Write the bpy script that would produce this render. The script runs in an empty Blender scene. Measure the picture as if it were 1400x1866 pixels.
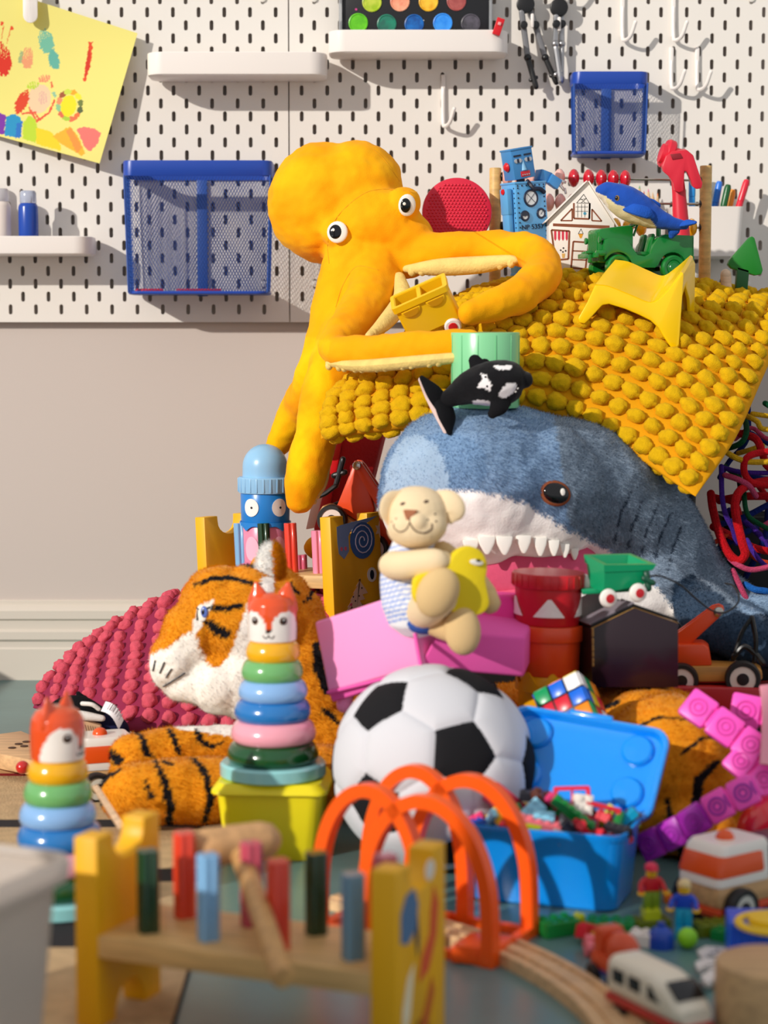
import bpy, bmesh, math, random
import numpy as np
from mathutils import Vector, Matrix, Euler, noise
random.seed(7)
R = math.radians
sc = bpy.context.scene
COL = sc.collection
# ---------------------------------------------------------------- camera (all builder numbers below are millimetres)
FPX, CX, CY, EYE, PITCH = 3650.0, 700.0, 933.0, 549.0, R(5.01)
cd = bpy.data.cameras.new('camera')
cam = bpy.data.objects.new('camera', cd); COL.objects.link(cam)
cam.location = (0, 0, EYE*.001); cam.rotation_euler = (R(90)-PITCH, 0, 0)
cd.sensor_fit = 'VERTICAL'; cd.sensor_height = 36; cd.sensor_width = 36
cd.lens = FPX/1866*36; cd.clip_start = .05; cd.clip_end = 50
cd.dof.use_dof = True; cd.dof.focus_distance = 2.70; cd.dof.aperture_fstop = 4.6
sc.camera = cam
# ---------------------------------------------------------------- light
w = bpy.data.worlds.new('world'); sc.world = w; w.use_nodes = True
w.node_tree.nodes['Background'].inputs[0].default_value = (.975, .975, 1, 1)
w.node_tree.nodes['Background'].inputs[1].default_value = .60
sd = bpy.data.lights.new('sun', 'SUN'); so = bpy.data.objects.new('sun', sd); COL.objects.link(so)
sd.energy = 3.15; sd.angle = R(.9); sd.color = (1, .94, .86)
so.rotation_euler = Vector((.64, .64, -.36)).to_track_quat('-Z', 'Y').to_euler()
so.location = (-2, -1, 2.5)
sc.view_settings.view_transform = 'Standard'; sc.view_settings.look = 'None'
sc.view_settings.exposure = 0; sc.view_settings.gamma = 1; sc.view_settings.use_curve_mapping = False

# ---------------------------------------------------------------- placing
cp, sp_ = math.cos(PITCH), math.sin(PITCH)
def ray(px, py):
    a, b = (px-CX)/FPX, (py-CY)/FPX
    return Vector((a, cp-b*sp_, -sp_-b*cp))
def P(px, py, Y):
    r = ray(px, py); t = Y/r.y
    return Vector((r.x*t, Y, EYE+r.z*t))
def FL(px, py, z=0):
    r = ray(px, py); t = (z-EYE)/r.z
    return Vector((r.x*t, r.y*t, z))
def proj(W):
    W = np.asarray(W, float); y, z = W[:, 1], W[:, 2]-EYE
    d = y*cp-z*sp_; u = y*sp_+z*cp
    return np.stack([CX+FPX*W[:, 0]/d, CY-FPX*u/d], 1)
def S(Y): return FPX/Y          # pixels per mm at depth Y (about)

# ---------------------------------------------------------------- materials
def lin(h):
    if isinstance(h, str):
        h = h.lstrip('#'); c = [int(h[i:i+2], 16)/255 for i in (0, 2, 4)]
    else: c = h
    return tuple((x/12.92 if x <= .04045 else ((x+.055)/1.055)**2.4) for x in c[:3])
MATS = {}
def mat(name, col=None, rough=.45, bump=0, bscale=200, var=0, vscale=30, sheen=0, trans=0, alpha=1, metal=0, coat=0, vc=False, sss=0, kind=None, col2=None):
    key = (name, str(col), rough)
    if key in MATS: return MATS[key]
    m = bpy.data.materials.new(name); m.use_nodes = True
    nt = m.node_tree; N = nt.nodes; L = nt.links; b = N['Principled BSDF']
    c = lin(col) if col else (.8, .8, .8)
    b.inputs['Base Color'].default_value = (*c, 1); b.inputs['Roughness'].default_value = rough
    b.inputs['Metallic'].default_value = metal; b.inputs['Coat Weight'].default_value = coat
    b.inputs['Coat Roughness'].default_value = .08
    b.inputs['Sheen Weight'].default_value = sheen; b.inputs['Sheen Roughness'].default_value = .5
    if sheen: b.inputs['Specular IOR Level'].default_value = .15; b.inputs['Sheen Weight'].default_value = sheen*.5
    if sheen: b.inputs['Sheen Tint'].default_value = (*[min(1, x*.9+.1) for x in c], 1)
    b.inputs['Transmission Weight'].default_value = trans; b.inputs['Alpha'].default_value = alpha
    if sss:
        b.inputs['Subsurface Weight'].default_value = sss; b.inputs['Subsurface Radius'].default_value = (1, .5, .25)
        b.inputs['Subsurface Scale'].default_value = .01
    tc = N.new('ShaderNodeTexCoord'); co = tc.outputs['Object']
    csock = None
    if vc:
        a = N.new('ShaderNodeAttribute'); a.attribute_name = 'Col'; csock = a.outputs['Color']
    if kind == 'wood':
        mp = N.new('ShaderNodeMapping'); mp.inputs['Scale'].default_value = (6, 6, 60) if vscale == 1 else (6, 60, 60)
        L.new(co, mp.inputs[0]); nz = N.new('ShaderNodeTexNoise'); nz.inputs['Scale'].default_value = 2.5; nz.inputs['Detail'].default_value = 4
        L.new(mp.outputs[0], nz.inputs['Vector']); rp = N.new('ShaderNodeValToRGB')
        rp.color_ramp.elements[0].position = .35; rp.color_ramp.elements[1].position = .65
        rp.color_ramp.elements[0].color = (*[x*.72 for x in c], 1); rp.color_ramp.elements[1].color = (*c, 1)
        L.new(nz.outputs[0], rp.inputs[0]); csock = rp.outputs[0]
    if var:
        nz = N.new('ShaderNodeTexNoise'); nz.inputs['Scale'].default_value = vscale; nz.inputs['Detail'].default_value = 5
        L.new(co, nz.inputs['Vector']); mx = N.new('ShaderNodeMix'); mx.data_type = 'RGBA'
        hs = N.new('ShaderNodeHueSaturation'); hs.inputs['Value'].default_value = 1-var
        if col2: hs.inputs['Value'].default_value = 1; hs.inputs['Color'].default_value = (*lin(col2), 1)
        elif csock: L.new(csock, hs.inputs['Color'])
        else: hs.inputs['Color'].default_value = (*c, 1)
        mr = N.new('ShaderNodeMapRange'); mr.inputs[1].default_value = .38; mr.inputs[2].default_value = .60
        L.new(nz.outputs[0], mr.inputs[0]); L.new(mr.outputs[0], mx.inputs[0])
        if csock: L.new(csock, mx.inputs[6])
        else: mx.inputs[6].default_value = (*c, 1)
        L.new(hs.outputs[0], mx.inputs[7]); csock = mx.outputs[2]
    if csock: L.new(csock, b.inputs['Base Color'])
    if bump:
        nz = N.new('ShaderNodeTexNoise'); nz.inputs['Scale'].default_value = bscale; nz.inputs['Detail'].default_value = 3
        L.new(co, nz.inputs['Vector']); bp = N.new('ShaderNodeBump'); bp.inputs['Strength'].default_value = bump
        bp.inputs['Distance'].default_value = .002; L.new(nz.outputs[0], bp.inputs['Height']); L.new(bp.outputs[0], b.inputs['Normal'])
    MATS[key] = m
    return m
def furmat():
    m = bpy.data.materials.new('fur_pile'); m.use_nodes = True; N = m.node_tree.nodes; L = m.node_tree.links; N.remove(N['Principled BSDF'])
    a = N.new('ShaderNodeAttribute'); a.attribute_name = 'Col'; d = N.new('ShaderNodeBsdfDiffuse'); t = N.new('ShaderNodeBsdfTranslucent'); x = N.new('ShaderNodeMixShader'); x.inputs[0].default_value = .35
    L.new(a.outputs['Color'], d.inputs[0]); L.new(a.outputs['Color'], t.inputs[0]); L.new(d.outputs[0], x.inputs[1]); L.new(t.outputs[0], x.inputs[2]); L.new(x.outputs[0], N['Material Output'].inputs[0])
    return m
def plastic(c, r=.28, **k): return mat('plastic', c, r, **k)
def gloss(c, **k): return mat('lacquer', c, .22, coat=.5, **k)
def cloth(c, **k): return mat('fabric', c, .85, sheen=.25, bump=k.pop('bump', .25), bscale=k.pop('bscale', 500), **k)
def wood(c='#d9b07a', r=.5, **k): return mat('wood', c, r, kind='wood', **k)
def matte(c, r=.7, **k): return mat('matte', c, r, **k)

# ---------------------------------------------------------------- primitives -> (verts, faces)
_BX = {}
def box(sx, sy, sz, b=0, c=(0, 0, 0), seg=2):
    k = (round(sx, 3), round(sy, 3), round(sz, 3), b, seg)
    if k not in _BX:
        bm = bmesh.new(); bmesh.ops.create_cube(bm, size=1); bmesh.ops.scale(bm, vec=(sx, sy, sz), verts=bm.verts)
        if b: bmesh.ops.bevel(bm, geom=bm.edges[:], offset=min(b, sx*.49, sy*.49, sz*.49), segments=seg, profile=.5, affect='EDGES')
        bm.verts.ensure_lookup_table(); _BX[k] = ([v.co.copy() for v in bm.verts], [[v.index for v in f.verts] for f in bm.faces]); bm.free()
    v, f = _BX[k]; c = Vector(c)
    return [p+c for p in v], f
def lathe(prof, n=32, z0=0, cap=True):
    v, f = [], []
    for r, z in prof:
        for i in range(n): v.append(Vector((r*math.cos(2*math.pi*i/n), r*math.sin(2*math.pi*i/n), z+z0)))
    for k in range(len(prof)-1):
        for i in range(n):
            a, b_ = k*n+i, k*n+(i+1) % n; f.append([a, b_, b_+n, a+n])
    for k, rev in ((0, True), (len(prof)-1, False)):
        if cap and prof[k][0] > .01:
            q = [k*n+i for i in range(n)]; f.append(q[::-1] if rev else q)
    return v, f
def cyl(r, h, n=24, b=0, z0=0, r2=None):
    r2 = r if r2 is None else r2
    return lathe([(r, 0), (r2, h)] if not b else [(r-b, 0), (r-b*.3, b*.3), (r, b), (r2, h-b), (r2-b*.3, h-b*.3), (r2-b, h)], n, z0)
def torus(Rr, r, n=32, m=10, sq=1, z0=0):
    v, f = [], []
    for i in range(n):
        a = 2*math.pi*i/n
        for j in range(m):
            t = 2*math.pi*j/m; q = Rr+r*math.cos(t); v.append(Vector((q*math.cos(a), q*math.sin(a), z0+r*sq*math.sin(t))))
    for i in range(n):
        for j in range(m): f.append([i*m+j, ((i+1) % n)*m+j, ((i+1) % n)*m+(j+1) % m, i*m+(j+1) % m])
    return v, f
def sph(r, s=(1, 1, 1), c=(0, 0, 0), n=20, m=12):
    v, f = [], []; c = Vector(c)
    for j in range(1, m):
        t = math.pi*j/m
        for i in range(n):
            a = 2*math.pi*i/n; v.append(Vector((r*s[0]*math.sin(t)*math.cos(a), r*s[1]*math.sin(t)*math.sin(a), -r*s[2]*math.cos(t)))+c)
    for j in range(m-2):
        for i in range(n): f.append([j*n+i, j*n+(i+1) % n, (j+1)*n+(i+1) % n, (j+1)*n+i])
    b0 = len(v); v.append(Vector((0, 0, -r*s[2]))+c); v.append(Vector((0, 0, r*s[2]))+c)
    for i in range(n): f.append([b0, (i+1) % n, i]); f.append([b0+1, (m-2)*n+i, (m-2)*n+(i+1) % n])
    return v, f
def smoothpath(pts, k=6, closed=False):
    pts = [Vector(p) for p in pts]
    if len(pts) < 3 and not closed: return [pts[0].lerp(pts[-1], i/k) for i in range(k+1)]
    out = []; n = len(pts); rng = range(n if closed else n-1)
    g = (lambda i: pts[i % n]) if closed else (lambda i: pts[max(0, min(n-1, i))])
    for i in rng:
        p0, p1, p2, p3 = g(i-1), g(i), g(i+1), g(i+2)
        if not closed and i == 0: p0 = p1*2-p2
        if not closed and i == n-2: p3 = p2*2-p1
        for j in range(k):
            t = j/k; out.append(.5*((2*p1)+(p2-p0)*t+(2*p0-5*p1+4*p2-p3)*t*t+(3*p1-p0-3*p2+p3)*t**3))
    if not closed: out.append(pts[-1].copy())
    return out
def tube(pts, rad, n=12, k=6, flat=1, up=(0, 0, 1), closed=False, cap=True, rect=False, smooth=True):
    """swept round (or flattened) tube; rad number or list per control point"""
    nr = len(pts); rads = rad if isinstance(rad, (list, tuple)) else [rad]*nr
    path = smoothpath(pts, k, closed) if smooth else [Vector(p) for p in pts]
    rp = [x.x for x in smoothpath([Vector((r, 0, 0)) for r in rads], k, closed)] if smooth else list(rads)
    N = len(path); up = Vector(up).normalized(); T = []
    for i in range(N):
        a = path[(i-1) % N] if closed else path[max(0, i-1)]; b_ = path[(i+1) % N] if closed else path[min(N-1, i+1)]
        t = b_-a; T.append(t.normalized() if t.length > 1e-9 else Vector((1, 0, 0)))
    u = up-T[0]*up.dot(T[0])
    if u.length < 1e-3: u = T[0].orthogonal()
    u.normalize(); rings = []
    for i in range(N):
        u = (u-T[i]*u.dot(T[i])).normalized(); rings.append((path[i], T[i], u.copy(), max(.05, rp[i])))
    if cap and not closed:
        def capring(r, s):
            p, t, u_, rr = r; return [(p+t*s*rr*math.sin(a), t, u_, rr*math.cos(a)) for a in (R(35), R(65), R(84))]
        rings = capring(rings[0], -1)[::-1]+rings+capring(rings[-1], 1)
    v, f = [], []
    for p, t, u_, r in rings:
        s = t.cross(u_)
        for j in range(n):
            a = 2*math.pi*(j+(.5 if rect else 0))/n
            v.append(p+s*(r*math.cos(a))+u_*(r*flat*math.sin(a)))
    M = len(rings)
    for i in range(M if closed else M-1):
        for j in range(n): f.append([i*n+j, i*n+(j+1) % n, ((i+1) % M)*n+(j+1) % n, ((i+1) % M)*n+j])
    if not closed: f.append([j for j in range(n)][::-1]); f.append([(M-1)*n+j for j in range(n)])
    return v, f
def prism(out, d, b=0, seg=2, y0=0):
    """outline in XZ extruded along +Y by d"""
    bm = bmesh.new(); vs = [bm.verts.new((p[0], y0, p[1])) for p in out]; fc = bm.faces.new(vs)
    bm.normal_update()
    if fc.normal.y > 0: fc.normal_flip()
    r = bmesh.ops.extrude_face_region(bm, geom=[fc]); nv = [e for e in r['geom'] if isinstance(e, bmesh.types.BMVert)]
    bmesh.ops.translate(bm, vec=(0, d, 0), verts=nv); bmesh.ops.recalc_face_normals(bm, faces=bm.faces)
    if b:
        es = [e for e in bm.edges if len(e.link_faces) == 2 and e.calc_face_angle(0) > R(30)]
        bmesh.ops.bevel(bm, geom=es, offset=b, segments=seg, profile=.5, affect='EDGES', clamp_overlap=True)
    bm.verts.ensure_lookup_table(); r = ([v.co.copy() for v in bm.verts], [[v.index for v in f.verts] for f in bm.faces]); bm.free()
    return r
def grid(net, nu, nv):
    """smooth surface through a net[v][u] of points"""
    rows = [smoothpath(r, nu) for r in net]
    cols = [smoothpath([r[i] for r in rows], nv) for i in range(len(rows[0]))]
    return [[cols[i][j] for i in range(len(cols))] for j in range(len(cols[0]))]
def gridmesh(g):
    h, w_ = len(g), len(g[0])
    return [p for r in g for p in r], [[j*w_+i, j*w_+i+1, (j+1)*w_+i+1, (j+1)*w_+i] for j in range(h-1) for i in range(w_-1)]
def shell(g, th):
    """closed sheet of thickness th around grid g"""
    h, w_ = len(g), len(g[0]); nr = []
    for j in range(h):
        for i in range(w_):
            a = g[j][min(w_-1, i+1)]-g[j][max(0, i-1)]; b_ = g[min(h-1, j+1)][i]-g[max(0, j-1)][i]; nr.append(a.cross(b_).normalized())
    v0, f0 = gridmesh(g); n = len(v0); v = [p+q*th/2 for p, q in zip(v0, nr)]+[p-q*th/2 for p, q in zip(v0, nr)]
    f = [x[:] for x in f0]+[[i+n for i in x[::-1]] for x in f0]
    bd = [i for i in range(w_)]+[j*w_+w_-1 for j in range(1, h)]+[(h-1)*w_+i for i in range(w_-2, -1, -1)]+[j*w_ for j in range(h-2, 0, -1)]
    for k in range(len(bd)):
        a, b_ = bd[k], bd[(k+1) % len(bd)]; f.append([b_, a, a+n, b_+n])
    return v, f
def X(p, loc=(0, 0, 0), rot=(0, 0, 0), s=1):
    s = s if isinstance(s, (tuple, list)) else (s, s, s)
    M = Matrix.LocRotScale(Vector(loc), Euler([R(a) for a in rot]), Vector(s))
    return [M @ Vector(q) for q in p[0]], p[1]
def XM(p, M): return [M @ Vector(q) for q in p[0]], p[1]
def ring2(w_, h, r, n=5):
    """rounded rectangle outline"""
    o = []
    for cx, cy, a0 in ((w_/2-r, h/2-r, 0), (-w_/2+r, h/2-r, 90), (-w_/2+r, -h/2+r, 180), (w_/2-r, -h/2+r, 270)):
        for i in range(n+1): a = R(a0+90*i/n); o.append((cx+r*math.cos(a), cy+r*math.sin(a)))
    return o
def loft(rings, cap0=True, cap1=True):
    v, f = [], []; n = len(rings[0])
    for r in rings: v += [Vector(p) for p in r]
    for k in range(len(rings)-1):
        for i in range(n): f.append([k*n+i, k*n+(i+1) % n, (k+1)*n+(i+1) % n, (k+1)*n+i])
    if cap0: f.append([i for i in range(n)][::-1])
    if cap1: f.append([(len(rings)-1)*n+i for i in range(n)])
    return v, f
def cross2(r, t, n=4):
    """plus-shaped outline with rounded lobes"""
    o = []
    for k in range(4):
        a = k*90
        for dx, dy in ((r*.42, t), (r*.8, t*.95), (r, t*.5), (r, -t*.5)) if False else ((t, -t), (r*.85, -t), (r, -t*.45), (r, t*.45), (r*.85, t)):
            c_, s_ = math.cos(R(a)), math.sin(R(a)); o.append((dx*c_-dy*s_, dx*s_+dy*c_))
    return o

# ---------------------------------------------------------------- objects
FR = {}
SUBOF = {'pupil': 'eye', 'glint': 'eye', 'wheel_disc': 'tyre', 'wheel_hub': 'tyre wheel', 'embossed_ring': 'link', 'slot': 'link', 'joint': 'link', 'gauge_needle': 'gauge_ring', 'gauge_dial': 'gauge_ring', 'gauge_shade': 'gauge_ring',
         'spring_coils': 'spring', 'tag_print': 'care_tag', 'window_recess': 'window_sill', 'tooth': '', 'printed_pupil': 'printed_eye', 'printed_spiral': 'printed_snail', 'freckle': 'head', 'steering_hub': 'steering_wheel', 'roof_rib': 'roof_panel',
         'fluke_lining': 'tail_fluke', 'lid_dome': 'lid', 'lid_catch': 'lid', 'lid_dimple': 'lid', 'head_slot': 'head', 'bolt': 'crane_arm', 'lead': 'tip', 'grille': 'hood', 'hand': 'arm', 'rib': 'body grip_ring', 'paint_splash': 'tray', 'armrest_welt': 'armrest'}
LASTPART = {}
def merge(prims):
    v, f = [], []
    for p in (prims if isinstance(prims, list) else [prims]):
        o = len(v); v += list(p[0]); f += [[i+o for i in x] for x in p[1]]
    return v, f
def mesh(name, prims, m=None, M=None, sharp=35):
    v, f = merge(prims)
    if M is not None: v = [M @ Vector(p) for p in v]
    me = bpy.data.meshes.new(name)
    me.from_pydata([(p[0]*.001, p[1]*.001, p[2]*.001) for p in v], [], f); me.update()
    if sharp is not None:
        me.polygons.foreach_set('use_smooth', [True]*len(me.polygons)); me.set_sharp_from_angle(angle=R(sharp))
    if m: me.materials.append(m)
    return me
def tag(o, label=None, cat=None, group=None, kind=None):
    if label: o['label'] = label
    if cat: o['category'] = cat
    if group: o['group'] = group
    if kind: o['kind'] = kind
    return o
def thing(name, label, cat, loc=(0, 0, 0), rot=(0, 0, 0), group=None, M=None):
    o = bpy.data.objects.new(name, None); COL.objects.link(o); o.empty_display_size = .02
    if M is None: M = Matrix.LocRotScale(Vector(loc), Euler([R(a) for a in rot]), None)
    l, q, s_ = M.decompose(); o.location = l*.001; o.rotation_euler = q.to_euler(); FR[o.name] = M
    return tag(o, label, cat, group)
def ob(name, prims, m, parent=None, W=False, loc=None, rot=(0, 0, 0), sharp=35, label=None, cat=None, group=None, kind=None, M=None):
    """W: prims are in world mm; otherwise local to the parent thing (or to loc/rot for a top-level mesh)"""
    if parent is not None:
        F = FR[parent.name]; me = prims if isinstance(prims, bpy.types.Mesh) else mesh(name, prims, m, F.inverted() if W else None, sharp)
        o = bpy.data.objects.new(name, me); COL.objects.link(o); FR[o.name] = F; up_ = parent
        if parent.parent is None:
            lp_ = LASTPART.setdefault(parent.name, {})
            for nm_ in SUBOF.get(name, '').split():
                if nm_ in lp_ and not (name == 'freckle' and 'fox' in parent.get('label', '')): up_ = lp_[nm_]; break
            if up_ is parent: lp_[name] = o
        o.parent = up_
    else:
        if M is None: M = Matrix.LocRotScale(Vector(loc or (0, 0, 0)), Euler([R(a) for a in rot]), None)
        me = prims if isinstance(prims, bpy.types.Mesh) else mesh(name, prims, m, M.inverted() if W else None, sharp)
        o = bpy.data.objects.new(name, me); COL.objects.link(o)
        l, q, s_ = M.decompose(); o.location = l*.001; o.rotation_euler = q.to_euler(); FR[o.name] = M
    return tag(o, label, cat, group, kind)
def copytree(root, M, label=None, group=None):
    def cpy(o, par):
        c = o.copy(); COL.objects.link(c); c.parent = par; FR[c.name] = M
        for ch in o.children: cpy(ch, c)
        return c
    kids = list(root.children); c = root.copy(); COL.objects.link(c); FR[c.name] = M
    l, q, s_ = M.decompose(); c.location = l*.001; c.rotation_euler = q.to_euler()
    for ch in kids: cpy(ch, c)
    if label: c['label'] = label
    if group: c['group'] = group
    return c
def frame(o, x, up=(0, 0, 1)):
    """matrix with X axis along x, Z near up, at o"""
    x = Vector(x).normalized(); z = Vector(up); z = (z-x*z.dot(x)).normalized(); y = z.cross(x)
    M = Matrix((x, y, z)).transposed().to_4x4(); M.translation = Vector(o); return M
def alongz(o, z, up=(0, -1, 0)):
    z = Vector(z).normalized(); y = Vector(up); x = y.cross(z)
    if x.length < 1e-3: x = Vector((1, 0, 0)).cross(z)
    x.normalize(); y = z.cross(x); M = Matrix((x, y, z)).transposed().to_4x4(); M.translation = Vector(o); return M
# soft bodies -------------------------------------------------------------
def fuse(name, prims, m, voxel=3, smooth=6, sub=0, fac=.5):
    """one continuous surface from overlapping volumes, in world mm -> mesh in metres (world)"""
    me = mesh('tmp', prims, None, None, None); o = bpy.data.objects.new('tmp', me); COL.objects.link(o)
    a = o.modifiers.new('r', 'REMESH'); a.mode = 'VOXEL'; a.voxel_size = voxel*.001
    b_ = o.modifiers.new('s', 'SMOOTH'); b_.iterations = smooth; b_.factor = fac
    if sub: c_ = o.modifiers.new('u', 'SUBSURF'); c_.levels = sub; c_.render_levels = sub
    dg = bpy.context.evaluated_depsgraph_get(); dg.update()
    out = bpy.data.meshes.new_from_object(o.evaluated_get(dg)); out.name = name
    bpy.data.objects.remove(o); bpy.data.meshes.remove(me)
    out.polygons.foreach_set('use_smooth', [True]*len(out.polygons)); out.materials.clear(); out.materials.append(m)
    return out
def getv(me):
    a = np.empty(len(me.vertices)*3, np.float32); me.vertices.foreach_get('co', a); return a.reshape(-1, 3)*1000
def setv(me, a): me.vertices.foreach_set('co', (np.asarray(a, np.float32)/1000).ravel()); me.update()
def getn(me):
    a = np.empty(len(me.vertices)*3, np.float32); me.vertices.foreach_get('normal', a); return a.reshape(-1, 3)
def nz(V, sc_, seed=0):
    return np.array([noise.noise(Vector((p[0]/sc_+seed, p[1]/sc_, p[2]/sc_))) for p in V])
def rumple(me, amp, scale, seed=0):
    V = getv(me); setv(me, V+getn(me)*(nz(V, scale, seed)*amp)[:, None])
def inpoly(p, poly):
    x, y = p[:, 0], p[:, 1]; c = np.zeros(len(p), bool); n = len(poly)
    for i in range(n):
        x1, y1 = poly[i]; x2, y2 = poly[(i+1) % n]
        if y1 == y2: continue
        k = ((y1 > y) != (y2 > y)) & (x < (x2-x1)*(y-y1)/(y2-y1)+x1); c ^= k
    return c
def stroke(pts, w_):
    """polyline thickened to a polygon"""
    ws = w_ if isinstance(w_, (list, tuple)) else [w_]*len(pts)
    L_, R_ = [], []
    for i, p in enumerate(pts):
        a = pts[max(0, i-1)]; b_ = pts[min(len(pts)-1, i+1)]; dx, dy = b_[0]-a[0], b_[1]-a[1]; d = math.hypot(dx, dy) or 1
        L_.append((p[0]-dy/d*ws[i]/2, p[1]+dx/d*ws[i]/2)); R_.append((p[0]+dy/d*ws[i]/2, p[1]-dx/d*ws[i]/2))
    return L_+R_[::-1]
def ell(cx, cy, rx, ry=None, a=0, n=20):
    ry = ry or rx; return [(cx+rx*math.cos(t)*math.cos(R(a))-ry*math.sin(t)*math.sin(R(a)), cy+rx*math.cos(t)*math.sin(R(a))+ry*math.sin(t)*math.cos(R(a))) for t in [2*math.pi*i/n for i in range(n)]]
def setcol(me, C):
    at = me.color_attributes.get('Col') or me.color_attributes.new('Col', 'FLOAT_COLOR', 'POINT')
    A = np.ones((len(me.vertices), 4), np.float32); A[:, :3] = C; at.data.foreach_set('color', A.ravel())
def paint(me, base, regs, jit=0, jscale=8, px=None, front=None):
    """pattern of the thing itself, laid over it by outline regions"""
    V = getv(me); q = proj(V) if px is None else px(V)
    if jit: q = q+np.stack([nz(V, jscale, 3), nz(V, jscale, 9)], 1)*jit
    C = np.tile(np.array(lin(base), np.float32), (len(V), 1))
    for r in regs:
        k = inpoly(q, r[1])
        if len(r) > 2: k &= r[2](V)
        C[k] = lin(r[0])
    setcol(me, C); return C
def fur(parent, me, n, ln, wd, m, comb=(0, 0, -1), lay=.8, name='fur', seed=1, mask=None):
    """short pile: n thin blades rooted on mesh me (world coords), coloured from its pattern"""
    rng = np.random.default_rng(seed); V = getv(me).astype(np.float64); NN = getn(me).astype(np.float64)
    me.calc_loop_triangles(); T = np.empty(len(me.loop_triangles)*3, np.int32); me.loop_triangles.foreach_get('vertices', T); T = T.reshape(-1, 3)
    A = np.linalg.norm(np.cross(V[T[:, 1]]-V[T[:, 0]], V[T[:, 2]]-V[T[:, 0]]), axis=1)
    # only the side of the toy that can be seen from around the camera carries pile
    fn = NN[T[:, 0]]; see = (fn[:, 1] < .35); A = A*see
    if mask is not None: A = A*mask(V[T[:, 0]])
    c_ = np.empty(len(me.vertices)*4, np.float32); me.color_attributes['Col'].data.foreach_get('color', c_); A = A*np.where(c_.reshape(-1, 4)[T[:, 0], 2] > .6, .22, 1)
    t = rng.choice(len(T), n, p=A/A.sum()); u = rng.random((n, 2)); k = u.sum(1) > 1; u[k] = 1-u[k]
    a, b_, c = T[t, 0], T[t, 1], T[t, 2]
    pos = V[a]+(V[b_]-V[a])*u[:, :1]+(V[c]-V[a])*u[:, 1:]; nr = NN[a]
    cb = np.array(comb, float); d = nr*(1-lay*.6)+cb*lay*.6+rng.normal(0, .28, (n, 3)); d /= np.linalg.norm(d, axis=1)[:, None]
    side = np.cross(d, nr)+rng.normal(0, .25, (n, 3)); side /= np.linalg.norm(side, axis=1)[:, None]
    L_ = ln*(.6+.6*rng.random(n))[:, None]
    vv = np.stack([pos-side*wd/2-nr*.5, pos+side*wd/2-nr*.5, pos+d*L_], 1).reshape(-1, 3)
    F = FR[parent.name]; Mi = np.array(F.inverted()); vv = vv @ Mi[:3, :3].T+Mi[:3, 3]; nn = (nr+d*.25) @ Mi[:3, :3].T; nn /= np.linalg.norm(nn, axis=1)[:, None]
    fm = bpy.data.meshes.new(name); fm.vertices.add(3*n); fm.vertices.foreach_set('co', (vv*.001).astype(np.float32).ravel())
    fm.loops.add(3*n); fm.loops.foreach_set('vertex_index', np.arange(3*n, dtype=np.int32)); fm.polygons.add(n)
    fm.polygons.foreach_set('loop_start', np.arange(0, 3*n, 3, dtype=np.int32)); fm.update(); fm.validate()
    C = np.empty(len(me.vertices)*4, np.float32); me.color_attributes['Col'].data.foreach_get('color', C); C = C.reshape(-1, 4)[a][:, :3]
    C = np.clip(C*(.95+.4*rng.random(n))[:, None], 0, .93); setcol(fm, np.repeat(C, 3, 0))
    fm.polygons.foreach_set('use_smooth', [True]*n); fm.normals_split_custom_set_from_vertices(np.repeat(nn, 3, 0).astype(np.float32).tolist())
    fm.materials.append(m); o = bpy.data.objects.new(name, fm); COL.objects.link(o); o.parent = parent; FR[o.name] = F; o['kind'] = 'stuff'
    return o
def wob(name, me, parent=None, loc=None, **k):
    """link a mesh made in world coordinates; shifts it into the parent's (or its own) frame"""
    F = FR[parent.name] if parent is not None else Matrix.Translation(Vector(loc))
    Fm = F.copy(); Fm.translation = Fm.translation*.001; me.transform(Fm.inverted())
    return ob(name, me, None, parent, **({'loc': loc} if parent is None else {}), **k)
def decal(poly, Y, off=.4, th=.5):
    """flat printed shape facing the camera-side at depth Y, from its outline in photo pixels"""
    pts = [P(x, y, Y) for x, y in poly]
    return prism([(p.x, p.z) for p in pts], th, y0=Y-off)
def text(s, size, M, m, parent, name='lettering', ex=.3, sx=1):
    c = bpy.data.curves.new('t', 'FONT'); c.body = s; c.size = size*.001; c.extrude = ex*.001; c.align_x = 'CENTER'; c.align_y = 'CENTER'
    o = bpy.data.objects.new('t', c); COL.objects.link(o); dg = bpy.context.evaluated_depsgraph_get(); dg.update()
    me = bpy.data.meshes.new_from_object(o.evaluated_get(dg)); bpy.data.objects.remove(o)
    F = FR[parent.name].inverted() @ M @ Matrix.Diagonal((sx, 1, 1, 1)); F.translation = F.translation*.001; me.transform(F); me.materials.clear(); me.materials.append(m)
    return ob(name, me, None, parent)
# ================================================================ the room
WY = 3190.0; BY = 3172.0       # wall face, pegboard face
WHITE = '#e8e2da'
wallm = mat('wall_paint', '#c9bdb5', .8, bump=.05, bscale=300)
trimm = mat('trim_paint', '#d6cdc0', .55)
floorm = mat('painted_floor', '#5f8484', .3, var=.16, vscale=6, bump=.12, bscale=40)
ob('floor', box(5200, 3900, 30, c=(0, 1450, -15)), floorm, kind='structure', label='teal painted floor')
ob('wall_back', box(5200, 60, 2500, c=(0, WY+30, 1250)), wallm, kind='structure', label='pale grey back wall')
bp = [(0, 0), (-15, 0), (-15, 50), (-13, 53), (-13, 62), (-17, 66), (-17, 78), (-12, 82), (-12, 96), (-16, 99), (-16, 112), (-11, 118), (-5, 121), (-5, 126), (0, 128)]
v = [Vector((x, WY+a, z)) for x in (-2600, 2600) for a, z in bp]; n = len(bp)
ob('baseboard_back', (v, [[i, (i+1) % n, (i+1) % n+n, i+n] for i in range(n)]), trimm, kind='structure', label='moulded skirting board at the foot of the wall', sharp=25)
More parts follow.
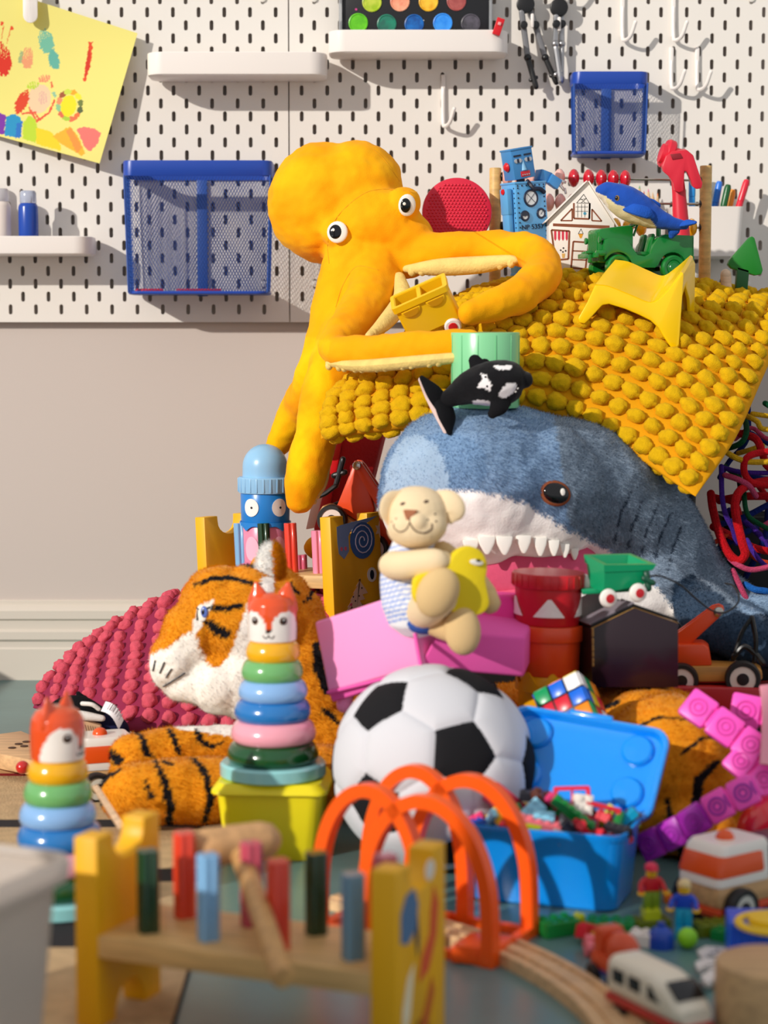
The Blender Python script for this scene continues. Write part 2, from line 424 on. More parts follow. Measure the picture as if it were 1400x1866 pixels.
def wallpiece(y0, y1, z0, z1): return box(60, y1-y0, z1-z0, 0, (-960, (y0+y1)/2, (z0+z1)/2))
ob('shade_wall_left', [wallpiece(-500, 660, 0, 2500), wallpiece(660, WY, 0, 190), wallpiece(660, WY, 2250, 2500)], wallm, kind='structure', label='unseen side wall with a wide window opening, added to shade the foreground')  # unseen wall, added so its solid end keeps the sun off the foreground
# ---------------------------------------------------------------- pegboards with real slots
boardm = mat('pegboard_white', WHITE, .45)
seam = P(527, 300, BY).x; zb = P(300, 587, BY).z
def pegboard(x0, sgn, label):
    v, f = [], []; th = 5
    a = [(-3.0*math.cos(R(t)), 5.0+3.0*math.sin(R(t))) for t in (0, 30, 60, 90)]      # top left quarter
    left = [(0, -10), (-10, -10), (-10, 10), (0, 10)]+[(x, y) for x, y in a[::-1]]+[(x, -y) for x, y in a]
    hole = [(x, y) for x, y in a]+[(-x, y) for x, y in a[-2::-1]]+[(-x, -y) for x, y in a]+[(x, -y) for x, y in a[-2:0:-1]]
    hole = hole+[(a[0][0], -a[0][1])]
    def add(poly, cx, cz, y, flip=False):
        o = len(v)
        for p in poly: v.append(Vector((cx+p[0], y, cz+p[1])))
        q = list(range(o, o+len(poly))); f.append(q[::-1] if flip else q)
    for i in range(1, 38):
        for k in range(1, 28):
            cx, cz = x0+sgn*20*i, zb+20*k
            if (i+k) % 2:
                for yy, fl in ((BY, False), (BY+th, True)):
                    add(left, cx, cz, yy, not fl); add([(-x, y) for x, y in left], cx, cz, yy, fl)
                o = len(v); n_ = len(hole)
                for yy in (BY, BY+th):
                    for x, y in hole: v.append(Vector((cx+x, yy, cz+y)))
                for j in range(n_): f.append([o+j, o+(j+1) % n_, o+(j+1) % n_+n_, o+j+n_])
            else:
                for yy, fl in ((BY, False), (BY+th, True)): add([(-10, -10), (10, -10), (10, 10), (-10, 10)], cx, cz, yy, fl)
    X0, X1 = sorted((x0+sgn*1.0, x0+sgn*760)); Z0, Z1 = zb, zb+560; xi0, xi1 = sorted((x0+sgn*10, x0+sgn*750)); zi0, zi1 = zb+10, zb+550
    for yy, fl in ((BY, False), (BY+th, True)):
        for q in ([(X0, Z0), (X1, Z0), (xi1, zi0), (xi0, zi0)], [(xi0, zi1), (xi1, zi1), (X1, Z1), (X0, Z1)], [(X0, Z0), (xi0, zi0), (xi0, zi1), (X0, Z1)], [(xi1, zi0), (X1, Z0), (X1, Z1), (xi1, zi1)]):
            add(q, 0, 0, yy, fl)
    for (p, q) in (((X0, Z0), (X1, Z0)), ((X1, Z0), (X1, Z1)), ((X1, Z1), (X0, Z1)), ((X0, Z1), (X0, Z0))):
        o = len(v); v.extend([Vector((p[0], BY, p[1])), Vector((q[0], BY, q[1])), Vector((q[0], BY+th, q[1])), Vector((p[0], BY+th, p[1]))]); f.append([o+3, o+2, o+1, o])
    root = thing('pegboard', label, 'pegboard', ((X0+X1)/2, BY, zb))
    ob('board', (v, f), boardm, root, W=True, sharp=30)
    for i, k in ((2, 3), (2, 25), (36, 3), (36, 25)):
        ob('screw_cap', X(cyl(5, 3, 16, .8), (x0+sgn*20*i, BY, zb+20*k), (90, 0, 0)), boardm, root, W=True)
        ob('spacer', X(cyl(8, WY-BY-th, 12), (x0+sgn*20*i, WY, zb+20*k), (90, 0, 0)), boardm, root, W=True)
    return root
pegboard(seam, -1, 'white slotted pegboard left of the seam, holding drawing and big basket')
pegboard(seam, 1, 'white slotted pegboard on the wall right of the seam, behind the toy pile')
# ---------------------------------------------------------------- shelves
shm = plastic('#efe8e2', .35)
def shelf(x0, x1, y0, y1, dep, label):
    Yf = BY-dep; a, b_ = P(x0, y0, Yf), P(x1, y1, Yf); W_, H_ = b_.x-a.x, a.z-b_.z
    def rr(inset, z, r=26):
        o = []
        for p in ring2(W_-2*inset, dep-inset, r-inset*.5): o.append(((a.x+b_.x)/2+p[0], BY-.3-(dep-inset)/2+p[1], z))
        return o
    def flatback(o, inset): return o
    t = thing('wall_shelf', label, 'shelf', ((a.x+b_.x)/2, BY, b_.z))
    ob('tray', loft([rr(3, b_.z), rr(.5, b_.z+2), rr(0, b_.z+6), rr(0, a.z-1), rr(1, a.z), rr(3, a.z), rr(3.4, a.z-1), rr(4, b_.z+8)]), shm, t, W=True)
    return t, a, b_
shelf(265, 595, 94, 137, 82, 'empty white shelf on the pegboard above the big blue basket')
shP = shelf(598, 927, 54, 96, 82, 'white pegboard shelf carrying the open watercolour box')
shL = shelf(-150, 165, 430, 464, 82, 'white pegboard shelf carrying paint bottles at left edge')
# ---------------------------------------------------------------- hooks
def jhook(px, py0, py1, label, dx=16):
    a = P(px, py0, BY-4); b_ = P(px, py1, BY-8)
    t = thing('peg_hook', label, 'hook', (a.x, BY, a.z), group=None)
    ob('back_strip', box(7, 6, a.z-b_.z+8, 2, (a.x, BY-3, (a.z+b_.z)/2+8)), shm, t, W=True)
    ob('hook_arm', tube([(a.x, BY-4, a.z-10), (b_.x, BY-6, b_.z+6), (b_.x+2, BY-14, b_.z-2), (b_.x+dx*.6, BY-30, b_.z+2), (b_.x+dx, BY-38, b_.z+22)], 3, 8), shm, t, W=True)
jhook(808, 150, 228, 'white hook alone below the watercolour shelf')
jhook(1135, 2, 72, 'white pegboard hook above the small basket, left of top pair')
jhook(1228, 2, 72, 'white pegboard hook above the small basket, right of top pair')
jhook(1224, 100, 160, 'white pegboard hook right of the small basket, nearer to it')
jhook(1271, 100, 162, 'white pegboard hook right of the small basket, farther from it')
# ---------------------------------------------------------------- mesh baskets
blum = mat('painted_metal', '#1b45a8', .35); wirem = mat('painted_metal', '#264f9e', .45)
def basket(x0, x1, y0, y1, rimpx, dep, pitch, label, cr=16):
    Yf = BY-dep-3; a, b_ = P(x0, y0, Yf), P(x1, y1, Yf); W_ = b_.x-a.x; zt, zbm = a.z, b_.z; rim = rimpx/S(Yf); cx = (a.x+b_.x)/2; cyy = BY-3-dep/2
    t = thing('mesh_basket', label, 'basket', (cx, BY, zbm))
    def rr(k, z, ins=0, n=6): return [(cx+p[0], cyy+p[1], z) for p in ring2(W_*k-2*ins, dep*(.5+.5*k)-2*ins, cr, n)]
    ob('rim', loft([rr(.975, zt-rim), rr(1, zt-rim+1), rr(1.0, zt-1.5), rr(.99, zt), rr(.985, zt), rr(.975, zt-2), rr(.965, zt-rim)], False, False), blum, t, W=True)
    # side loft sampled on a lattice; strands run along both diagonals
    H_ = zt-rim-zbm; base = ring2(1, 1, .0001, 1)
    def per(s, k):      # point on rounded rectangle of scale k at arc fraction s
        o = ring2(W_*k, dep*(.5+.5*k), cr, 5); o = [Vector((p[0], p[1], 0)) for p in o]; L_ = [0]
        for i in range(len(o)): L_.append(L_[-1]+(o[(i+1) % len(o)]-o[i]).length)
        return o, L_
    nu = int(2*(W_+dep)/pitch/2)*2; nv = int(H_/(pitch*.9))
    v, f = [], []; tb = []
    for j in range(nv+1):
        k = .93+.045*(j/nv)**.6; zz = zbm+6+(H_-6)*j/nv; ins = 0
        o, L_ = per(0, k); i0 = 0; row = []
        for i in range(nu):
            s = L_[-1]*((i+.5*(j % 2))/nu)
            while i0 < len(o)-1 and L_[i0+1] < s: i0 += 1
            q = o[i0].lerp(o[(i0+1) % len(o)], (s-L_[i0])/max(1e-6, L_[i0+1]-L_[i0])); row.append(Vector((cx+q.x, cyy+q.y, zz)))
        tb.append(row)
    h = .36
    def bar(p, q):
        d = (q-p); n1 = Vector((d.z, 0, -d.x)) if abs(d.x) > abs(d.y) else Vector((0, d.z, -d.y)); n1 = n1.normalized()*h
        n2 = d.cross(n1).normalized()*h; o = len(v)
        for c in (p, q): v.extend([c+n1, c-n1*.5+n2*.87, c-n1*.5-n2*.87])
        for i in range(3): f.append([o+i, o+(i+1) % 3, o+3+(i+1) % 3, o+3+i])
    for j in range(nv):
        for i in range(nu):
            if j % 2 == 0: bar(tb[j][i], tb[j+1][i]); bar(tb[j][i], tb[j+1][(i-1) % nu])
            else: bar(tb[j][i], tb[j+1][i]); bar(tb[j][i], tb[j+1][(i+1) % nu])
    for i in range(0, nu, 1):     # floor of the basket
        pass
    ob('wire_mesh', (v, f), wirem, t, W=True, kind='stuff', sharp=None)
    fl = [(cx+p[0], cyy+p[1]) for p in ring2(W_*.93, dep*.96, cr, 5)]
    ob('bottom_rod', tube([(x, y, zbm+4) for x, y in fl], 2.6, 8, k=1, closed=True, smooth=False), blum, t, W=True)
    ob('bottom_plate', loft([[(x, y, zbm+2) for x, y in fl], [(x, y, zbm+3.5) for x, y in fl]]), wirem, t, W=True)
    for sx in (-1, 1):
        ob('corner_wire', tube([(cx+sx*W_*.465, cyy-dep*.47, zbm+5), (cx+sx*W_*.487, cyy-dep*.485, zt-rim)], 1.5, 8), wirem, t, W=True)
    ob('back_strip', box(16, 2, H_, .5, (cx, cyy+dep/2-2, zbm+H_/2)), wirem, t, W=True)
    return t, cx, cyy, zbm, W_
bb = basket(222, 497, 292, 538, 28, 84, 5.0, 'large blue wire mesh basket on the left pegboard')
basket(1045, 1181, 130, 283, 22, 66, 4.6, 'small blue wire mesh basket on the right pegboard', 14)
for i, (px, w_, c, lb) in enumerate(((272, 52, '#d01020', 'red crayon lying flat in the big blue basket, left one'), (362, 84, '#b01838', 'dark red pencil lying flat in the big blue basket, right one'))):
    q = P(px, 532, BY-70); ob('crayon', X(cyl(3.4, w_/1.2, 12, 1), (q.x-w_/2.4, bb[2]-22, bb[3]+7.2), (0, 90, 0)), plastic(c, .4), label=lb, cat='crayon', loc=(q.x, bb[2]-22, bb[3]+4), W=True)
# ---------------------------------------------------------------- yellow drawing
TL, TR, BR, BL = P(-62, -40, BY-9), P(251, 61, BY-20), P(182, 298, BY-34), P(-125, 215, BY-8)
def pp(u, v_):
    q = TL.lerp(TR, u).lerp(BL.lerp(BR, u), v_); q.y += 10*math.sin(math.pi*u)*math.sin(math.pi*v_)-2; return q
g = [[pp(i/260, j/210) for i in range(261)] for j in range(211)]
me = mesh('drawing_paper', shell(g, .5), mat('paper', None, .75, vc=True), None, 60)
O = '#e0481c'; regs = []
def hatch(c, cx, cy, rx, ry, a, n=7, w_=5): 
    for i in range(n):
        t = (i+.5)/n*2-1; r = ry*math.sqrt(max(0, 1-t*t))*random.uniform(.85, 1.15); x = cx+rx*t*math.cos(R(a)); y = cy+rx*t*math.sin(R(a))
        regs.append((c, stroke([(x+r*math.sin(R(a)), y-r*math.cos(R(a))), (x-r*math.sin(R(a)), y+r*math.cos(R(a)))], [w_*.5, w_, w_*.5])))
hatch('#d62a10', 4, 108, 16, 32, -8, 8, 5); regs += [(O, stroke([(2, 75), (7, 45)], 1.3)), (O, ell(4, 43, 3.2, 4)), (O, stroke([(12, 80), (20, 52)], 1.3)), (O, ell(22, 51, 3.2, 4))]
hatch('#e79a6c', 50, 105, 10, 22, 0, 6, 4); hatch('#9fb07a', 38, 104, 3, 14, 10, 2, 4)
hatch('#6fb79c', 84, 75, 13, 22, -14, 7, 5); hatch('#5fae9c', 98, 108, 9, 20, -12, 6, 5)
regs.append(('#e0481c', stroke([(165, 76), (163, 105), (154, 148)], [7, 9, 5]))); regs.append(('#cf2f0e', stroke([(162, 92), (161, 120), (157, 138)], [5, 8, 3])))
regs.append(('#e7c9a0', ell(72, 180, 21, 27, 10))); hatch('#dfae9c', 78, 178, 8, 12, 0, 4, 3)
hatch('#d8401a', 40, 185, 10, 24, 25, 7, 4.5); hatch('#b8d22c', 60, 155, 11, 7, -10, 5, 4); hatch('#e98a66', 81, 143, 11, 7, -14, 5, 4)
for st in ([(52, 195), (68, 222)], [(66, 222), (90, 205)], [(90, 205), (100, 182)], [(40, 207), (64, 205), (72, 218)], [(93, 150), (96, 160)]): regs.append(('#e0563a', stroke(st, 4)))
regs.append(('#8fbf9c', stroke([(96, 168), (101, 176)], 6)))
for k, c in enumerate(['#f0a51e', '#e9df30', '#6d7a3a', '#55613a', '#e5703a', '#e0704a', '#a6c93a', '#d86a4a', '#8cbf8c', '#e99060', '#a0522d', '#c8d94a']):
    a = -70+30*k; regs.append((c, ell(127+20*math.cos(R(a)), 192+25*math.sin(R(a)), 5, 7, a)))
regs.append(('#f0dc18', ell(125, 193, 14, 20, 10)))
regs += [('#7a2aa0', [(-8, 208), (0, 206), (11, 210), (8, 245), (-8, 243)]), ('#1a8fc0', [(14, 212), (22, 208), (36, 212), (41, 225), (36, 252), (8, 247), (11, 215)]), ('#1f6fc0', [(30, 225), (41, 222), (38, 250), (28, 252)]),
         ('#b9d42f', [(42, 225), (52, 210), (64, 218), (70, 238), (64, 260), (42, 253)]), ('#f0ce1c', [(66, 232), (92, 240), (108, 255), (112, 276), (66, 262)]), ('#f7b02a', [(96, 248), (128, 230), (143, 250), (156, 280), (148, 284), (112, 262)]), ('#f5923a', [(120, 238), (130, 232), (150, 270), (140, 280)]), ('#f2746a', [(140, 236), (152, 231), (172, 234), (184, 242), (178, 262), (164, 277), (154, 268)])]
paint(me, '#e9de7c', regs, jit=1.8, jscale=3)
wob('drawing_paper', me, loc=P(60, 150, BY-9), label='curling yellow sheet with a crayon drawing, clipped to the pegboard', cat='drawing')
c0, c1 = P(42, -30, BY-26), P(69, 42, BY-26)
ob('peg_clip', prism([(p[0]+(c0.x+c1.x)/2, p[1]+(c0.z+c1.z)/2) for p in ring2(c1.x-c0.x, c0.z-c1.z, 11)], 6, 1.5, y0=BY-30), shm, W=True, loc=(c0.x, BY-24, c1.z), label='white rounded clip holding the yellow drawing', cat='clip')
# ---------------------------------------------------------------- bottles on the left shelf
zs = shL[1].z-25; zs = shL[2].z+8.2
def bottle(px0, px1, ytop, colr, capc, Y, label, lab='#e9e6ea'):
    a, b_ = P(px0, ytop, Y), P(px1, ytop, Y); r = (b_.x-a.x)/2; t = thing('paint_bottle', label, 'paint bottle', ((a.x+b_.x)/2, Y, zs)); H_ = a.z-zs
    ob('body', lathe([(r*.96, 0), (r, 1.5), (r, H_*.72), (r*.9, H_*.77), (r*.78, H_*.79), (0, H_*.79)], 28), plastic(colr, .25), t)
    ob('cap', lathe([(r*.8, H_*.79), (r*.84, H_*.8), (r*.82, H_*.97), (r*.7, H_), (0, H_)], 28), mat('clear_plastic', capc, .15, trans=.55), t)
    ob('label', lathe([(r+.3, H_*.03), (r+.3, H_*.2)], 28), matte(lab), t)
    text('38 ml', 7, Matrix.LocRotScale(Vector(((a.x+b_.x)/2-2, Y-r-.8, zs+H_*.11)), Euler((R(90), 0, 0)), None), matte('#303040'), t, ex=.2)
bottle(33, 69, 348, '#1846a8', '#cfd8ee', BY-50, 'blue paint bottle with clear cap on the left shelf')
bottle(-18, 19, 344, '#e8dcd4', '#f0eef2', BY-48, 'white paint bottle cut by the left edge of the picture')
bottle(-32, 0, 335, '#8a2a6a', '#e8e8f0', BY-20, 'purple paint bottle behind the white one on the left shelf')
# ---------------------------------------------------------------- watercolour box
zz = shP[2].z+8.2; Yp = BY-26; a, b_ = P(622, 40, Yp), P(893, 40, Yp); Wp = b_.x-a.x; cx = (a.x+b_.x)/2
t = thing('watercolour_box', 'open black watercolour box with round paint pans standing on white shelf', 'paint box', (cx, Yp, zz))
ob('tray', box(Wp, 10, 150, 2, (cx, Yp+5, zz+75.5)), plastic('#17171b', .35), t, W=True)
for sx in (-1, 1): ob('lid_edge', box(5, 14, 150, 1, (cx+sx*(Wp/2+1), Yp+1, zz+75.5)), mat('clear_plastic', '#dfe2e6', .1, trans=.7), t, W=True)
for (x, y, c, c2) in ((653, 42, '#58b81c', '#6ccf22'), (705, 44, '#1f8a6c', '#2a6a5a'), (755, 44, '#1673c8', '#0e4f9a'), (807, 42, '#1f86ee', '#3c9cf8'), (858, 43, '#3c3a40', '#5a5560'), (678, 4, '#c9d64a', '#a2c21e'), (729, 3, '#f09070', '#f8b490'), (781, 3, '#e9a81c', '#f8c83a'), (832, 2, '#b8605a', '#a04a48'),
                      (653, -38, '#d04040', '#b02020'), (705, -38, '#8040a0', '#a060c0'), (755, -38, '#e8e8e8', '#ffffff'), (807, -38, '#f0d030', '#ffe060'), (858, -38, '#905030', '#704020')):
    q = P(x, y, Yp); ob('paint_pan', X(lathe([(14.5, 0), (15, 1.5), (13.5, 2), (12.5, .8), (0, .8)], 24), (q.x, Yp, q.z), (90, 0, 0)), mat('wet_paint', c, .3, var=1, vscale=70, col2=c2), t, W=True)
for i in range(70):
    q = P(random.uniform(634, 884), random.uniform(-60, 50), Yp); c = random.choice(['#f0b040', '#e86048', '#60b0a0', '#e0e0e0', '#d0408a'])
    if i < 12: ob('paint_splash', X(cyl(random.uniform(.8, 2), .4, 7), (q.x, Yp, q.z), (90, 0, 0), (1, random.uniform(.4, 1), 1)), matte(c), t, W=True)
q = P(909, 48, BY-88)
t = thing('plastic_brick', 'tiny red plastic clip piece on the right end of watercolour shelf', 'toy brick', (q.x, BY-84, q.z), (0, 18, 0))
ob('body', box(12, 8, 26, 1), plastic('#d3121e'), t); ob('stud', box(5, 3, 5, .8, (0, -5, 4)), plastic('#e8a0a0'), t)
# ---------------------------------------------------------------- drawing compasses
blk = plastic('#141416', .35); stl = mat('steel', '#a8a8aa', .3, metal=.8)
def compass(hx, hy, legs, label, grey=True):
    Y = BY-22; h = P(hx, hy, Y); t = thing('drawing_compass', label, 'compass', (h.x, BY-10, h.z))
    ob('hub', X(cyl(14, 10, 24, 2), (h.x, Y+5, h.z), (90, 0, 0)), blk, t, W=True); ob('handle', tube([h, h+Vector((0, 0, 26))], 5, 10), blk, t, W=True)
    for k, L_ in enumerate(legs):
        q = [P(x, y, Y-3+k*7) for x, y in L_]
        ob('leg', [tube([q[0], q[1]], 4.6, 8, flat=.6, up=(0, 1, 0))], mat('steel', '#7d7d80', .45, metal=.3) if grey else stl, t, W=True)
        ob('foot', [tube([q[1], q[2]], 4.4, 8), X(sph(6), q[1]), tube([q[2]+Vector((0, 0, 14)), q[2]+Vector((-8, 0, 10))], 3.4, 8)], blk if grey else stl, t, W=True)
        kn = q[0].lerp(q[1], .3); ob('knob', X(cyl(6, 10, 14, 1), kn+Vector((0, -2, 0)), (90, 0, 0)), blk, t, W=True)
    ob('clip', box(5, 5, 22, 2, (h.x+(10 if grey else 0), Y-8, h.z-26)), shm, t, W=True)
compass(958, 8, [[(951, 22), (962, 105), (977, 158)], [(968, 22), (994, 105), (1014, 150)]], 'opened black and grey drawing compass hanging below a hook')
compass(1019, 14, [[(1014, 30), (1012, 80), (1022, 148)], [(1024, 30), (1024, 80), (1023, 148)]], 'closed steel drawing compass hanging right of the opened one', False)
jhook(958, -40, -8, 'white hook carrying the opened drawing compass'); jhook(1019, -40, -4, 'white hook carrying the closed drawing compass')
# ---------------------------------------------------------------- white bins with pens
def bin_(x0, x1, y0, y1, dep, label):
    Yf = BY-3-dep; a, b_ = P(x0, y0, Yf), P(x1, y1, Yf); cx = (a.x+b_.x)/2; W_ = b_.x-a.x
    def rr(k, z, ins=0): return [(cx+p[0], BY-3-dep/2+p[1], z) for p in ring2(W_*k-2*ins, dep*k-2*ins, 10)]
    t = thing('pen_bin', label, 'bin', (cx, BY, b_.z)); zt, z0 = a.z, b_.z
    ob('cup', loft([rr(.86, z0, 3), rr(.9, z0+3), rr(.99, zt-3), rr(1, zt-1), rr(1, zt), rr(1, zt, 2), rr(.9, z0+6, 3)]), shm, t, W=True)
    return cx, BY-3-dep/2, z0+6, zt
A1 = bin_(1226, 1356, 376, 470, 66, 'white plastic bin of felt pens hanging right of the abacus')
A2 = bin_(1118, 1216, 384, 470, 60, 'white plastic bin of coloured pencils behind the blue whale')
def pen(xb, xt, yt, c, cap, A, kind, label, r=4.8, dy=0):
    tp = P(xt, yt, A[1]+dy); bt = Vector((P(xb, 400, A[1]).x, A[1]+dy, A[2]+4)); d = tp-bt
    t = thing(kind, label, 'felt pen' if kind == 'felt_pen' else 'pencil', M=alongz(bt, d)); L_ = d.length
    if kind == 'felt_pen':
        ob('barrel', cyl(r, L_-34, 14, 1), plastic(c, .35), t); ob('cap', lathe([(r*1.05, L_-34), (r*1.05, L_-6), (r*.8, L_-1), (r*.4, L_), (0, L_)], 14), plastic(cap, .3), t)
    else:
        ob('shaft', cyl(r, L_-16, 6), plastic(c, .4), t); ob('tip', lathe([(r, L_-16), (r*.3, L_-4)], 8), wood(), t); ob('lead', lathe([(r*.35, L_-4.5), (.2, L_)], 8), matte(c), t)
for a in ((1250, 1238, 306, '#1a3fc0', '#1a3fc0', 'dark blue pen in the white bin, left of the light blue one', -10), (1262, 1262, 318, '#2f9be8', '#2f9be8', 'light blue pen beside the red hammer', 8), (1268, 1288, 330, '#5cc8d8', '#38b8c8', 'turquoise pen leaning right in the white bin', -14),
          (1286, 1284, 318, '#7cc83a', '#5fbf2a', 'lime green pen behind the turquoise one', 16), (1290, 1312, 330, '#2a78e0', '#2a78e0', 'mid blue pen behind the dark green one', 10), (1300, 1328, 336, '#0f6a2c', '#0c5a24', 'dark green pen leaning right in the white bin', -8), (1316, 1336, 345, '#f09a1c', '#f09a1c', 'orange pen between dark green and red ones', 12), (1322, 1362, 327, '#e0203a', '#e0203a', 'red pen leaning furthest right in the white bin', -2)):
    pen(a[0], a[1], a[2], a[3], a[4], A1, 'felt_pen', a[5], 5.2, a[6])
for i, (x, y, c, nm) in enumerate(((1158, 345, '#2a7ac0', 'blue'), (1166, 338, '#30a050', 'green'), (1174, 348, '#c02838', 'red'), (1182, 344, '#e8589a', 'pink'), (1190, 350, '#d8b48a', 'natural wood'), (1199, 352, '#e8781c', 'orange'))):
    pen(x+4-(i % 3)*3, x, y, c, c, A2, 'colour_pencil', nm+' pencil tip showing behind the blue whale', 3.6, (i % 2)*16-8)
from mathutils.bvhtree import BVHTree
def bvh(me):
    return BVHTree.FromPolygons([v.co*1000 for v in me.vertices], [tuple(p.vertices) for p in me.polygons])
CAMP = Vector((0, 0, EYE))
def hit(b, px, py):
    r = ray(px, py).normalized(); l, n, i, d = b.ray_cast(CAMP, r)
    return (l, n) if l else (P(px, py, 2500), Vector((0, -1, 0)))
def on(b, px, py, prim, lift=0, up=(0, 0, 1)):
    """put a primitive (its +Z outward, +Y up) on the surface met at a photo pixel"""
    l, n = hit(b, px, py); y = Vector(up); y = (y-n*y.dot(n)).normalized(); x = y.cross(n)
    M = Matrix((x, y, n)).transposed().to_4x4(); M.translation = l+n*lift; return XM(prim, M)
def E(px, py, Y, rx, rz=None, ry=None, rot=(0, 0, 0), n=24):
    rz = rz or rx; ry = ry or min(rx, rz); return X(sph(1, n=n, m=n//2), P(px, py, Y), rot, (rx, ry, rz))
def strip_on(b, pts, w_, lift=.6, k=5, n=6):
    """thin stitched line lying on a surface along photo pixels"""
    pp_ = smoothpath([Vector((x, y, 0)) for x, y in pts], k); q = []
    for p in pp_:
        l, nn = hit(b, p.x, p.y); q.append(l+nn*lift)
    return tube(q, w_, n, smooth=False)
# ================================================================ rug
rA, rB = FL(352, 1740), FL(316, 1866); e = (rA-rB).normalized(); pl = Vector((-e.y, e.x, 0))
if pl.x > 0: pl = -pl
def rugp(s, u, z): return rA+e*s+pl*u+Vector((0, 0, z))
s0 = -600; s1 = (FL(120, 1378)-rA).dot(e)
t = thing('rug', 'flat woven beige rug with black and red stripes under the left toys', 'rug', rA+pl*400)
bands = [(1732, 1684, '#1c1a1e'), (1612, 1588, '#1c1a1e'), (1512, 1498, '#1c1a1e'), (1418, 1396, '#a3161c'), (1391, 1386, '#1c1a1e')]
cuts = [(s0, None)]; prev = s0
rugm = {c: mat('woven_wool', c, .9, bump=.7, bscale=350, var=.15, vscale=60) for c in ('#c9ab80', '#1c1a1e', '#a3161c')}
segs = []; cur = s0
for yb, yt, c in bands:
    a = (FL(200, yb)-rA).dot(e); b_ = (FL(200, yt)-rA).dot(e); segs.append((cur, a, '#c9ab80')); segs.append((a, b_, c)); cur = b_
segs.append((cur, s1, '#c9ab80'))
for a, b_, c in segs:
    if b_ <= a: continue
    v = [rugp(s, u, z) for z in (0, 3) for s, u in ((a, 0), (b_, 0), (b_, 1300), (a, 1300))]
    ob('woven_band', (v, [[0, 1, 2, 3], [7, 6, 5, 4], [0, 4, 5, 1], [1, 5, 6, 2], [2, 6, 7, 3], [3, 7, 4, 0]]), rugm[c], t, W=True)
ob('binding', tube([rugp(s0, 0, 1.6), rugp(s1, 0, 1.6)], 2.2, 8, flat=.7), rugm['#1c1a1e'], t, W=True)
# ================================================================ hidden-in-the-heap black crates
blkp = plastic('#0e0e11', .5)
def crate(cx, Y0, w_, d, h, z, label):
    t = thing('storage_crate', label, 'crate', (cx, Y0+d/2, z))
    rr = lambda k, zz, i=0: [(p[0]*k, p[1]*k, zz) for p in ring2(w_-2*i, d-2*i, 12)]
    ob('body', loft([rr(.95, 0), rr(.99, h-14), rr(1, h-14), rr(1, h-1), rr(.995, h), rr(.98, h), rr(.97, h-3), rr(.93, 4)]), blkp, t)
    for s in (-1, 1): ob('handle', box(4, 60, 14, 2, (s*(w_*.49), 0, h-24)), blkp, t)
    ob('lid', box(w_*.97, d*.97, 5, 2, (0, 0, h-1)), blkp, t)
    return t
xa, xb = P(735, 1100, 2460).x, P(1480, 1100, 2460).x
crate((xa+xb)/2, 2450, xb-xa, 470, 165, 0, 'big black crate under the plush shark and the coloured pipe cleaners')
xa, xb = P(790, 800, 2720).x, P(1270, 800, 2720).x
crate((xa+xb)/2, 2680, xb-xa, 250, 246, 171, 'black crate standing on the big crate, behind the shark under the yellow pillow')
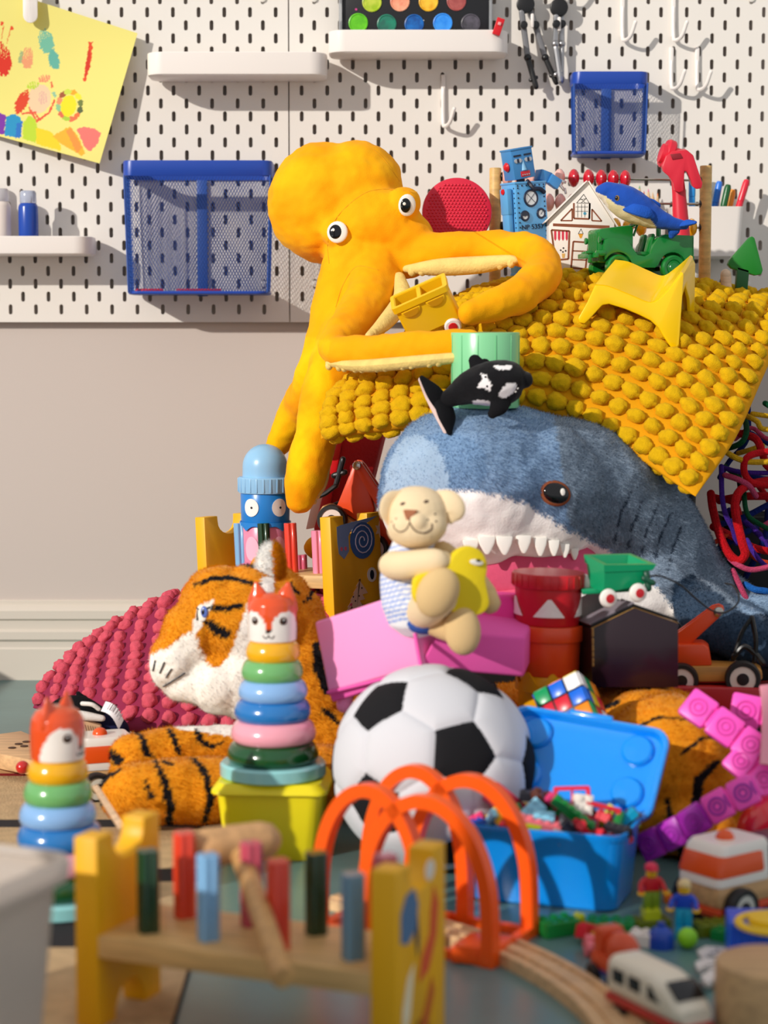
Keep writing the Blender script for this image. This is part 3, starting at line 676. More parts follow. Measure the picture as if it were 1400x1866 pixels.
# ================================================================ pompom pillows
def pomvars(name, m, n=4, s=(12, 12, 9), sub=2):
    out = []
    for k in range(n):
        bm = bmesh.new(); bmesh.ops.create_icosphere(bm, subdivisions=sub+1, radius=1)
        for v_ in bm.verts:
            p = v_.co.copy(); d = 1+.22*noise.noise(p*1.5+Vector((k*9, 0, 0)))+.14*noise.noise(p*4+Vector((0, k*7, 0)))+.12*noise.noise(p*10)
            v_.co = Vector((p.x*s[0]*d, p.y*s[1]*d, p.z*s[2]*d+s[2]*.35))*.001
        me = bpy.data.meshes.new(name); bm.to_mesh(me); bm.free(); me.polygons.foreach_set('use_smooth', [True]*len(me.polygons)); me.materials.append(m); out.append(me)
    return out
def pompillow(name, label, cat, net, T, nrow, ncol, basec, pomc, psz, loc, off=0.0, back=1, bulge=.42, jit=.5):
    NU, NV = 10, 10; g = grid(net, NU, NV); h, w_ = len(g), len(g[0]); t = thing(name, label, cat, loc)
    def nrm(j, i):
        a = g[j][min(w_-1, i+1)]-g[j][max(0, i-1)]; b_ = g[min(h-1, j+1)][i]-g[max(0, j-1)][i]; return a.cross(b_).normalized()
    N_ = [[nrm(j, i) for i in range(w_)] for j in range(h)]
    sgn = -1 if sum(N_[j][i].dot(g[j][i]-CAMP) for j in range(h) for i in range(w_)) > 0 else 1
    def thick(u, v_): return T*(max(0, math.sin(math.pi*u))**bulge)*(max(0, math.sin(math.pi*v_))**bulge)
    def at(u, v_, side):
        fi, fj = u*(w_-1), v_*(h-1); i, j = min(int(fi), w_-2), min(int(fj), h-2); a, b_ = fi-i, fj-j
        lp = lambda A: (A[j][i]*(1-a)+A[j][i+1]*a)*(1-b_)+(A[j+1][i]*(1-a)+A[j+1][i+1]*a)*b_
        n_ = lp(N_).normalized()*sgn; return lp(g)+n_*side*thick(u, v_)/2
    K = 48; ss = [ (1-math.cos(math.pi*i/K))/2 for i in range(K+1)]
    v, f = [], []
    for side in (1, -1):
        o = len(v)
        for b_ in ss:
            for a in ss: v.append(at(a, b_, side))
        for j in range(K):
            for i in range(K):
                q = [o+j*(K+1)+i, o+j*(K+1)+i+1, o+(j+1)*(K+1)+i+1, o+(j+1)*(K+1)+i]; f.append(q if side*sgn > 0 else q[::-1])
    me = mesh('cover', (v, f), None); bm = bmesh.new(); bm.from_mesh(me); bmesh.ops.remove_doubles(bm, verts=bm.verts, dist=.0003); bmesh.ops.recalc_face_normals(bm, faces=bm.faces); bm.to_mesh(me); bm.free()
    me.polygons.foreach_set('use_smooth', [True]*len(me.polygons)); me.materials.append(cloth(basec, bump=.2, bscale=300)); 
    B = bvh(me)
    F = FR[t.name]; Fm = F.copy(); Fm.translation *= .001; me.transform(Fm.inverted()); ob('cover', me, None, t)
    pm = mat('chenille', pomc, .9, sheen=.3, bump=.6, bscale=900, var=.12, vscale=160); vs = pomvars('tuft', pm, 4, psz); cand = []
    for side in ([1, -1] if back else [1]):
        for r in range(nrow):
            vv = (r+.5)/nrow; 
            if side < 0 and back < 1 and not (vv < back): continue
            # even spacing by arc length along the row
            pts = [at(.012+.976*i/90, vv, side) for i in range(91)]; L_ = [0]
            for i in range(90): L_.append(L_[-1]+(pts[i+1]-pts[i]).length)
            nc = max(3, int(L_[-1]/(ncol)))
            for c in range(nc):
                s = (c+.5+off*(r % 2))/nc*L_[-1]; k = 0
                while k < 89 and L_[k+1] < s: k += 1
                uu = .012+.976*(k+(s-L_[k])/max(1e-6, L_[k+1]-L_[k]))/90; uu = min(.985, max(.015, uu)); p = at(uu, vv, side)
                e_ = .01; du = at(min(.99, uu+e_), vv, side)-at(max(.01, uu-e_), vv, side); dv = at(uu, min(.99, vv+e_), side)-at(uu, max(.01, vv-e_), side)
                n_ = du.cross(dv).normalized()
                loc_, nn, _, _ = B.find_nearest(p)
                if nn.length: n_ = nn
                x = du.normalized(); x = (x-n_*x.dot(n_)).normalized(); y = n_.cross(x)
                M = Matrix((x, y, n_)).transposed().to_4x4(); M.translation = p
                vis = n_.dot((CAMP-p).normalized()); q = proj([p])[0]
                inf = -40 < q[0] < 1440 and -40 < q[1] < 1900
                cand.append((-(1 if (vis > -.15 and inf) else 0), -vis/(p-CAMP).length, M, loc_))
    cand.sort(key=lambda a: (a[0], a[1])); top, rest = cand[:300], cand[300:]
    for i, (_, _, M, _) in enumerate(top):
        j = random.Random(i); Ml = F.inverted() @ M @ Matrix.Rotation(j.uniform(-.35, .35)*jit, 4, 'Z') @ Matrix.Diagonal((j.uniform(.88, 1.12), j.uniform(.88, 1.12), j.uniform(.85, 1.2), 1))
        Ml.translation *= .001; o = bpy.data.objects.new('tuft', vs[i % 4]); COL.objects.link(o); o.parent = t; o.matrix_local = Ml
    if rest:
        bm = bmesh.new()
        for i, (_, _, M, _) in enumerate(rest):
            Ml = F.inverted() @ M; Ml.translation *= .001; mm = vs[i % 4].copy(); mm.transform(Ml); bm.from_mesh(mm); bpy.data.meshes.remove(mm)
        me2 = bpy.data.meshes.new('tufts'); bm.to_mesh(me2); bm.free(); me2.polygons.foreach_set('use_smooth', [True]*len(me2.polygons))
        if not me2.materials: me2.materials.append(pm)
        ob('tufts', me2, None, t, kind='stuff')
    return t, B
ynet = [[P(585, 800, 2590), P(760, 775, 2530), P(960, 745, 2550), P(1120, 810, 2520), P(1268, 905, 2440)],
        [P(590, 742, 2610), P(790, 690, 2575), P(980, 640, 2610), P(1180, 690, 2590), P(1340, 800, 2520)],
        [P(660, 700, 2650), P(830, 620, 2660), P(1010, 570, 2690), P(1200, 595, 2680), P(1390, 690, 2640)],
        [P(740, 640, 2760), P(870, 572, 2800), P(1030, 542, 2830), P(1220, 548, 2820), P(1430, 600, 2770)],
        [P(800, 575, 2900), P(900, 540, 2930), P(1060, 528, 2950), P(1240, 532, 2950), P(1460, 550, 2900)]]
YP = pompillow('pompom_pillow', 'yellow pillow covered in rows of chenille tufts under the octopus arms and green jeep', 'pillow', ynet, 66, 17, 25.5, '#dd9a0a', '#e2b10c', (13.2, 10.8, 8.8), P(960, 700, 2650), back=.45)
pnet = [[P(60, 1290, 2700), P(190, 1318, 2520), P(330, 1342, 2440), P(470, 1345, 2420), P(600, 1320, 2430)],
        [P(72, 1268, 2730), P(200, 1268, 2590), P(340, 1270, 2530), P(480, 1262, 2520), P(620, 1240, 2540)],
        [P(90, 1245, 2760), P(215, 1215, 2680), P(360, 1190, 2640), P(500, 1172, 2640), P(640, 1160, 2650)],
        [P(110, 1225, 2770), P(235, 1165, 2730), P(370, 1115, 2700), P(510, 1100, 2700), P(650, 1100, 2700)],
        [P(130, 1210, 2790), P(250, 1135, 2800), P(380, 1080, 2790), P(520, 1070, 2790), P(655, 1080, 2790)]]
PP = pompillow('pompom_pillow', 'pink pillow of chenille tufts lying on the floor behind the tiger head', 'pillow', [[q[i] for q in pnet] for i in range(5)], 62, 16, 25, '#8e2a4a', '#dc5a6c', (10, 9.6, 8.2), P(340, 1300, 2650), back=.3)
# ================================================================ plush octopus
velvet = mat('velvet', None, .8, vc=True, sheen=.08, bump=.18, bscale=600, var=.9, vscale=13, col2='#faa400')
prims = [E(592, 370, 2860, 82, 86, 78), E(650, 350, 2850, 68, 72, 70), E(560, 380, 2865, 56, 64, 58), E(600, 425, 2850, 50, 40, 50),
         E(690, 410, 2810, 66, 54, 58, (0, 20, 0)), E(655, 470, 2810, 50, 46, 50), E(740, 440, 2800, 42, 40, 44), E(738, 372, 2780, 23, 25, 26), E(618, 425, 2790, 24, 22, 26),
         tube([P(650, 500, 2810), P(615, 590, 2790), P(585, 680, 2760), P(548, 750, 2830), P(508, 808, 2850)], [52, 40, 34, 30, 19], 18),
         tube([P(650, 560, 2800), P(600, 700, 2700), P(575, 800, 2680), P(553, 875, 2670), P(548, 908, 2670)], [42, 34, 30, 28, 20], 18),
         tube([P(690, 470, 2800), P(675, 540, 2740), P(640, 590, 2670), P(610, 636, 2600), P(662, 640, 2555), P(750, 634, 2500), P(860, 626, 2480)], [38, 34, 28, 21, 20, 20, 18], 18),
         tube([P(740, 470, 2790), P(800, 456, 2770), P(900, 452, 2750), P(972, 462, 2700), P(988, 500, 2650), P(940, 540, 2590), P(852, 572, 2545)], [32, 26, 24, 25, 26, 24, 15], 18),
         tube([P(650, 560, 2900), P(665, 720, 3010), P(655, 880, 3010), P(612, 965, 2930), P(574, 1000, 2830)], [28, 20, 18, 18, 15], 14)]
me = fuse('body', prims, velvet, 4, 5); rumple(me, 3.2, 34); rumple(me, 1.2, 11, 5)
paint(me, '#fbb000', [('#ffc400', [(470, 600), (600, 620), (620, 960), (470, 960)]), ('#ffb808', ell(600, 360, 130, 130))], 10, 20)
Bo = bvh(me)
t = thing('plush_octopus', 'big yellow velvet plush octopus leaning over the tufted yellow pillow', 'plush toy', P(620, 700, 2760))
wob('body', me, t)
cream = mat('velvet', '#efd27e', .85, sheen=.3, bump=.5, bscale=260, var=.12, vscale=60)
def suck(pts, r, fl, up, nb=9):
    pr = [tube(pts, r, 12, flat=fl, up=up)]; path = smoothpath(pts, 6)
    for i in range(nb):
        q = path[int((i+.5)/nb*(len(path)-1))]; pr.append(X(sph(r[1] if isinstance(r, list) else r, n=10, m=6), q+Vector(up)*0+Vector((0, -2, -3)), s=(.5, .55, .62)))
    return pr
ob('sucker_strip', suck([P(600, 662, 2586), P(660, 667, 2532), P(750, 660, 2480), P(850, 650, 2462)], [5, 10, 10, 8], .8, (0, 0, 1), 12), cream, t, W=True)
ob('sucker_strip', suck([P(742, 490, 2762), P(800, 487, 2744), P(880, 482, 2727), P(942, 472, 2700)], [6, 13, 13, 7], .9, (0, 0, 1), 9), cream, t, W=True)
ob('sucker_strip', suck([P(612, 780, 2690), P(598, 830, 2685), P(588, 880, 2680), P(570, 915, 2678)], [4, 7, 8, 4], .8, (1, 0, 0), 10), cream, t, W=True)
ob('sucker_strip', suck([P(728, 505, 2750), P(733, 545, 2715), P(700, 590, 2640), P(672, 612, 2600)], [8, 13, 11, 5], .8, (0, 0, 1), 6), cream, t, W=True)
wht = mat('felt', '#f3efe6', .8); eyb = plastic('#0c0c0e', .12)
for px, py, sx in ((615, 423, 1), (742, 374, .85)):
    ob('eye', on(Bo, px, py, X(sph(14), s=(sx*1.02, 1.08, .28))), wht, t, W=True); ob('pupil', on(Bo, px-3, py, X(sph(8.6), s=(sx, 1.15, .3)), 3.0), eyb, t, W=True)
    ob('glint', on(Bo, px-5, py-3, X(sph(2.2), s=(1, 1, .3)), 5.6), wht, t, W=True)
seamd = mat('velvet', '#dc9c04', .9)
ob('seam', [strip_on(Bo, L_, .5, .1) for L_ in ([(600, 480), (598, 440), (615, 395), (660, 355), (700, 345), (760, 350)], [(690, 492), (650, 486), (625, 520), (612, 560)], [(668, 262), (700, 290), (728, 330)])], seamd, t, W=True)
# ================================================================ plush shark
sharkm = mat('plush_fur', None, .9, vc=True, sheen=.4, bump=.3, bscale=350, var=.16, vscale=18)
head = [E(862, 888, 2470, 116, 102, 118), E(800, 905, 2480, 75, 82, 90), E(960, 900, 2480, 105, 96, 100),
        tube([P(930, 885, 2490), P(1080, 905, 2530), P(1190, 985, 2560), P(1270, 1070, 2580), P(1380, 1135, 2590), P(1480, 1190, 2600)], [100, 84, 68, 50, 32, 22], 24),
        tube([P(1200, 1080, 2520), P(1110, 1105, 2480), P(1000, 1120, 2430), P(880, 1150, 2400)], [62, 46, 38, 30], 16),
        tube([P(1265, 1080, 2490), P(1290, 1120, 2440), P(1360, 1160, 2400), P(1450, 1190, 2390)], [30, 40, 42, 24], 16, flat=.6, up=(0, -1, .3)),
        tube([P(1440, 1180, 2600), P(1500, 1120, 2620)], [20, 10], 10), tube([P(1330, 1100, 2570), P(1400, 1112, 2560), P(1450, 1108, 2560)], [24, 24, 20], 14)]
me = fuse('body', head, sharkm, 4.5, 8)
band = [(640, 1060), (650, 930), (700, 925), (760, 900), (800, 894), (870, 893), (920, 903), (960, 918), (1000, 942), (1040, 968), (1080, 988), (1130, 1016), (1180, 1050), (1215, 1090), (1245, 1140), (1250, 1250), (640, 1250)]
rumple(me, 4, 45); rumple(me, 1.5, 14, 3)
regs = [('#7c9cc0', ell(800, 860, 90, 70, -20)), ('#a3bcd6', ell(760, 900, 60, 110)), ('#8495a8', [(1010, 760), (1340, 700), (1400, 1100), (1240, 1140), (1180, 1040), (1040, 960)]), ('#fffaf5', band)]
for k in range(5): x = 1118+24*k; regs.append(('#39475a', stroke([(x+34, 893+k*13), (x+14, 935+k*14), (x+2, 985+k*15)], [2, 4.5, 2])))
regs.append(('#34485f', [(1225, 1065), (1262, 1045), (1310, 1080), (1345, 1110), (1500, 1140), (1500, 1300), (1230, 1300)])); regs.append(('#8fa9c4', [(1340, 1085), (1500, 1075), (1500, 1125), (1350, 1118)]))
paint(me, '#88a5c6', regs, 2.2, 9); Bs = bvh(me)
t = thing('plush_shark', 'big grey blue plush shark with open pink mouth lying on the heap', 'plush toy', P(1000, 1100, 2520))
wob('body', me, t); me2 = me.copy(); Fm = FR[t.name].copy(); Fm.translation *= .001; me2.transform(Fm)
furm = furmat()
fur(t, me2, 90000, 4.5, .9, furm, (.25, .0, -.75), .9, mask=lambda V: (V[:, 1] < 2620) & ~inpoly(proj(V), band))
mouthm = cloth('#d9577a', bump=.3, bscale=200)
ob('mouth_lining', [E(920, 1030, 2480, 118, 52, 70), E(960, 1090, 2470, 110, 40, 60)], mouthm, t, W=True)
tl = cloth('#e9a6a6')
for i, (x, y, w_, l_) in enumerate(((858, 992, 30, 22), (887, 986, 32, 28), (919, 986, 31, 29), (954, 984, 29, 28), (984, 988, 26, 29), (1009, 993, 21, 24), (1029, 1000, 18, 20), (1047, 1008, 15, 16))):
    w_ /= 1.48; l_ /= 1.48; p, n_ = hit(Bs, x, y-6); p = P(x, y-4, p.y-3)
    out = [(-w_/2, 3), (-w_*.42, -l_*.3), (-w_*.22, -l_*.75), (-w_*.08, -l_), (w_*.08, -l_), (w_*.22, -l_*.75), (w_*.42, -l_*.3), (w_/2, 3)]
    ob('tooth', X(prism(out, 6, 2.2, y0=-3), p, (-8, 0, 12)), wht, t, W=True)
for i in range(7): 
    x = 985+i*15; ob('lower_tooth', X(sph(5, n=10, m=6), P(x, 1052+i*1.5, 2415+i*8), s=(1, .6, 1)), tl, t, W=True)
ob('eye', on(Bs, 1012, 899, X(sph(20), s=(1, .78, .3), rot=(0, 0, -14))), cloth('#8a4a2c'), t, W=True)
ob('pupil', on(Bs, 1012, 899, X(sph(16.5), s=(1, .76, .3), rot=(0, 0, -14)), 3), eyb, t, W=True)
ob('glint', on(Bs, 1021, 897, X(sph(4.2), s=(.8, 1.1, .3)), 7.5), wht, t, W=True)
# ================================================================ plush tiger
tigm = mat('plush_fur', None, .92, vc=True, sheen=.35, bump=.35, bscale=300, var=.14, vscale=30)
def Z(px, Y, z):
    a = P(px, 1200, Y); return Vector((a.x, Y, z))
prims = [E(450, 1135, 2310, 66, 68, 60), E(400, 1105, 2305, 46, 48, 44), E(350, 1160, 2295, 36, 42, 38), E(318, 1200, 2285, 28, 32, 30), E(300, 1216, 2280, 17, 24, 22), E(345, 1248, 2285, 30, 22, 26), E(400, 1240, 2290, 38, 40, 38), E(450, 1225, 2300, 46, 58, 48),
         E(535, 1150, 2330, 40, 56, 46), E(490, 1100, 2320, 50, 48, 44), E(520, 1215, 2325, 52, 62, 50),
         tube([P(530, 1200, 2330), Z(600, 2330, 80), Z(760, 2330, 72), Z(980, 2320, 74), Z(1120, 2270, 78), Z(1200, 2200, 82)], [56, 62, 66, 70, 74, 80], 24),
         E(1220, 1405, 2160, 80, 86, 85), E(1175, 1330, 2210, 55, 48, 60), E(1300, 1450, 2160, 52, 58, 60),
         tube([P(560, 1340, 2290), P(430, 1358, 2260), P(320, 1362, 2240), P(238, 1376, 2225)], [26, 24, 24, 24], 16), tube([P(238, 1376, 2225), P(232, 1420, 2215)], [24, 20], 12),
         tube([P(600, 1420, 2260), P(450, 1436, 2215), P(320, 1440, 2190), P(240, 1446, 2180)], [42, 39, 37, 35], 18),
         tube([Z(1180, 2120, 34), Z(1300, 2060, 30)], [36, 30], 14)]
me = fuse('body', prims, tigm, 3.4, 7); rumple(me, 2.2, 22); rumple(me, 1.0, 8, 4)
K = '#17151a'; W_ = '#fffaf0'; regs = []
face = [(390, 1020), (250, 1215), (262, 1230)]
regs.append((W_, [(478, 1052), (455, 1095), (436, 1140), (424, 1185), (400, 1215), (380, 1212), (366, 1180), (355, 1150), (345, 1150), (300, 1182), (262, 1195), (250, 1290), (330, 1330), (440, 1345), (452, 1290), (470, 1200), (500, 1100), (500, 1050)]))
regs.append((W_, [(388, 1092), (360, 1106), (350, 1150), (362, 1152), (380, 1118), (392, 1100)]))
for s_, w_ in (([(352, 1066), (385, 1054), (420, 1053), (476, 1066)], [5, 10, 9, 5]), ([(366, 1066), (378, 1058), (392, 1054)], [4, 9, 4]), ([(385, 1108), (415, 1107), (445, 1102)], [9, 11, 7]), ([(370, 1128), (395, 1146), (420, 1158)], [9, 20, 14]),
               ([(440, 1026), (455, 1031), (468, 1034)], [3, 5, 3]), ([(552, 1100), (566, 1088), (570, 1072)], [4, 8, 4]), ([(575, 1170), (582, 1220), (596, 1265)], [14, 20, 10]), ([(585, 1290), (600, 1300), (620, 1320)], [6, 12, 8]), ([(530, 1060), (545, 1085)], [4, 6])):
    regs.append((K, stroke(s_, w_)))
for s_, w_ in (([(250, 1332), (262, 1350), (268, 1376), (282, 1380)], [6, 12, 14, 4]), ([(307, 1328), (320, 1352), (330, 1378)], [8, 13, 10]), ([(355, 1328), (368, 1350), (385, 1362), (410, 1350)], [8, 13, 9, 4]), ([(196, 1364), (212, 1380), (222, 1392)], [4, 20, 18]),
               ([(282, 1384), (300, 1420), (312, 1470), (306, 1510)], [6, 14, 17, 12]), ([(265, 1420), (277, 1455)], [4, 12]), ([(352, 1380), (375, 1410), (386, 1450), (372, 1500)], [7, 13, 13, 9]), ([(180, 1432), (200, 1412), (222, 1402)], [12, 7, 4]), ([(295, 1386), (315, 1395)], [5, 8]), ([(186, 1450), (180, 1475)], [8, 10])):
    regs.append((K, stroke(s_, w_)))
for s_, w_ in (([(1148, 1250), (1185, 1254)], [4, 7]), ([(1150, 1330), (1200, 1306), (1260, 1312)], [4, 5, 3]), ([(1240, 1375), (1280, 1345), (1340, 1340)], [5, 6, 3]), ([(1268, 1470), (1275, 1420), (1310, 1385)], [18, 20, 8]), ([(1300, 1320), (1350, 1370)], [4, 10]), ([(1215, 1450), (1225, 1500), (1245, 1560)], [8, 10, 14]),
               ([(1250, 1500), (1290, 1480)], [8, 12]), ([(1100, 1290), (1130, 1278)], [8, 10]), ([(640, 1260), (620, 1400)], [10, 20]), ([(1070, 1250), (1062, 1400)], [10, 16]), ([(900, 1200), (900, 1450)], [14, 18]), ([(760, 1200), (760, 1450)], [14, 18])):
    regs.append((K, stroke(s_, w_)))
paint(me, '#e8961a', regs, 1.7, 4); Bt = bvh(me)
t = thing('plush_tiger', 'big orange plush tiger with black stripes lying in the heap, head turned left', 'plush toy', Z(700, 2300, 0))
wob('body', me, t); me2 = me.copy(); Fm = FR[t.name].copy(); Fm.translation *= .001; me2.transform(Fm)
fur(t, me2, 120000, 4.2, .85, furm, (.1, 0, -.8), .75, seed=4)
ear = [E(492, 1034, 2298, 16, 30, 9, (0, 4, 0)), E(488, 1072, 2302, 15, 22, 9)]; em = fuse('ear', ear, tigm, 2.2, 3)
paint(em, '#e8961a', [(W_, [(440, 980), (498, 985), (500, 1040), (503, 1100), (440, 1110)])], 1.5, 4)
e2 = em.copy(); wob('ear', em, t); fur(t, e2, 9000, 6, .8, furm, (0, 0, .6), .5, 'ear_fur', 8)
ear = [E(470, 1052, 2360, 12, 26, 9)]; em = fuse('ear', ear, tigm, 2.5, 3); paint(em, '#e8961a', []); wob('ear', em, t)
ob('eye_white', on(Bt, 368, 1117, X(sph(11), s=(.6, .9, .2), rot=(0, 0, 8))), wht, t, W=True)
ob('eye', on(Bt, 373, 1115, X(sph(5.6), s=(.75, 1.2, .3), rot=(0, 0, 8)), 1.6), plastic('#5a74c0', .2), t, W=True)
ob('pupil', on(Bt, 372, 1115, X(sph(2.6), s=(.7, 1.3, .3)), 3.0), eyb, t, W=True)
for L_ in ([(300, 1207), (292, 1226)], [(313, 1219), (303, 1234)], [(336, 1226), (318, 1238), (298, 1250)], [(284, 1204), (280, 1222)], [(360, 1108), (368, 1112), (382, 1106)], [(359, 1130), (361, 1112)]): ob('stitch', strip_on(Bt, L_, .9, 1.2), matte('#33323a'), t, W=True)
# ================================================================ plush football, one part per panel
c0 = Vector((.27, -.90, .33)).normalized(); c1 = Vector((-.53, -.42, .74)); c1 = (c1-c0*c1.dot(c0)).normalized(); c2 = c0.cross(c1)
ic = [Vector(c0), -Vector(c0)]
for k in range(5):
    for s_ in (1, -1):
        a = 2*math.pi*k/5; ic.append((c0*.4472+(c1*math.cos(a)+c2*math.sin(a))*.8944)*s_)
hx = []
for i in range(12):
    for j in range(i+1, 12):
        for k in range(j+1, 12):
            if ic[i].dot(ic[j]) > .4 and ic[j].dot(ic[k]) > .4 and ic[i].dot(ic[k]) > .4: hx.append((ic[i]+ic[j]+ic[k]).normalized())
fn = np.array([list(x) for x in ic+hx]); dist = np.array([2.3274]*len(ic)+[2.2673]*len(hx))
bm = bmesh.new(); bmesh.ops.create_icosphere(bm, subdivisions=7, radius=1); bm.verts.ensure_lookup_table()
BV = np.array([list(v.co) for v in bm.verts]); BF = np.array([[v.index for v in f.verts] for f in bm.faces]); bm.free()
sc_ = BV @ fn.T/dist; srt = np.sort(sc_, 1); gap = (srt[:, -1]-srt[:, -2])*2.3; rad = 106*(1-.035*np.exp(-gap/.035)); VV = BV*rad[:, None]
cl = (BV[BF].mean(1) @ fn.T/dist).argmax(1); bc = P(790, 1394, 2040); bc.z = 106
t = thing('plush_football', 'black and white plush football between the yellow tub and blue box', 'ball', bc)
ballw = cloth('#d3d4da', bump=.1); ballb = cloth('#1b1b1e', bump=.15)
for k in range(len(fn)):
    ff = BF[cl == k]; u, inv = np.unique(ff, return_inverse=True)
    ob('panel', ([Vector(x) for x in VV[u]], inv.reshape(-1, 3).tolist()), ballb if k < 12 else ballw, t, sharp=80, label=None)
# ================================================================ hammering benches
ylw = mat('painted_wood', '#f0b206', .45); beech = wood('#e3b878', .45)
def bench(label, M, L_=250, D=100, H_=156, th=21, shelf_z=76, pegs=(), decals=(), tone=ylw):
    t = thing('hammering_bench', label, 'toy bench', M=M)
    def panel():
        o = []
        for y, z in ((0, 0), (D*.26, 0)): o.append((y, z))
        for a in range(180, -1, -20): o.append((D*.5+D*.24*math.cos(R(a)), 30*math.sin(R(a))))
        o += [(D*.74, 0), (D, 0), (D, H_)]
        o += [(D*.74, H_)]
        for a in range(0, 181, 18): o.append((D*.5+D*.24*math.cos(R(a)), H_-D*.05-D*.2*math.sin(R(a))**.8))
        o += [(D*.26, H_), (0, H_)]
        q = []
        for p in o:
            if not q or (Vector(p)-Vector(q[-1])).length > .6: q.append(p)
        return prism([(-p[0], p[1]) for p in q], th, 1.2, y0=0)
    for s in (0, 1):
        ob('side_panel', X(panel(), (s*(L_-th)+th if True else 0, 0, 0), (0, 0, 90)) if False else XM(panel(), Matrix(((0, 1, 0, s*(L_-th)), (-1, 0, 0, 0), (0, 0, 1, 0), (0, 0, 0, 1)))), tone, t)
    ob('shelf_board', box(L_-2*th+1, D, 18, 1.5, (L_/2, D/2, shelf_z-9)), beech, t)
    for fx, fy, c, h in pegs:
        ob('peg', X(prism(cross2(9.2, 4.4), 150, .6, 1), (th+fx*(L_-2*th), fy*D, shelf_z+h-150), (90, 0, 0)) if False else XM(prism(cross2(9.2, 4.4), h+14, .8, 1), Matrix(((1, 0, 0, th+fx*(L_-2*th)), (0, 0, 1, fy*D), (0, 1, 0, shelf_z-14), (0, 0, 0, 1)))), gloss(c), t)
    return t
BL_, GR, RD, PK = '#7fb2dd', '#0c3a1e', '#e2412a', '#cf5a78'
th_ = R(-23.0); fl = FL(165, 1868); fl = Vector((-245, 1552, 0))
Mb = Matrix.Translation(fl) @ Matrix.Rotation(th_, 4, 'Z')
GB = '#6a93ae'
b1 = bench('yellow hammering bench close to the camera with a mallet laid across', Mb, 276, 100, 156, 21, 78,
           [(.13, .27, GR, 66), (.36, .27, BL_, 68), (.62, .27, RD, 70), (.89, .27, GB, 66), (.16, .74, RD, 70), (.42, .74, '#c04a5e', 68), (.665, .74, GR, 66), (.92, .74, '#c25a6e', 70)])
MX = Mb @ Matrix.Translation((276, 0, 0)) @ Matrix(((0, 0, 1, 0), (1, 0, 0, 0), (0, 1, 0, 0), (0, 0, 0, 1)))     # outer face: local x=depth, y=up, z=out
def on_side(poly, z=.2, M=MX):
    v = [Vector((x, y, z)) for x, y in poly]+[Vector((x, y, z+.5)) for x, y in poly]; n = len(poly)
    return XM((v, [list(range(n))[::-1], list(range(n, 2*n))]+[[i, (i+1) % n, (i+1) % n+n, i+n] for i in range(n)]), M)
def side_art(t, M, s=1, Wd=100):
    f = Wd/100
    def P2(q): return [(x*f, y) for x, y in q]
    ob('printed_bird', on_side(P2([(12, 132), (20, 134), (62, 138), (95, 141), (70, 132), (40, 126), (34, 118), (34, 98), (24, 88), (14, 96), (12, 112)]), .2, M), matte('#7f9ac8'), t, W=True)
    ob('printed_snail', on_side(P2(ell(62, 110, 25, 25)), .5, M), matte('#3a66a8'), t, W=True)
    sp = [(62+(3+19*k/36)*math.cos(k*.42), 110+(3+19*k/36)*math.sin(k*.42)) for k in range(37)]
    ob('printed_spiral', XM(tube([Vector((x*f, y, 1.1)) for x, y in sp], .9, 5, k=1, smooth=False), M), matte('#d8d4e8'), t, W=True)
    ob('printed_eye', on_side(P2(ell(78, 62, 9.5, 10)), .5, M), matte('#f0ece4'), t, W=True); ob('printed_pupil', on_side(P2(ell(78, 62, 4, 6.5)), .9, M), matte('#1c2438'), t, W=True)
    lf = []
    for k in range(11): lf.append((22+k*3.2+(4 if k % 2 else -3), 14+k*4.4+(5 if k % 2 else 0)))
    for k in range(10, -1, -1): lf.append((36+k*3.0+(5 if k % 2 else -3), 6+k*3.9-(3 if k % 2 else 0)))
    ob('printed_leaf', on_side(P2(lf), .3, M), matte('#e8c0a4'), t, W=True)
    for x, y in ((34, 22), (42, 30), (38, 36), (50, 36), (56, 46)): ob('printed_dot', on_side(P2(ell(x, y, 1.3, n=8)), .8, M), matte('#5a4038'), t, W=True)
    for x, y in ((19, 102), (27, 102)): ob('printed_dot', on_side(P2(ell(x, y, 2.4, 2.8, n=10)), .7, M), matte('#d8607a'), t, W=True)
    fw = [(x, y) for k in range(12) for x, y in [(106*.94+(11 if k % 2 else 6)*math.cos(R(30*k)), 122+(12 if k % 2 else 6)*math.sin(R(30*k)))]]
    fw = [(min(x, 99), y) for x, y in fw]; ob('printed_flower', on_side(P2(fw), .3, M), matte('#e9cdb6'), t, W=True)
ob('printed_shape', on_side([(8, 100), (22, 96), (38, 104), (42, 122), (34, 136), (18, 134), (8, 122)], .2), matte('#4f76a0'), b1, W=True)
ob('printed_shape', on_side([(40, 118), (44, 96), (42, 80), (36, 96)], .2), matte('#2a3a50'), b1, W=True)
ob('printed_shape', on_side([(44, 60), (64, 64), (80, 88), (84, 112), (74, 128), (68, 110), (66, 92), (50, 78)], .2), matte('#e0582c'), b1, W=True)
ob('printed_shape', on_side([(12, 20), (26, 40), (34, 78), (22, 70), (12, 48)], .2), matte('#ede2c4'), b1, W=True)
ob('printed_shape', on_side([(40, 8), (60, 16), (76, 44), (70, 58), (56, 36), (42, 22)], .2), matte('#c8641e'), b1, W=True)
ob('printed_shape', on_side(ell(66, 142, 9, 8), .2), matte('#e8e2da'), b1, W=True)
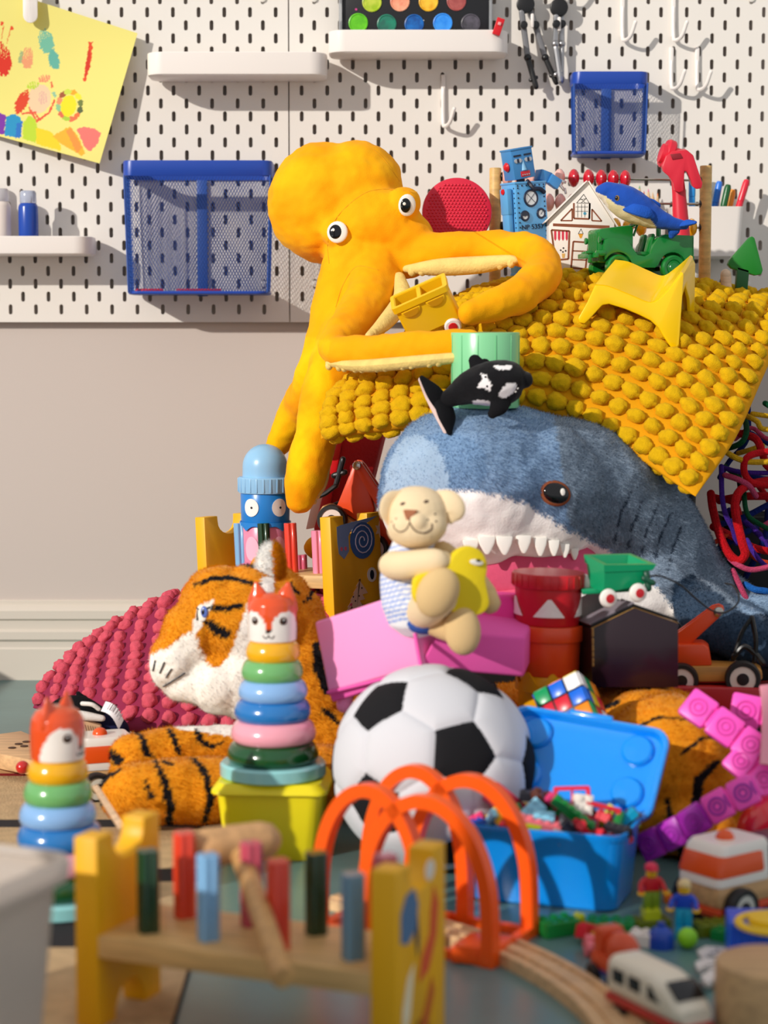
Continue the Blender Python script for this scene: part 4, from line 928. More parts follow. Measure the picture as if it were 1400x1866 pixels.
# rear bench
rl = P(365, 943, 2740); zb2 = rl.z-156*.94; Mr = Matrix.Translation(Vector((rl.x, rl.y, zb2))) @ Matrix.Rotation(R(-27), 4, 'Z') @ Matrix.Diagonal((.94, .94, .94, 1))
def bench_M(loc, rot): return Matrix.Translation(loc) @ Matrix.Rotation(rot, 4, 'Z')
rl = P(363, 943, 2790)
Mr = bench_M(Vector((rl.x, rl.y, rl.z-150)), R(-38)) @ Matrix.Rotation(R(-3.2), 4, 'Y')
b2 = bench('yellow hammering bench in the heap above the tiger head, printed with a snail', Mr, 246, 106, 150, 18, 72,
           [(.19, .27, BL_, 68), (.40, .27, GR, 68), (.62, .3, RD, 68), (.85, .3, '#ef8fae', 58), (.5, .76, PK, 20), (.98, .8, '#8ec4e6', 66)])
side_art(b2, Mr @ Matrix.Translation((246, 0, 4)) @ Matrix(((0, 0, 1, 0), (1, 0, 0, 0), (0, 1, 0, 0), (0, 0, 0, 1))), 1, 106)
# mallet lying across the near bench: head behind the pegs, handle toward the camera
hA = P(440, 1560, 1600); hB = P(516, 1783, 1395)
t = thing('wooden_mallet', 'beech toy mallet lying across the front bench, handle toward the camera', 'mallet', M=alongz(hA, hB-hA))
ob('handle', cyl(8.6, (hB-hA).length, 20, 1.5), wood('#d8a566', .5), t)
ob('head', tube([P(376, 1545, 1615), P(478, 1532, 1640)], 16, 24, cap=True), wood('#d9a873', .5), t, W=True)
# ================================================================ fox ring stackers
def stacker(label, M, yaw=0, s=1):
    t = thing('ring_stacker', label, 'stacking toy', M=M)
    ob('base', lathe([(54, 0), (56.5, 2), (56.5, 13), (54, 15.5), (0, 15.5)], 56), gloss('#8fd0d2'), t)
    z = 15.5
    for r, h, c in ((49, 22, '#0c4a20'), (45.5, 23, '#f0a3b4'), (41, 22, '#2277c0'), (37, 21, '#88b6ea'), (33, 21, '#6fb36c'), (29, 20, '#efb00f')):
        pr = [(12, 0), (r*.9, 0), (r*.97, h*.12), (r, h*.32), (r*.985, h*.55), (r*.92, h*.82), (r*.84, h*.97), (r*.78, h), (12, h)]
        ob('ring', X(lathe(pr, 56), (random.uniform(-1, 1), random.uniform(-1, 1), z)), gloss(c), t); z += h
    # fox head: rounded cylinder, orange cap with ears, painted face
    hp = [(23, 0), (25.5, 2), (26, 12), (26, 30), (24.5, 40), (20, 47), (11, 51), (0, 51.5)]
    hm = mesh('head', lathe(hp, 72), None); bm = bmesh.new(); bm.from_mesh(hm); bmesh.ops.subdivide_edges(bm, edges=[e for e in bm.edges if abs(e.verts[0].co.z-e.verts[1].co.z) > .004], cuts=7); bm.to_mesh(hm); bm.free()
    hm.polygons.foreach_set('use_smooth', [True]*len(hm.polygons)); hm.materials.append(mat('lacquer', None, .2, vc=True, coat=.5))
    def face(V):
        a = (np.degrees(np.arctan2(V[:, 1], V[:, 0]))+90-yaw+180) % 360-180; return np.stack([a, V[:, 2]], 1)
    cheek = lambda s_: [(s_*4, 14), (s_*7, 20), (s_*14, 27), (s_*30, 33), (s_*52, 34), (s_*75, 28), (s_*95, 12), (s_*100, -5), (0, -5), (0, 10)]
    paint(hm, '#e2501c', [('#f4efe9', cheek(1)), ('#f4efe9', cheek(-1)), ('#f4efe9', [(-30, -5), (30, -5), (30, 9), (-30, 9)]), ('#e2501c', [(-6, 12), (6, 12), (8, 22), (-8, 22)]), ('#2a1c14', ell(0, 13.5, 7, 2.8))], px=face)
    ob('head', hm, None, t); FR_ = FR[t.name]
    for o in [x for x in t.children if x.name.startswith('head')]: o.location = (0, 0, z*.001)
    def at(a, zz, r=26): a = R(a+yaw-90); return Vector((r*math.cos(a), r*math.sin(a), z+zz))
    for s_ in (-1, 1):
        q = at(s_*90, 42, 15); up = tube([q+Vector((0, 0, -8)), q+Vector((0, 0, 6)), at(s_*90, 60, 17)], [12, 10, 3], 16, flat=.55, up=at(0, 0, 1)-Vector((0, 0, z))); ob('ear', up, gloss('#e2501c'), t)
        for r_, c, dz, lf in ((4.6, '#5a4236', 0, 0), (3.1, '#121014', 0, .5), (1.1, '#f8f8f8', 1.4, 1.0)):
            p = at(s_*36, 24+dz, 25.6+lf); n_ = Vector((p.x, p.y, 0)).normalized(); ob('eye' if r_ > 4 else 'pupil' if r_ > 2 else 'glint', XM(sph(r_, (1, 1, .25)), alongz(p, n_, (0, 0, 1))), matte(c, .3), t)
        mo = [at(s_*x, 9.5-dz, 26.2) for x, dz in ((0, 0), (4, 2.6), (9, 3), (13, .6))]; ob('mouth_line', tube(mo, .5, 6), matte('#3a2a24'), t)
    for k in range(8): p = at(-30+60*(k % 4)/3, 38+(k//4)*5, 24.3-(k//4)*2.6); ob('freckle', XM(sph(.9, (1, 1, .4), n=8, m=6), alongz(p, Vector((p.x, p.y, 0)), (0, 0, 1))), matte('#a82c10'), t)
    ob('post', cyl(6, z, 12), beech, t)
    return t
q = P(497, 1392, 2125); ZT = q.z
# ================================================================ yellow tub with lid under the right stacker
tp = P(500, 1420, 2110); zt = tp.z
yt = plastic('#eedd16', .35, sss=.1); 
def rrect(w_, d, r, z, cx=0, cy=0): return [(cx+p[0], cy+p[1], z) for p in ring2(w_, d, r, 6)]
tubc = Vector((P(500, 1420, 2110).x, 2108, 0)); HT = FL(500, 1572).y
zt = P(500, 1410, 2108).z
t = thing('storage_tub', 'yellow lidded plastic tub standing under the right fox stacker', 'tub', tubc, (0, 0, -4))
ob('body', loft([rrect(93, 84, 12, 0), rrect(96, 87, 12, 2), rrect(112, 100, 14, zt-10), rrect(106, 96, 12, zt-8)]), yt, t)
ob('lid', loft([rrect(114, 104, 14, zt-12), rrect(123, 112, 14, zt-11), rrect(122, 111, 14, zt-8), rrect(112, 102, 14, zt-3), rrect(108, 98, 12, zt-.8), rrect(100, 90, 12, zt-.8)]), yt, t)
for sx in (-1, 1):
    for sy in (-1, 1): ob('lid_dimple', X(torus(10, 1.3, 24, 8, .6), (sx*26, sy*24, zt-.8)), yt, t)
stacker('wooden fox ring stacker standing on the yellow tub', Matrix.Translation((tubc.x-1, tubc.y-2, zt-.6)), -6)
q = FL(108, 1662); stacker('wooden fox ring stacker on the rug at the left edge', Matrix.Translation((q.x, q.y+5, 3.2)), 66)
# ================================================================ pink doll sofa on the football
pink = cloth('#ff9fd4', bump=.12, bscale=250); pinkd = cloth('#f060b2', bump=.12)
def hexa(pts8, b=4):
    """box from 8 corners (bottom 4 then top 4), softly bevelled"""
    bm = bmesh.new(); vs = [bm.verts.new(p) for p in pts8]
    for q in ((3, 2, 1, 0), (4, 5, 6, 7), (0, 1, 5, 4), (1, 2, 6, 5), (2, 3, 7, 6), (3, 0, 4, 7)): bm.faces.new([vs[i] for i in q])
    bmesh.ops.recalc_face_normals(bm, faces=bm.faces); bmesh.ops.bevel(bm, geom=bm.edges[:], offset=b, segments=3, profile=.5, affect='EDGES')
    bm.verts.ensure_lookup_table(); r = ([v.co.copy() for v in bm.verts], [[v.index for v in f.verts] for f in bm.faces]); bm.free(); return r
def blockP(c, D, b=4):
    """c: 4 photo corners (bl, br, tr, tl) each (px,py,Y); D: world offset to the back"""
    a = [P(*q) for q in c]; D = Vector(D); return hexa([a[0], a[1], a[1]+D, a[0]+D, a[3], a[2], a[2]+D, a[3]+D], b)
t = thing('doll_sofa', 'pink fabric doll sofa tipped on top of the football, carrying the plush dog', 'doll furniture', P(760, 1250, 2172))
ob('armrest', blockP([(598, 1262, 2137), (766, 1216, 2092), (741, 1078, 2102), (573, 1134, 2142)], (70, 120, 0), 3), pink, t, W=True)
ob('armrest_welt', [tube([P(742, 1080, 2099), P(754, 1140, 2094), P(767, 1214, 2048)], 2.2, 8), tube([P(598, 1262, 2135), P(680, 1242, 2112), P(766, 1217, 2048)], 1.8, 8)], pinkd, t, W=True)
ob('seat', blockP([(762, 1218, 2102), (955, 1235, 2142), (958, 1160, 2142), (800, 1150, 2102)], (20, 120, 6), 4), pinkd, t, W=True)
ob('backrest', blockP([(820, 1170, 2212), (945, 1175, 2222), (935, 1088, 2232), (820, 1080, 2222)], (10, 40, 0), 4), mat('fabric', '#ee3c9c', .85), t, W=True)
ob('hem', blockP([(606, 1280, 2142), (770, 1226, 2098), (766, 1214, 2098), (598, 1262, 2142)], (60, 100, 0), 2), pinkd, t, W=True)
for x, y, Y in ((630, 1272, 2152), (752, 1222, 2108)): ob('leg', tube([P(x, y-8, Y), P(x-2, y+12, Y)], [8, 9], 14), pink, t, W=True)
# ================================================================ plush dog hugging a felt bird
dogm = mat('terry', None, .85, vc=True, sheen=.2, bump=.35, bscale=700)
Yd = 2070
pr = [E(762, 938, Yd+12, 34, 30, 32), E(758, 965, Yd+2, 30, 20, 28), E(740, 960, Yd-6, 18, 16, 18), E(782, 958, Yd-4, 19, 17, 18), E(760, 952, Yd-12, 13, 12, 16), E(758, 915, Yd+14, 27, 17, 26), tube([P(762, 975, Yd+20), P(762, 1005, Yd+25)], [18, 16], 12)]
me = fuse('head', pr, dogm, 1.7, 3); paint(me, '#f0d8b0', []); Bd = bvh(me)
t = thing('plush_dog', 'beige plush dog in a blue striped shirt sitting on the pink sofa', 'plush toy', P(780, 1180, Yd+30))
wob('head', me, t)
bm_ = fuse('body', [tube([P(758, 1000, Yd+32), P(755, 1045, Yd+36), P(758, 1100, Yd+36)], [27, 36, 37], 20), E(765, 1110, Yd+30, 34, 24, 30)], mat('terry', None, .8, vc=True, bump=.3, bscale=600), 2, 3)
zst = []
for k in range(16): y = 990+k*9; zst.append(('#88a6e6', stroke([(690, y+14), (730, y+4), (780, y-2), (840, y+8)], 4)))
paint(bm_, '#f0f2f6', zst); wob('shirt', bm_, t)
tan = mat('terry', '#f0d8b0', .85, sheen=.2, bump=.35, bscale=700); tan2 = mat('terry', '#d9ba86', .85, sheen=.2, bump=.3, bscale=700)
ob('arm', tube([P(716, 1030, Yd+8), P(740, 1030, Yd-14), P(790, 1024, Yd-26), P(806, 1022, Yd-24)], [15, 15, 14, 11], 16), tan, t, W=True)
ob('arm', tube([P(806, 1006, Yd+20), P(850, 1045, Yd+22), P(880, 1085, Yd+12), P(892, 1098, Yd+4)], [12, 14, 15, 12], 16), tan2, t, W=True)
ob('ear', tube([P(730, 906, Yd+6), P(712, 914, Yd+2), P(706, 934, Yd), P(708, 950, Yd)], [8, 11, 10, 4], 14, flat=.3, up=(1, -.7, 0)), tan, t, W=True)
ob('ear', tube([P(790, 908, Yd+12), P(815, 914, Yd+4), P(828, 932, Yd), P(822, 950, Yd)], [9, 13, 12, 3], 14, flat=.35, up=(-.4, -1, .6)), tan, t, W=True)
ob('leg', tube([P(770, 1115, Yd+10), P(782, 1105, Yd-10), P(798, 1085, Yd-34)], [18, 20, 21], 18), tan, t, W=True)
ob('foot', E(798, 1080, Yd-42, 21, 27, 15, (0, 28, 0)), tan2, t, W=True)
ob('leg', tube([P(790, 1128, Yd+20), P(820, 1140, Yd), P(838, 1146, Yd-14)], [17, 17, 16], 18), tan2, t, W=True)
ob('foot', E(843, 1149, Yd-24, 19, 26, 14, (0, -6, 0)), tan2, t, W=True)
ob('shorts', [E(775, 1128, Yd+26, 28, 16, 28)], cloth('#3b5fae'), t, W=True)
brn = matte('#9a5a34')
ob('nose', on(Bd, 747, 936, prism([(-10, 6), (10, 6), (2, -7), (-2, -7)], 2, .8, y0=-1) if False else X(prism([(-9.5, 5), (9.5, 5), (1.5, -8), (-1.5, -8)], 2.5, .8), (0, 0, 2.2), (-90, 0, 0)) if False else XM(prism([(-9, 4), (9, 4), (1.5, -8), (-1.5, -8)], 2.5, .8), Matrix(((1, 0, 0, 0), (0, 0, 1, 0), (0, -1, 0, 1.6), (0, 0, 0, 1))))), brn, t, W=True)
dk = matte('#4a2c22')
ob('mouth_line', [strip_on(Bd, [(747, 944), (747, 953)], .55, .3), strip_on(Bd, [(747, 952), (740, 965), (728, 969), (719, 962), (718, 955)], .55, .3), strip_on(Bd, [(747, 952), (757, 967), (773, 971), (786, 964), (787, 955)], .75, .3)], dk, t, W=True)
for x, y in ((734, 918), (777, 914)): ob('eye', on(Bd, x, y, X(sph(2.2), s=(1.4, .8, .4), rot=(0, 0, 20))), dk, t, W=True)
for x, y in ((793, 937), (780, 947), (795, 950), (714, 951), (722, 945)): ob('freckle', on(Bd, x, y, sph(1.2, (1, 1, .4), n=8, m=6)), dk, t, W=True)
o2 = [(752, 1064), (758, 1050), (790, 1038), (815, 1030), (826, 1012), (842, 1000), (862, 997), (880, 1006), (890, 1022), (892, 1040), (889, 1060), (894, 1085), (896, 1104), (886, 1118), (866, 1124), (846, 1122), (815, 1112), (785, 1108), (762, 1100), (752, 1084)]
pts = [P(x, y, Yd-30) for x, y in o2]; ctr = sum((Vector((p.x, p.z, 0)) for p in pts), Vector())/len(pts)
sm = smoothpath([Vector((p.x, p.z, 0)) for p in pts], 3, True)
t2 = thing('felt_bird', 'flat yellow felt bird with one white eye held by the plush dog', 'toy bird', (ctr.x, Yd-30, ctr.y))
ob('body', X(prism([(p.x-ctr.x, p.y-ctr.y) for p in sm], 13, 2.5), (0, 0, 0), (0, 0, 16)), mat('felt', '#ead00e', .75, bump=.15, bscale=300), t2)
ob('eye', X(sph(6), (19, -3.5+4.5, 22), (0, 10, 16), (1.25, .18, .5)), wht, t2); ob('pupil', X(sph(2.4), (21, .2, 24), (0, 10, 16), (1.2, .3, .6)), eyb, t2)
# ================================================================ stacking cups
def cup(label, M, r, h, c, lip=0, ribs=0, rr_=0, parts=None, seg=48, open_=True, taper=.92):
    t = thing('stacking_cup', label, 'stacking cup', M=M); m = plastic(c, .3)
    pr = [(0, 0), (r*taper-1, 0), (r*taper, 1.5)]+([(r*.985, h-lip-1), (r+2.2, h-lip), (r+3, h-lip+2), (r+3, h-2), (r+2, h), (r-1, h)] if lip else [(r, h-1), (r-.6, h)])+([(r-2.2, h-1.5), (r*taper-3, 3), (0, 3)] if open_ else [(0, h)])
    ob('body', lathe(pr, seg), m, t)
    if ribs:
        for k in range(ribs): a = 2*math.pi*k/ribs; ob('rib', X(box(1.2, 1.6, lip-3, .4), ((r+3.2)*math.cos(a), (r+3.2)*math.sin(a), h-lip/2), (0, 0, math.degrees(a))), m, t)
    return t
def onside(t, r, h0, ang, poly, c, lift=.25, r2=None, name='print'):
    """printed shape wrapped on a cup wall; poly in mm (arc, height)"""
    def f(x, z, L): k = r+(0 if r2 is None else (r2-r)*z/h0)+L; a = R(ang-90)+x/r; return Vector((k*math.cos(a), k*math.sin(a), z))
    poly = [(a[0]+(b[0]-a[0])*k/8, a[1]+(b[1]-a[1])*k/8) for a, b in zip(poly, poly[1:]+poly[:1]) for k in range(8)] if len(poly) < 10 else poly
    n = len(poly); c0_ = (sum(p[0] for p in poly)/n, sum(p[1] for p in poly)/n)
    v = [f(x, z, lift+.4) for x, z in poly]+[f(x, z, lift-.3) for x, z in poly]+[f(*c0_, lift+.4)]+[f((x+c0_[0])/2, (z+c0_[1])/2, lift+.4) for x, z in poly]
    F = []
    for i in range(n): j = (i+1) % n; F += [[i, j, 2*n+1+j, 2*n+1+i], [2*n+1+i, 2*n+1+j, 2*n], [i, n+i, n+j, j]]
    ob(name, (v, F), matte(c, .35), t, sharp=60)
def upright(px, py, Y, lean=(0, 0, 0)): return Matrix.LocRotScale(P(px, py, Y), Euler([R(a) for a in lean]), None)
# left tower on the rear bench: pink cup, blue cup with eyes, light blue dome
Yc = 2690
lb_ = Mr @ Vector((88, 62, 72.4)); base = Vector((P(484, 1000, lb_.y).x, lb_.y, lb_.z)); 
t = cup('pink stacking cup at the bottom of the owl tower on the rear bench', Matrix.Translation(base), 33, 62, '#e58aa8', seg=48, open_=False, taper=.97)
ob('foot_ring', lathe([(33, 0), (36, 1), (36, 9), (33.5, 11)], 48), plastic('#e58aa8', .3), t)
onside(t, 33, 62, -32, ell(0, 32, 11, 17), '#f7b6cc', r2=33); onside(t, 33, 62, 38, ell(0, 32, 11, 17), '#f7b6cc', r2=33)
t = cup('blue stacking cup with round printed eyes, middle of the owl tower', Matrix.Translation(base+Vector((0, 0, 62.2))), 34.5, 46, '#1f7fd0', open_=False, taper=.98)
sc2 = [(34.8*math.cos(a), 34.8*math.sin(a)) for a in [2*math.pi*i/96 for i in range(96)]]
v = [Vector((x, y, 6)) for x, y in sc2]+[Vector((x*1.03, y*1.03, 6)) for x, y in sc2]+[Vector((x*1.03, y*1.03, -6+7*abs(math.sin(i*math.pi/12)))) for i, (x, y) in enumerate(sc2)]+[Vector((x, y, -6+7*abs(math.sin(i*math.pi/12)))) for i, (x, y) in enumerate(sc2)]
ob('scalloped_skirt', (v, [[k*96+i, k*96+(i+1) % 96, (k+1)*96+(i+1) % 96, (k+1)*96+i] for k in range(3) for i in range(96)]), plastic('#1f7fd0', .3), t)
for a in (-31, 38):
    onside(t, 34.5, 46, a, ell(0, 27, 11.5, 12.5), '#f2efe9', .3, name='eye'); onside(t, 34.5, 46, a, ell(1, 27, 1.6, n=12), '#16161a', .8, name='pupil')
t = thing('stacking_cup', 'light blue domed stacking cup on top of the owl tower', 'stacking cup', M=Matrix.Translation(base+Vector((0, 0, 108.4))))
lb = plastic('#8fc1e6', .3); zt_ = P(480, 816, Yc).z-(base.z+108.4)
ob('dome', lathe([(32, 12), (31.5, zt_-36)]+[(31.5*math.cos(R(a)), zt_-31.5+31.5*math.sin(R(a))) for a in range(0, 90, 10)]+[(0, zt_)], 48), lb, t)
ob('grip_ring', lathe([(33, 0), (37, 0), (37.5, 2), (38, 20), (36, 22), (32, 22)], 48), lb, t)
for k in range(24): a = 2*math.pi*k/24; ob('rib', X(box(1.4, 2.4, 19, .4), (37.8*math.cos(a), 37.8*math.sin(a), 11), (0, 0, math.degrees(a))), lb, t)
# right stack: yellow, orange, red
Yr = 2230; q = P(997, 1295, Yr)
c1m = upright(1000, 1300, Yr, (0, 1.5, 0)); 
t = cup('yellow scalloped stacking cup at the bottom of the red and orange stack', c1m, 36, 46, '#e8a510', open_=False, taper=.95)
sc2 = [(36.5*math.cos(a), 36.5*math.sin(a)) for a in [2*math.pi*i/120 for i in range(120)]]; top_ = [44+7*math.cos(i*math.pi*2/15) for i in range(120)]
v = [Vector((x*.98, y*.98, 27)) for x, y in sc2]+[Vector((x*1.06, y*1.06, 28)) for x, y in sc2]+[Vector((x*1.06, y*1.06, top_[i])) for i, (x, y) in enumerate(sc2)]+[Vector((x*1.0, y*1.0, top_[i])) for i, (x, y) in enumerate(sc2)]
ob('scalloped_collar', (v, [[k*120+i, k*120+(i+1) % 120, (k+1)*120+(i+1) % 120, (k+1)*120+i] for k in range(3) for i in range(120)]), plastic('#e8a510', .3), t)
M2 = c1m @ Matrix.Translation((-3, 0, 46.3)); t = cup('orange stacking cup in the middle of the right stack', M2, 37, 56, '#e2481a', lip=17, open_=False, taper=.97)
M3 = M2 @ Matrix.Translation((-2, 0, 56.3)); t = cup('red stacking cup with printed white triangles on top of the right stack', M3, 38, 58, '#cc1c28', lip=16, ribs=28, open_=False, taper=.95)
for a in (-2, 76, -80, 154): onside(t, 37.3, 58, a, [(-18, 11), (18, 11), (2, 31), (-2, 31)], '#f3e9e4', .3, name='triangle')
# light green cup on the pillow
t = cup('light green stacking cup standing upside down behind the little orca', upright(884, 742, 2475, (1, 0, 0)), 42.5, 92, '#86d39a', open_=False, taper=.985, seg=64)
for k in range(12): a = 2*math.pi*(k+.5)/12; ob('groove_rib', X(box(.9, 1.2, 86, .3), (42.6*math.cos(a), 42.6*math.sin(a), 46), (0, 0, math.degrees(a))), plastic('#6cbf84', .3), t)
# ================================================================ small plush whales
def plushpart(name, prims, regs, base, par, vox=2, sm=3, m=None, ja=1.2):
    me = fuse(name, prims, m or mat('plush_short', None, .9, vc=True, sheen=.3, bump=.4, bscale=900), vox, sm); rumple(me, .8, 9); paint(me, base, regs, ja, 4); b_ = bvh(me); wob(name, me, par); return b_
Yo = 2405
t = thing('plush_orca', 'small black and white plush orca lying on top of the shark head', 'plush toy', P(880, 750, Yo))
ko = '#121215'; wo = '#efecec'
Bw = plushpart('body', [tube([P(800, 738, Yo), P(826, 722, Yo), P(860, 706, Yo-2), P(900, 698, Yo-6), P(935, 692, Yo-8), P(955, 692, Yo-8)], [9, 13, 22, 27, 23, 11], 20), E(905, 708, Yo-6, 32, 22, 24)],
     [(wo, [(868, 706), (880, 690), (874, 680), (886, 683), (896, 700), (894, 714), (884, 708)]), (wo, ell(926, 711, 19, 10, -38)), (wo, ell(880, 736, 20, 7, 8)), (wo, [(900, 666), (935, 666), (930, 674), (905, 674)])], ko, t)
ob('dorsal_fin', tube([P(886, 690, Yo-4), P(874, 672, Yo-2), P(866, 658, Yo)], [13, 12, 8], 14, flat=.5, up=(0, -1, 0)), cloth(ko), t, W=True)
ob('dorsal_fin', tube([P(902, 690, Yo+8), P(889, 672, Yo+6), P(884, 664, Yo+6)], [11, 10, 7], 14, flat=.5, up=(0, -1, 0)), cloth(ko), t, W=True)
ob('tail_fluke', tube([P(806, 736, Yo-2), P(790, 714, Yo-6), P(770, 690, Yo-8)], [12, 11, 4], 14, flat=.4, up=(.6, -1, .3)), cloth(ko), t, W=True)
ob('tail_fluke', tube([P(806, 732, Yo-2), P(815, 760, Yo-10), P(819, 786, Yo-14)], [13, 13, 5], 14, flat=.4, up=(.8, -1, 0)), cloth(ko), t, W=True)
ob('fluke_lining', tube([P(767, 692, Yo-4), P(782, 722, Yo-1), P(800, 754, Yo-5), P(812, 786, Yo-9)], [3, 5, 6, 3], 10, flat=.5, up=(0, -1, 0)), cloth('#e8cfc8'), t, W=True)
ob('flipper', tube([P(915, 728, Yo-18), P(908, 742, Yo-24), P(898, 754, Yo-24)], [12, 11, 6], 12, flat=.5, up=(0, -1, 0)), cloth(ko), t, W=True)
for x, y in ((885, 687), (888, 704), (944, 708), (940, 714)): ob('eye', on(Bw, x, y, sph(1.5, (1, 1, .5), n=8, m=6)), eyb if x < 900 else wht, t, W=True)
# ================================================================ things on top of the yellow pillow
def plate(pts, D, b=1.2):
    """thick plate: outline of 3-D points pushed back by vector D"""
    bm = bmesh.new(); f0 = bm.faces.new([bm.verts.new(p) for p in pts]); r = bmesh.ops.extrude_face_region(bm, geom=[f0])
    bmesh.ops.translate(bm, vec=Vector(D), verts=[e for e in r['geom'] if isinstance(e, bmesh.types.BMVert)]); bmesh.ops.recalc_face_normals(bm, faces=bm.faces)
    if b: bmesh.ops.bevel(bm, geom=[e for e in bm.edges if len(e.link_faces) == 2 and e.calc_face_angle(0) > R(30)], offset=b, segments=2, profile=.5, affect='EDGES', clamp_overlap=True)
    bm.verts.ensure_lookup_table(); q = ([v.co.copy() for v in bm.verts], [[v.index for v in f.verts] for f in bm.faces]); bm.free(); return q
def px3(L_, Y): return [P(x, y, Y) for x, y in L_]
# red bumpy disc
c = P(833, 388, 2890)
t = thing('bumpy_disc', 'round red rubber disc with small bumps standing beside the octopus', 'disc', (c.x, 2890, c.z-49), (0, 0, 0))
rdm = plastic('#d4183a', .45); ob('disc', X(lathe([(47, 0), (49.5, 1.5), (50, 6), (49, 10), (46, 11), (0, 11)], 64), (0, 6, 49), (82, 0, 0)), rdm, t)
pr = []; 
for i in range(-9, 10):
    for j in range(-10, 11):
        x = i*5+(2.5 if j % 2 else 0); z = j*4.4
        if x*x+z*z < 44*44: pr.append(X(sph(1.8, n=8, m=6), (x, -5.2+.14*z*1, 49+z)))
ob('bumps', pr, rdm, t, kind='stuff')
# ---- wind-up robot
Yr = 2850; yaw, roll = 32, -5
bb_ = P(961, 447, Yr)
t = thing('tin_robot', 'light blue tin robot with square head and chest gauges behind the octopus arm', 'toy robot', bb_, (0, roll, yaw))
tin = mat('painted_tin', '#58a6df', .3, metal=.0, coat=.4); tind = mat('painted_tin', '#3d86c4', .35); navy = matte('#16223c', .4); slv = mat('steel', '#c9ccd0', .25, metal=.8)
BW, BD, BH = 53, 34, 88
ob('torso', [box(BW, BD, BH, 1.5, (0, 0, BH/2)), box(BW+2, BD+2, 3, .8, (0, 0, BH-1))], tin, t)
riv = []
for k in range(12):
    for sx in (-1, 1): riv.append(X(sph(1.3, (1, .5, 1), n=8, m=6), (sx*(BW/2-4), -BD/2-.2, 5+k*6.8)))
for k in range(7): riv.append(X(sph(1.3, (1, .5, 1), n=8, m=6), (-BW/2+4+k*7.5, -BD/2-.2, BH-5))); riv.append(X(sph(1.3, (1, .5, 1), n=8, m=6), (-BW/2+4+k*7.5, -BD/2-.2, 5)))
for k in range(12):
    riv.append(X(sph(1.1, (.5, 1, 1), n=8, m=6), (-BW/2-.2, -BD/2+4, 5+k*6.8)))
ob('rivets', riv, navy, t, kind='stuff')
ob('side_stripe', box(.6, 7, 76, .2, (-BW/2-.2, 4, 42)), matte('#8a3a78'), t)
def gauge(x, z, r, half=False):
    y = -BD/2
    ob('gauge_ring', X(torus(r-1.1, 1.7, 28, 8), (x, y-.3, z), (90, 0, 0)), navy, t)
    ob('gauge_dial', X(cyl(r-2, .8, 28), (x, y, z), (90, 0, 0)), matte('#dfe3e6', .4), t)
    ob('gauge_needle', [X(box(.6, .4, r*1.5), (x, y-1.1, z), (0, 45, 0)), X(box(.6, .4, r*1.5), (x, y-1.1, z), (0, -45, 0))] if r > 9 else [X(box(.6, .4, r*.8), (x+1, y-1.1, z+1), (0, 35, 0))], navy, t)
    if half: ob('gauge_shade', X(prism([(r*.85*math.cos(R(a)), r*.85*math.sin(R(a))) for a in range(0, 181, 15)], .5), (x, y-1.6, z)), navy, t)
gauge(-1, 65, 12); gauge(-13, 41, 7.2, True); gauge(15, 43, 7.2)
RM = FR[t.name]
text('N.P. 5357' if False else 'NP 5357', 9.5, RM @ Matrix.Translation((-1, -BD/2-.5, 25)) @ Matrix.Rotation(R(90), 4, 'X'), navy, t, sx=1.15)
H_ = Matrix.Translation((-6, -2, BH+4)) @ Matrix.Rotation(R(-6), 4, 'Y') @ Matrix.Rotation(R(-4), 4, 'Z')
def hd(name, p, m): ob(name, XM(p, H_), m, t)
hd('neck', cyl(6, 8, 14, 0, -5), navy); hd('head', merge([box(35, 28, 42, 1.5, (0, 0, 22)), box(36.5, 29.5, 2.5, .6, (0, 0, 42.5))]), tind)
for sx in (-1, 1):
    hd('brow', box(12, .8, 2.4, 0, (sx*8.5, -14.2, 33.5)), navy)
    for k in (-1, 1): hd('eye', X(cyl(3.1, 1.2, 16, .3), (sx*8.5+k*3.2, -14, 26.5), (90, 0, 0)), slv)
    hd('pupil', box(3, 1, 5, .2, (sx*8.5, -15.2, 26.5)), navy)
    hd('ear_knob', X(lathe([(0, 0), (5.5, 0), (6.5, 2), (4, 5), (0, 6)], 20), (sx*17.5, 0, 20), (0, 90*sx, 0)), plastic('#d01828', .3))
hd('nose', X(lathe([(4, 0), (.4, 15)], 12), (0, -14, 12.5), (0, 0, 0), (1, .6, 1)), mat('painted_tin', '#8cc4ec', .3))
hd('mouth', box(15, 1, 7.5, .3, (1, -14.3, 7.5)), matte('#c8202c', .3)); 
for k in range(4): hd('tooth', box(1.8, .6, 1.6, 0, (-4+k*3.4, -15, 6.4)), slv)
ob('spring', tube([(-3, -14, BH+1), (-3, -20, BH-4), (3, -21, BH-10), (13, -21, BH-11), (21, -19.5, BH-16)], 2.3, 10), slv, t)
sp = smoothpath([(-3, -14, BH+1), (-3, -20, BH-4), (3, -21, BH-10), (13, -21, BH-11), (21, -19.5, BH-16)], 6)
ob('spring_coils', [XM(torus(2.5, .7, 12, 6), alongz(sp[i], sp[min(i+1, len(sp)-1)]-sp[max(0, i-1)])) for i in range(0, len(sp), 1)], navy, t)
ob('arm', [box(9, 18, 36, 1.5, (-BW/2-6, -2, BH-26)), box(8, 16, 44, 1.5, (-BW/2-5.5, -2, BH-64))], tin, t)
ob('arm_joint', X(cyl(4, 12, 14, .5), (-BW/2-12, -2, BH-12), (0, 90, 0)), plastic('#d01828', .3), t)
ob('arm', [X(box(20, 16, 16, 1.5), (BW/2+6, -4, BH+6), (0, 20, 0)), X(box(18, 11, 15, 1.5), (BW/2+18, -12, BH-2), (0, 35, -10))], tind, t)
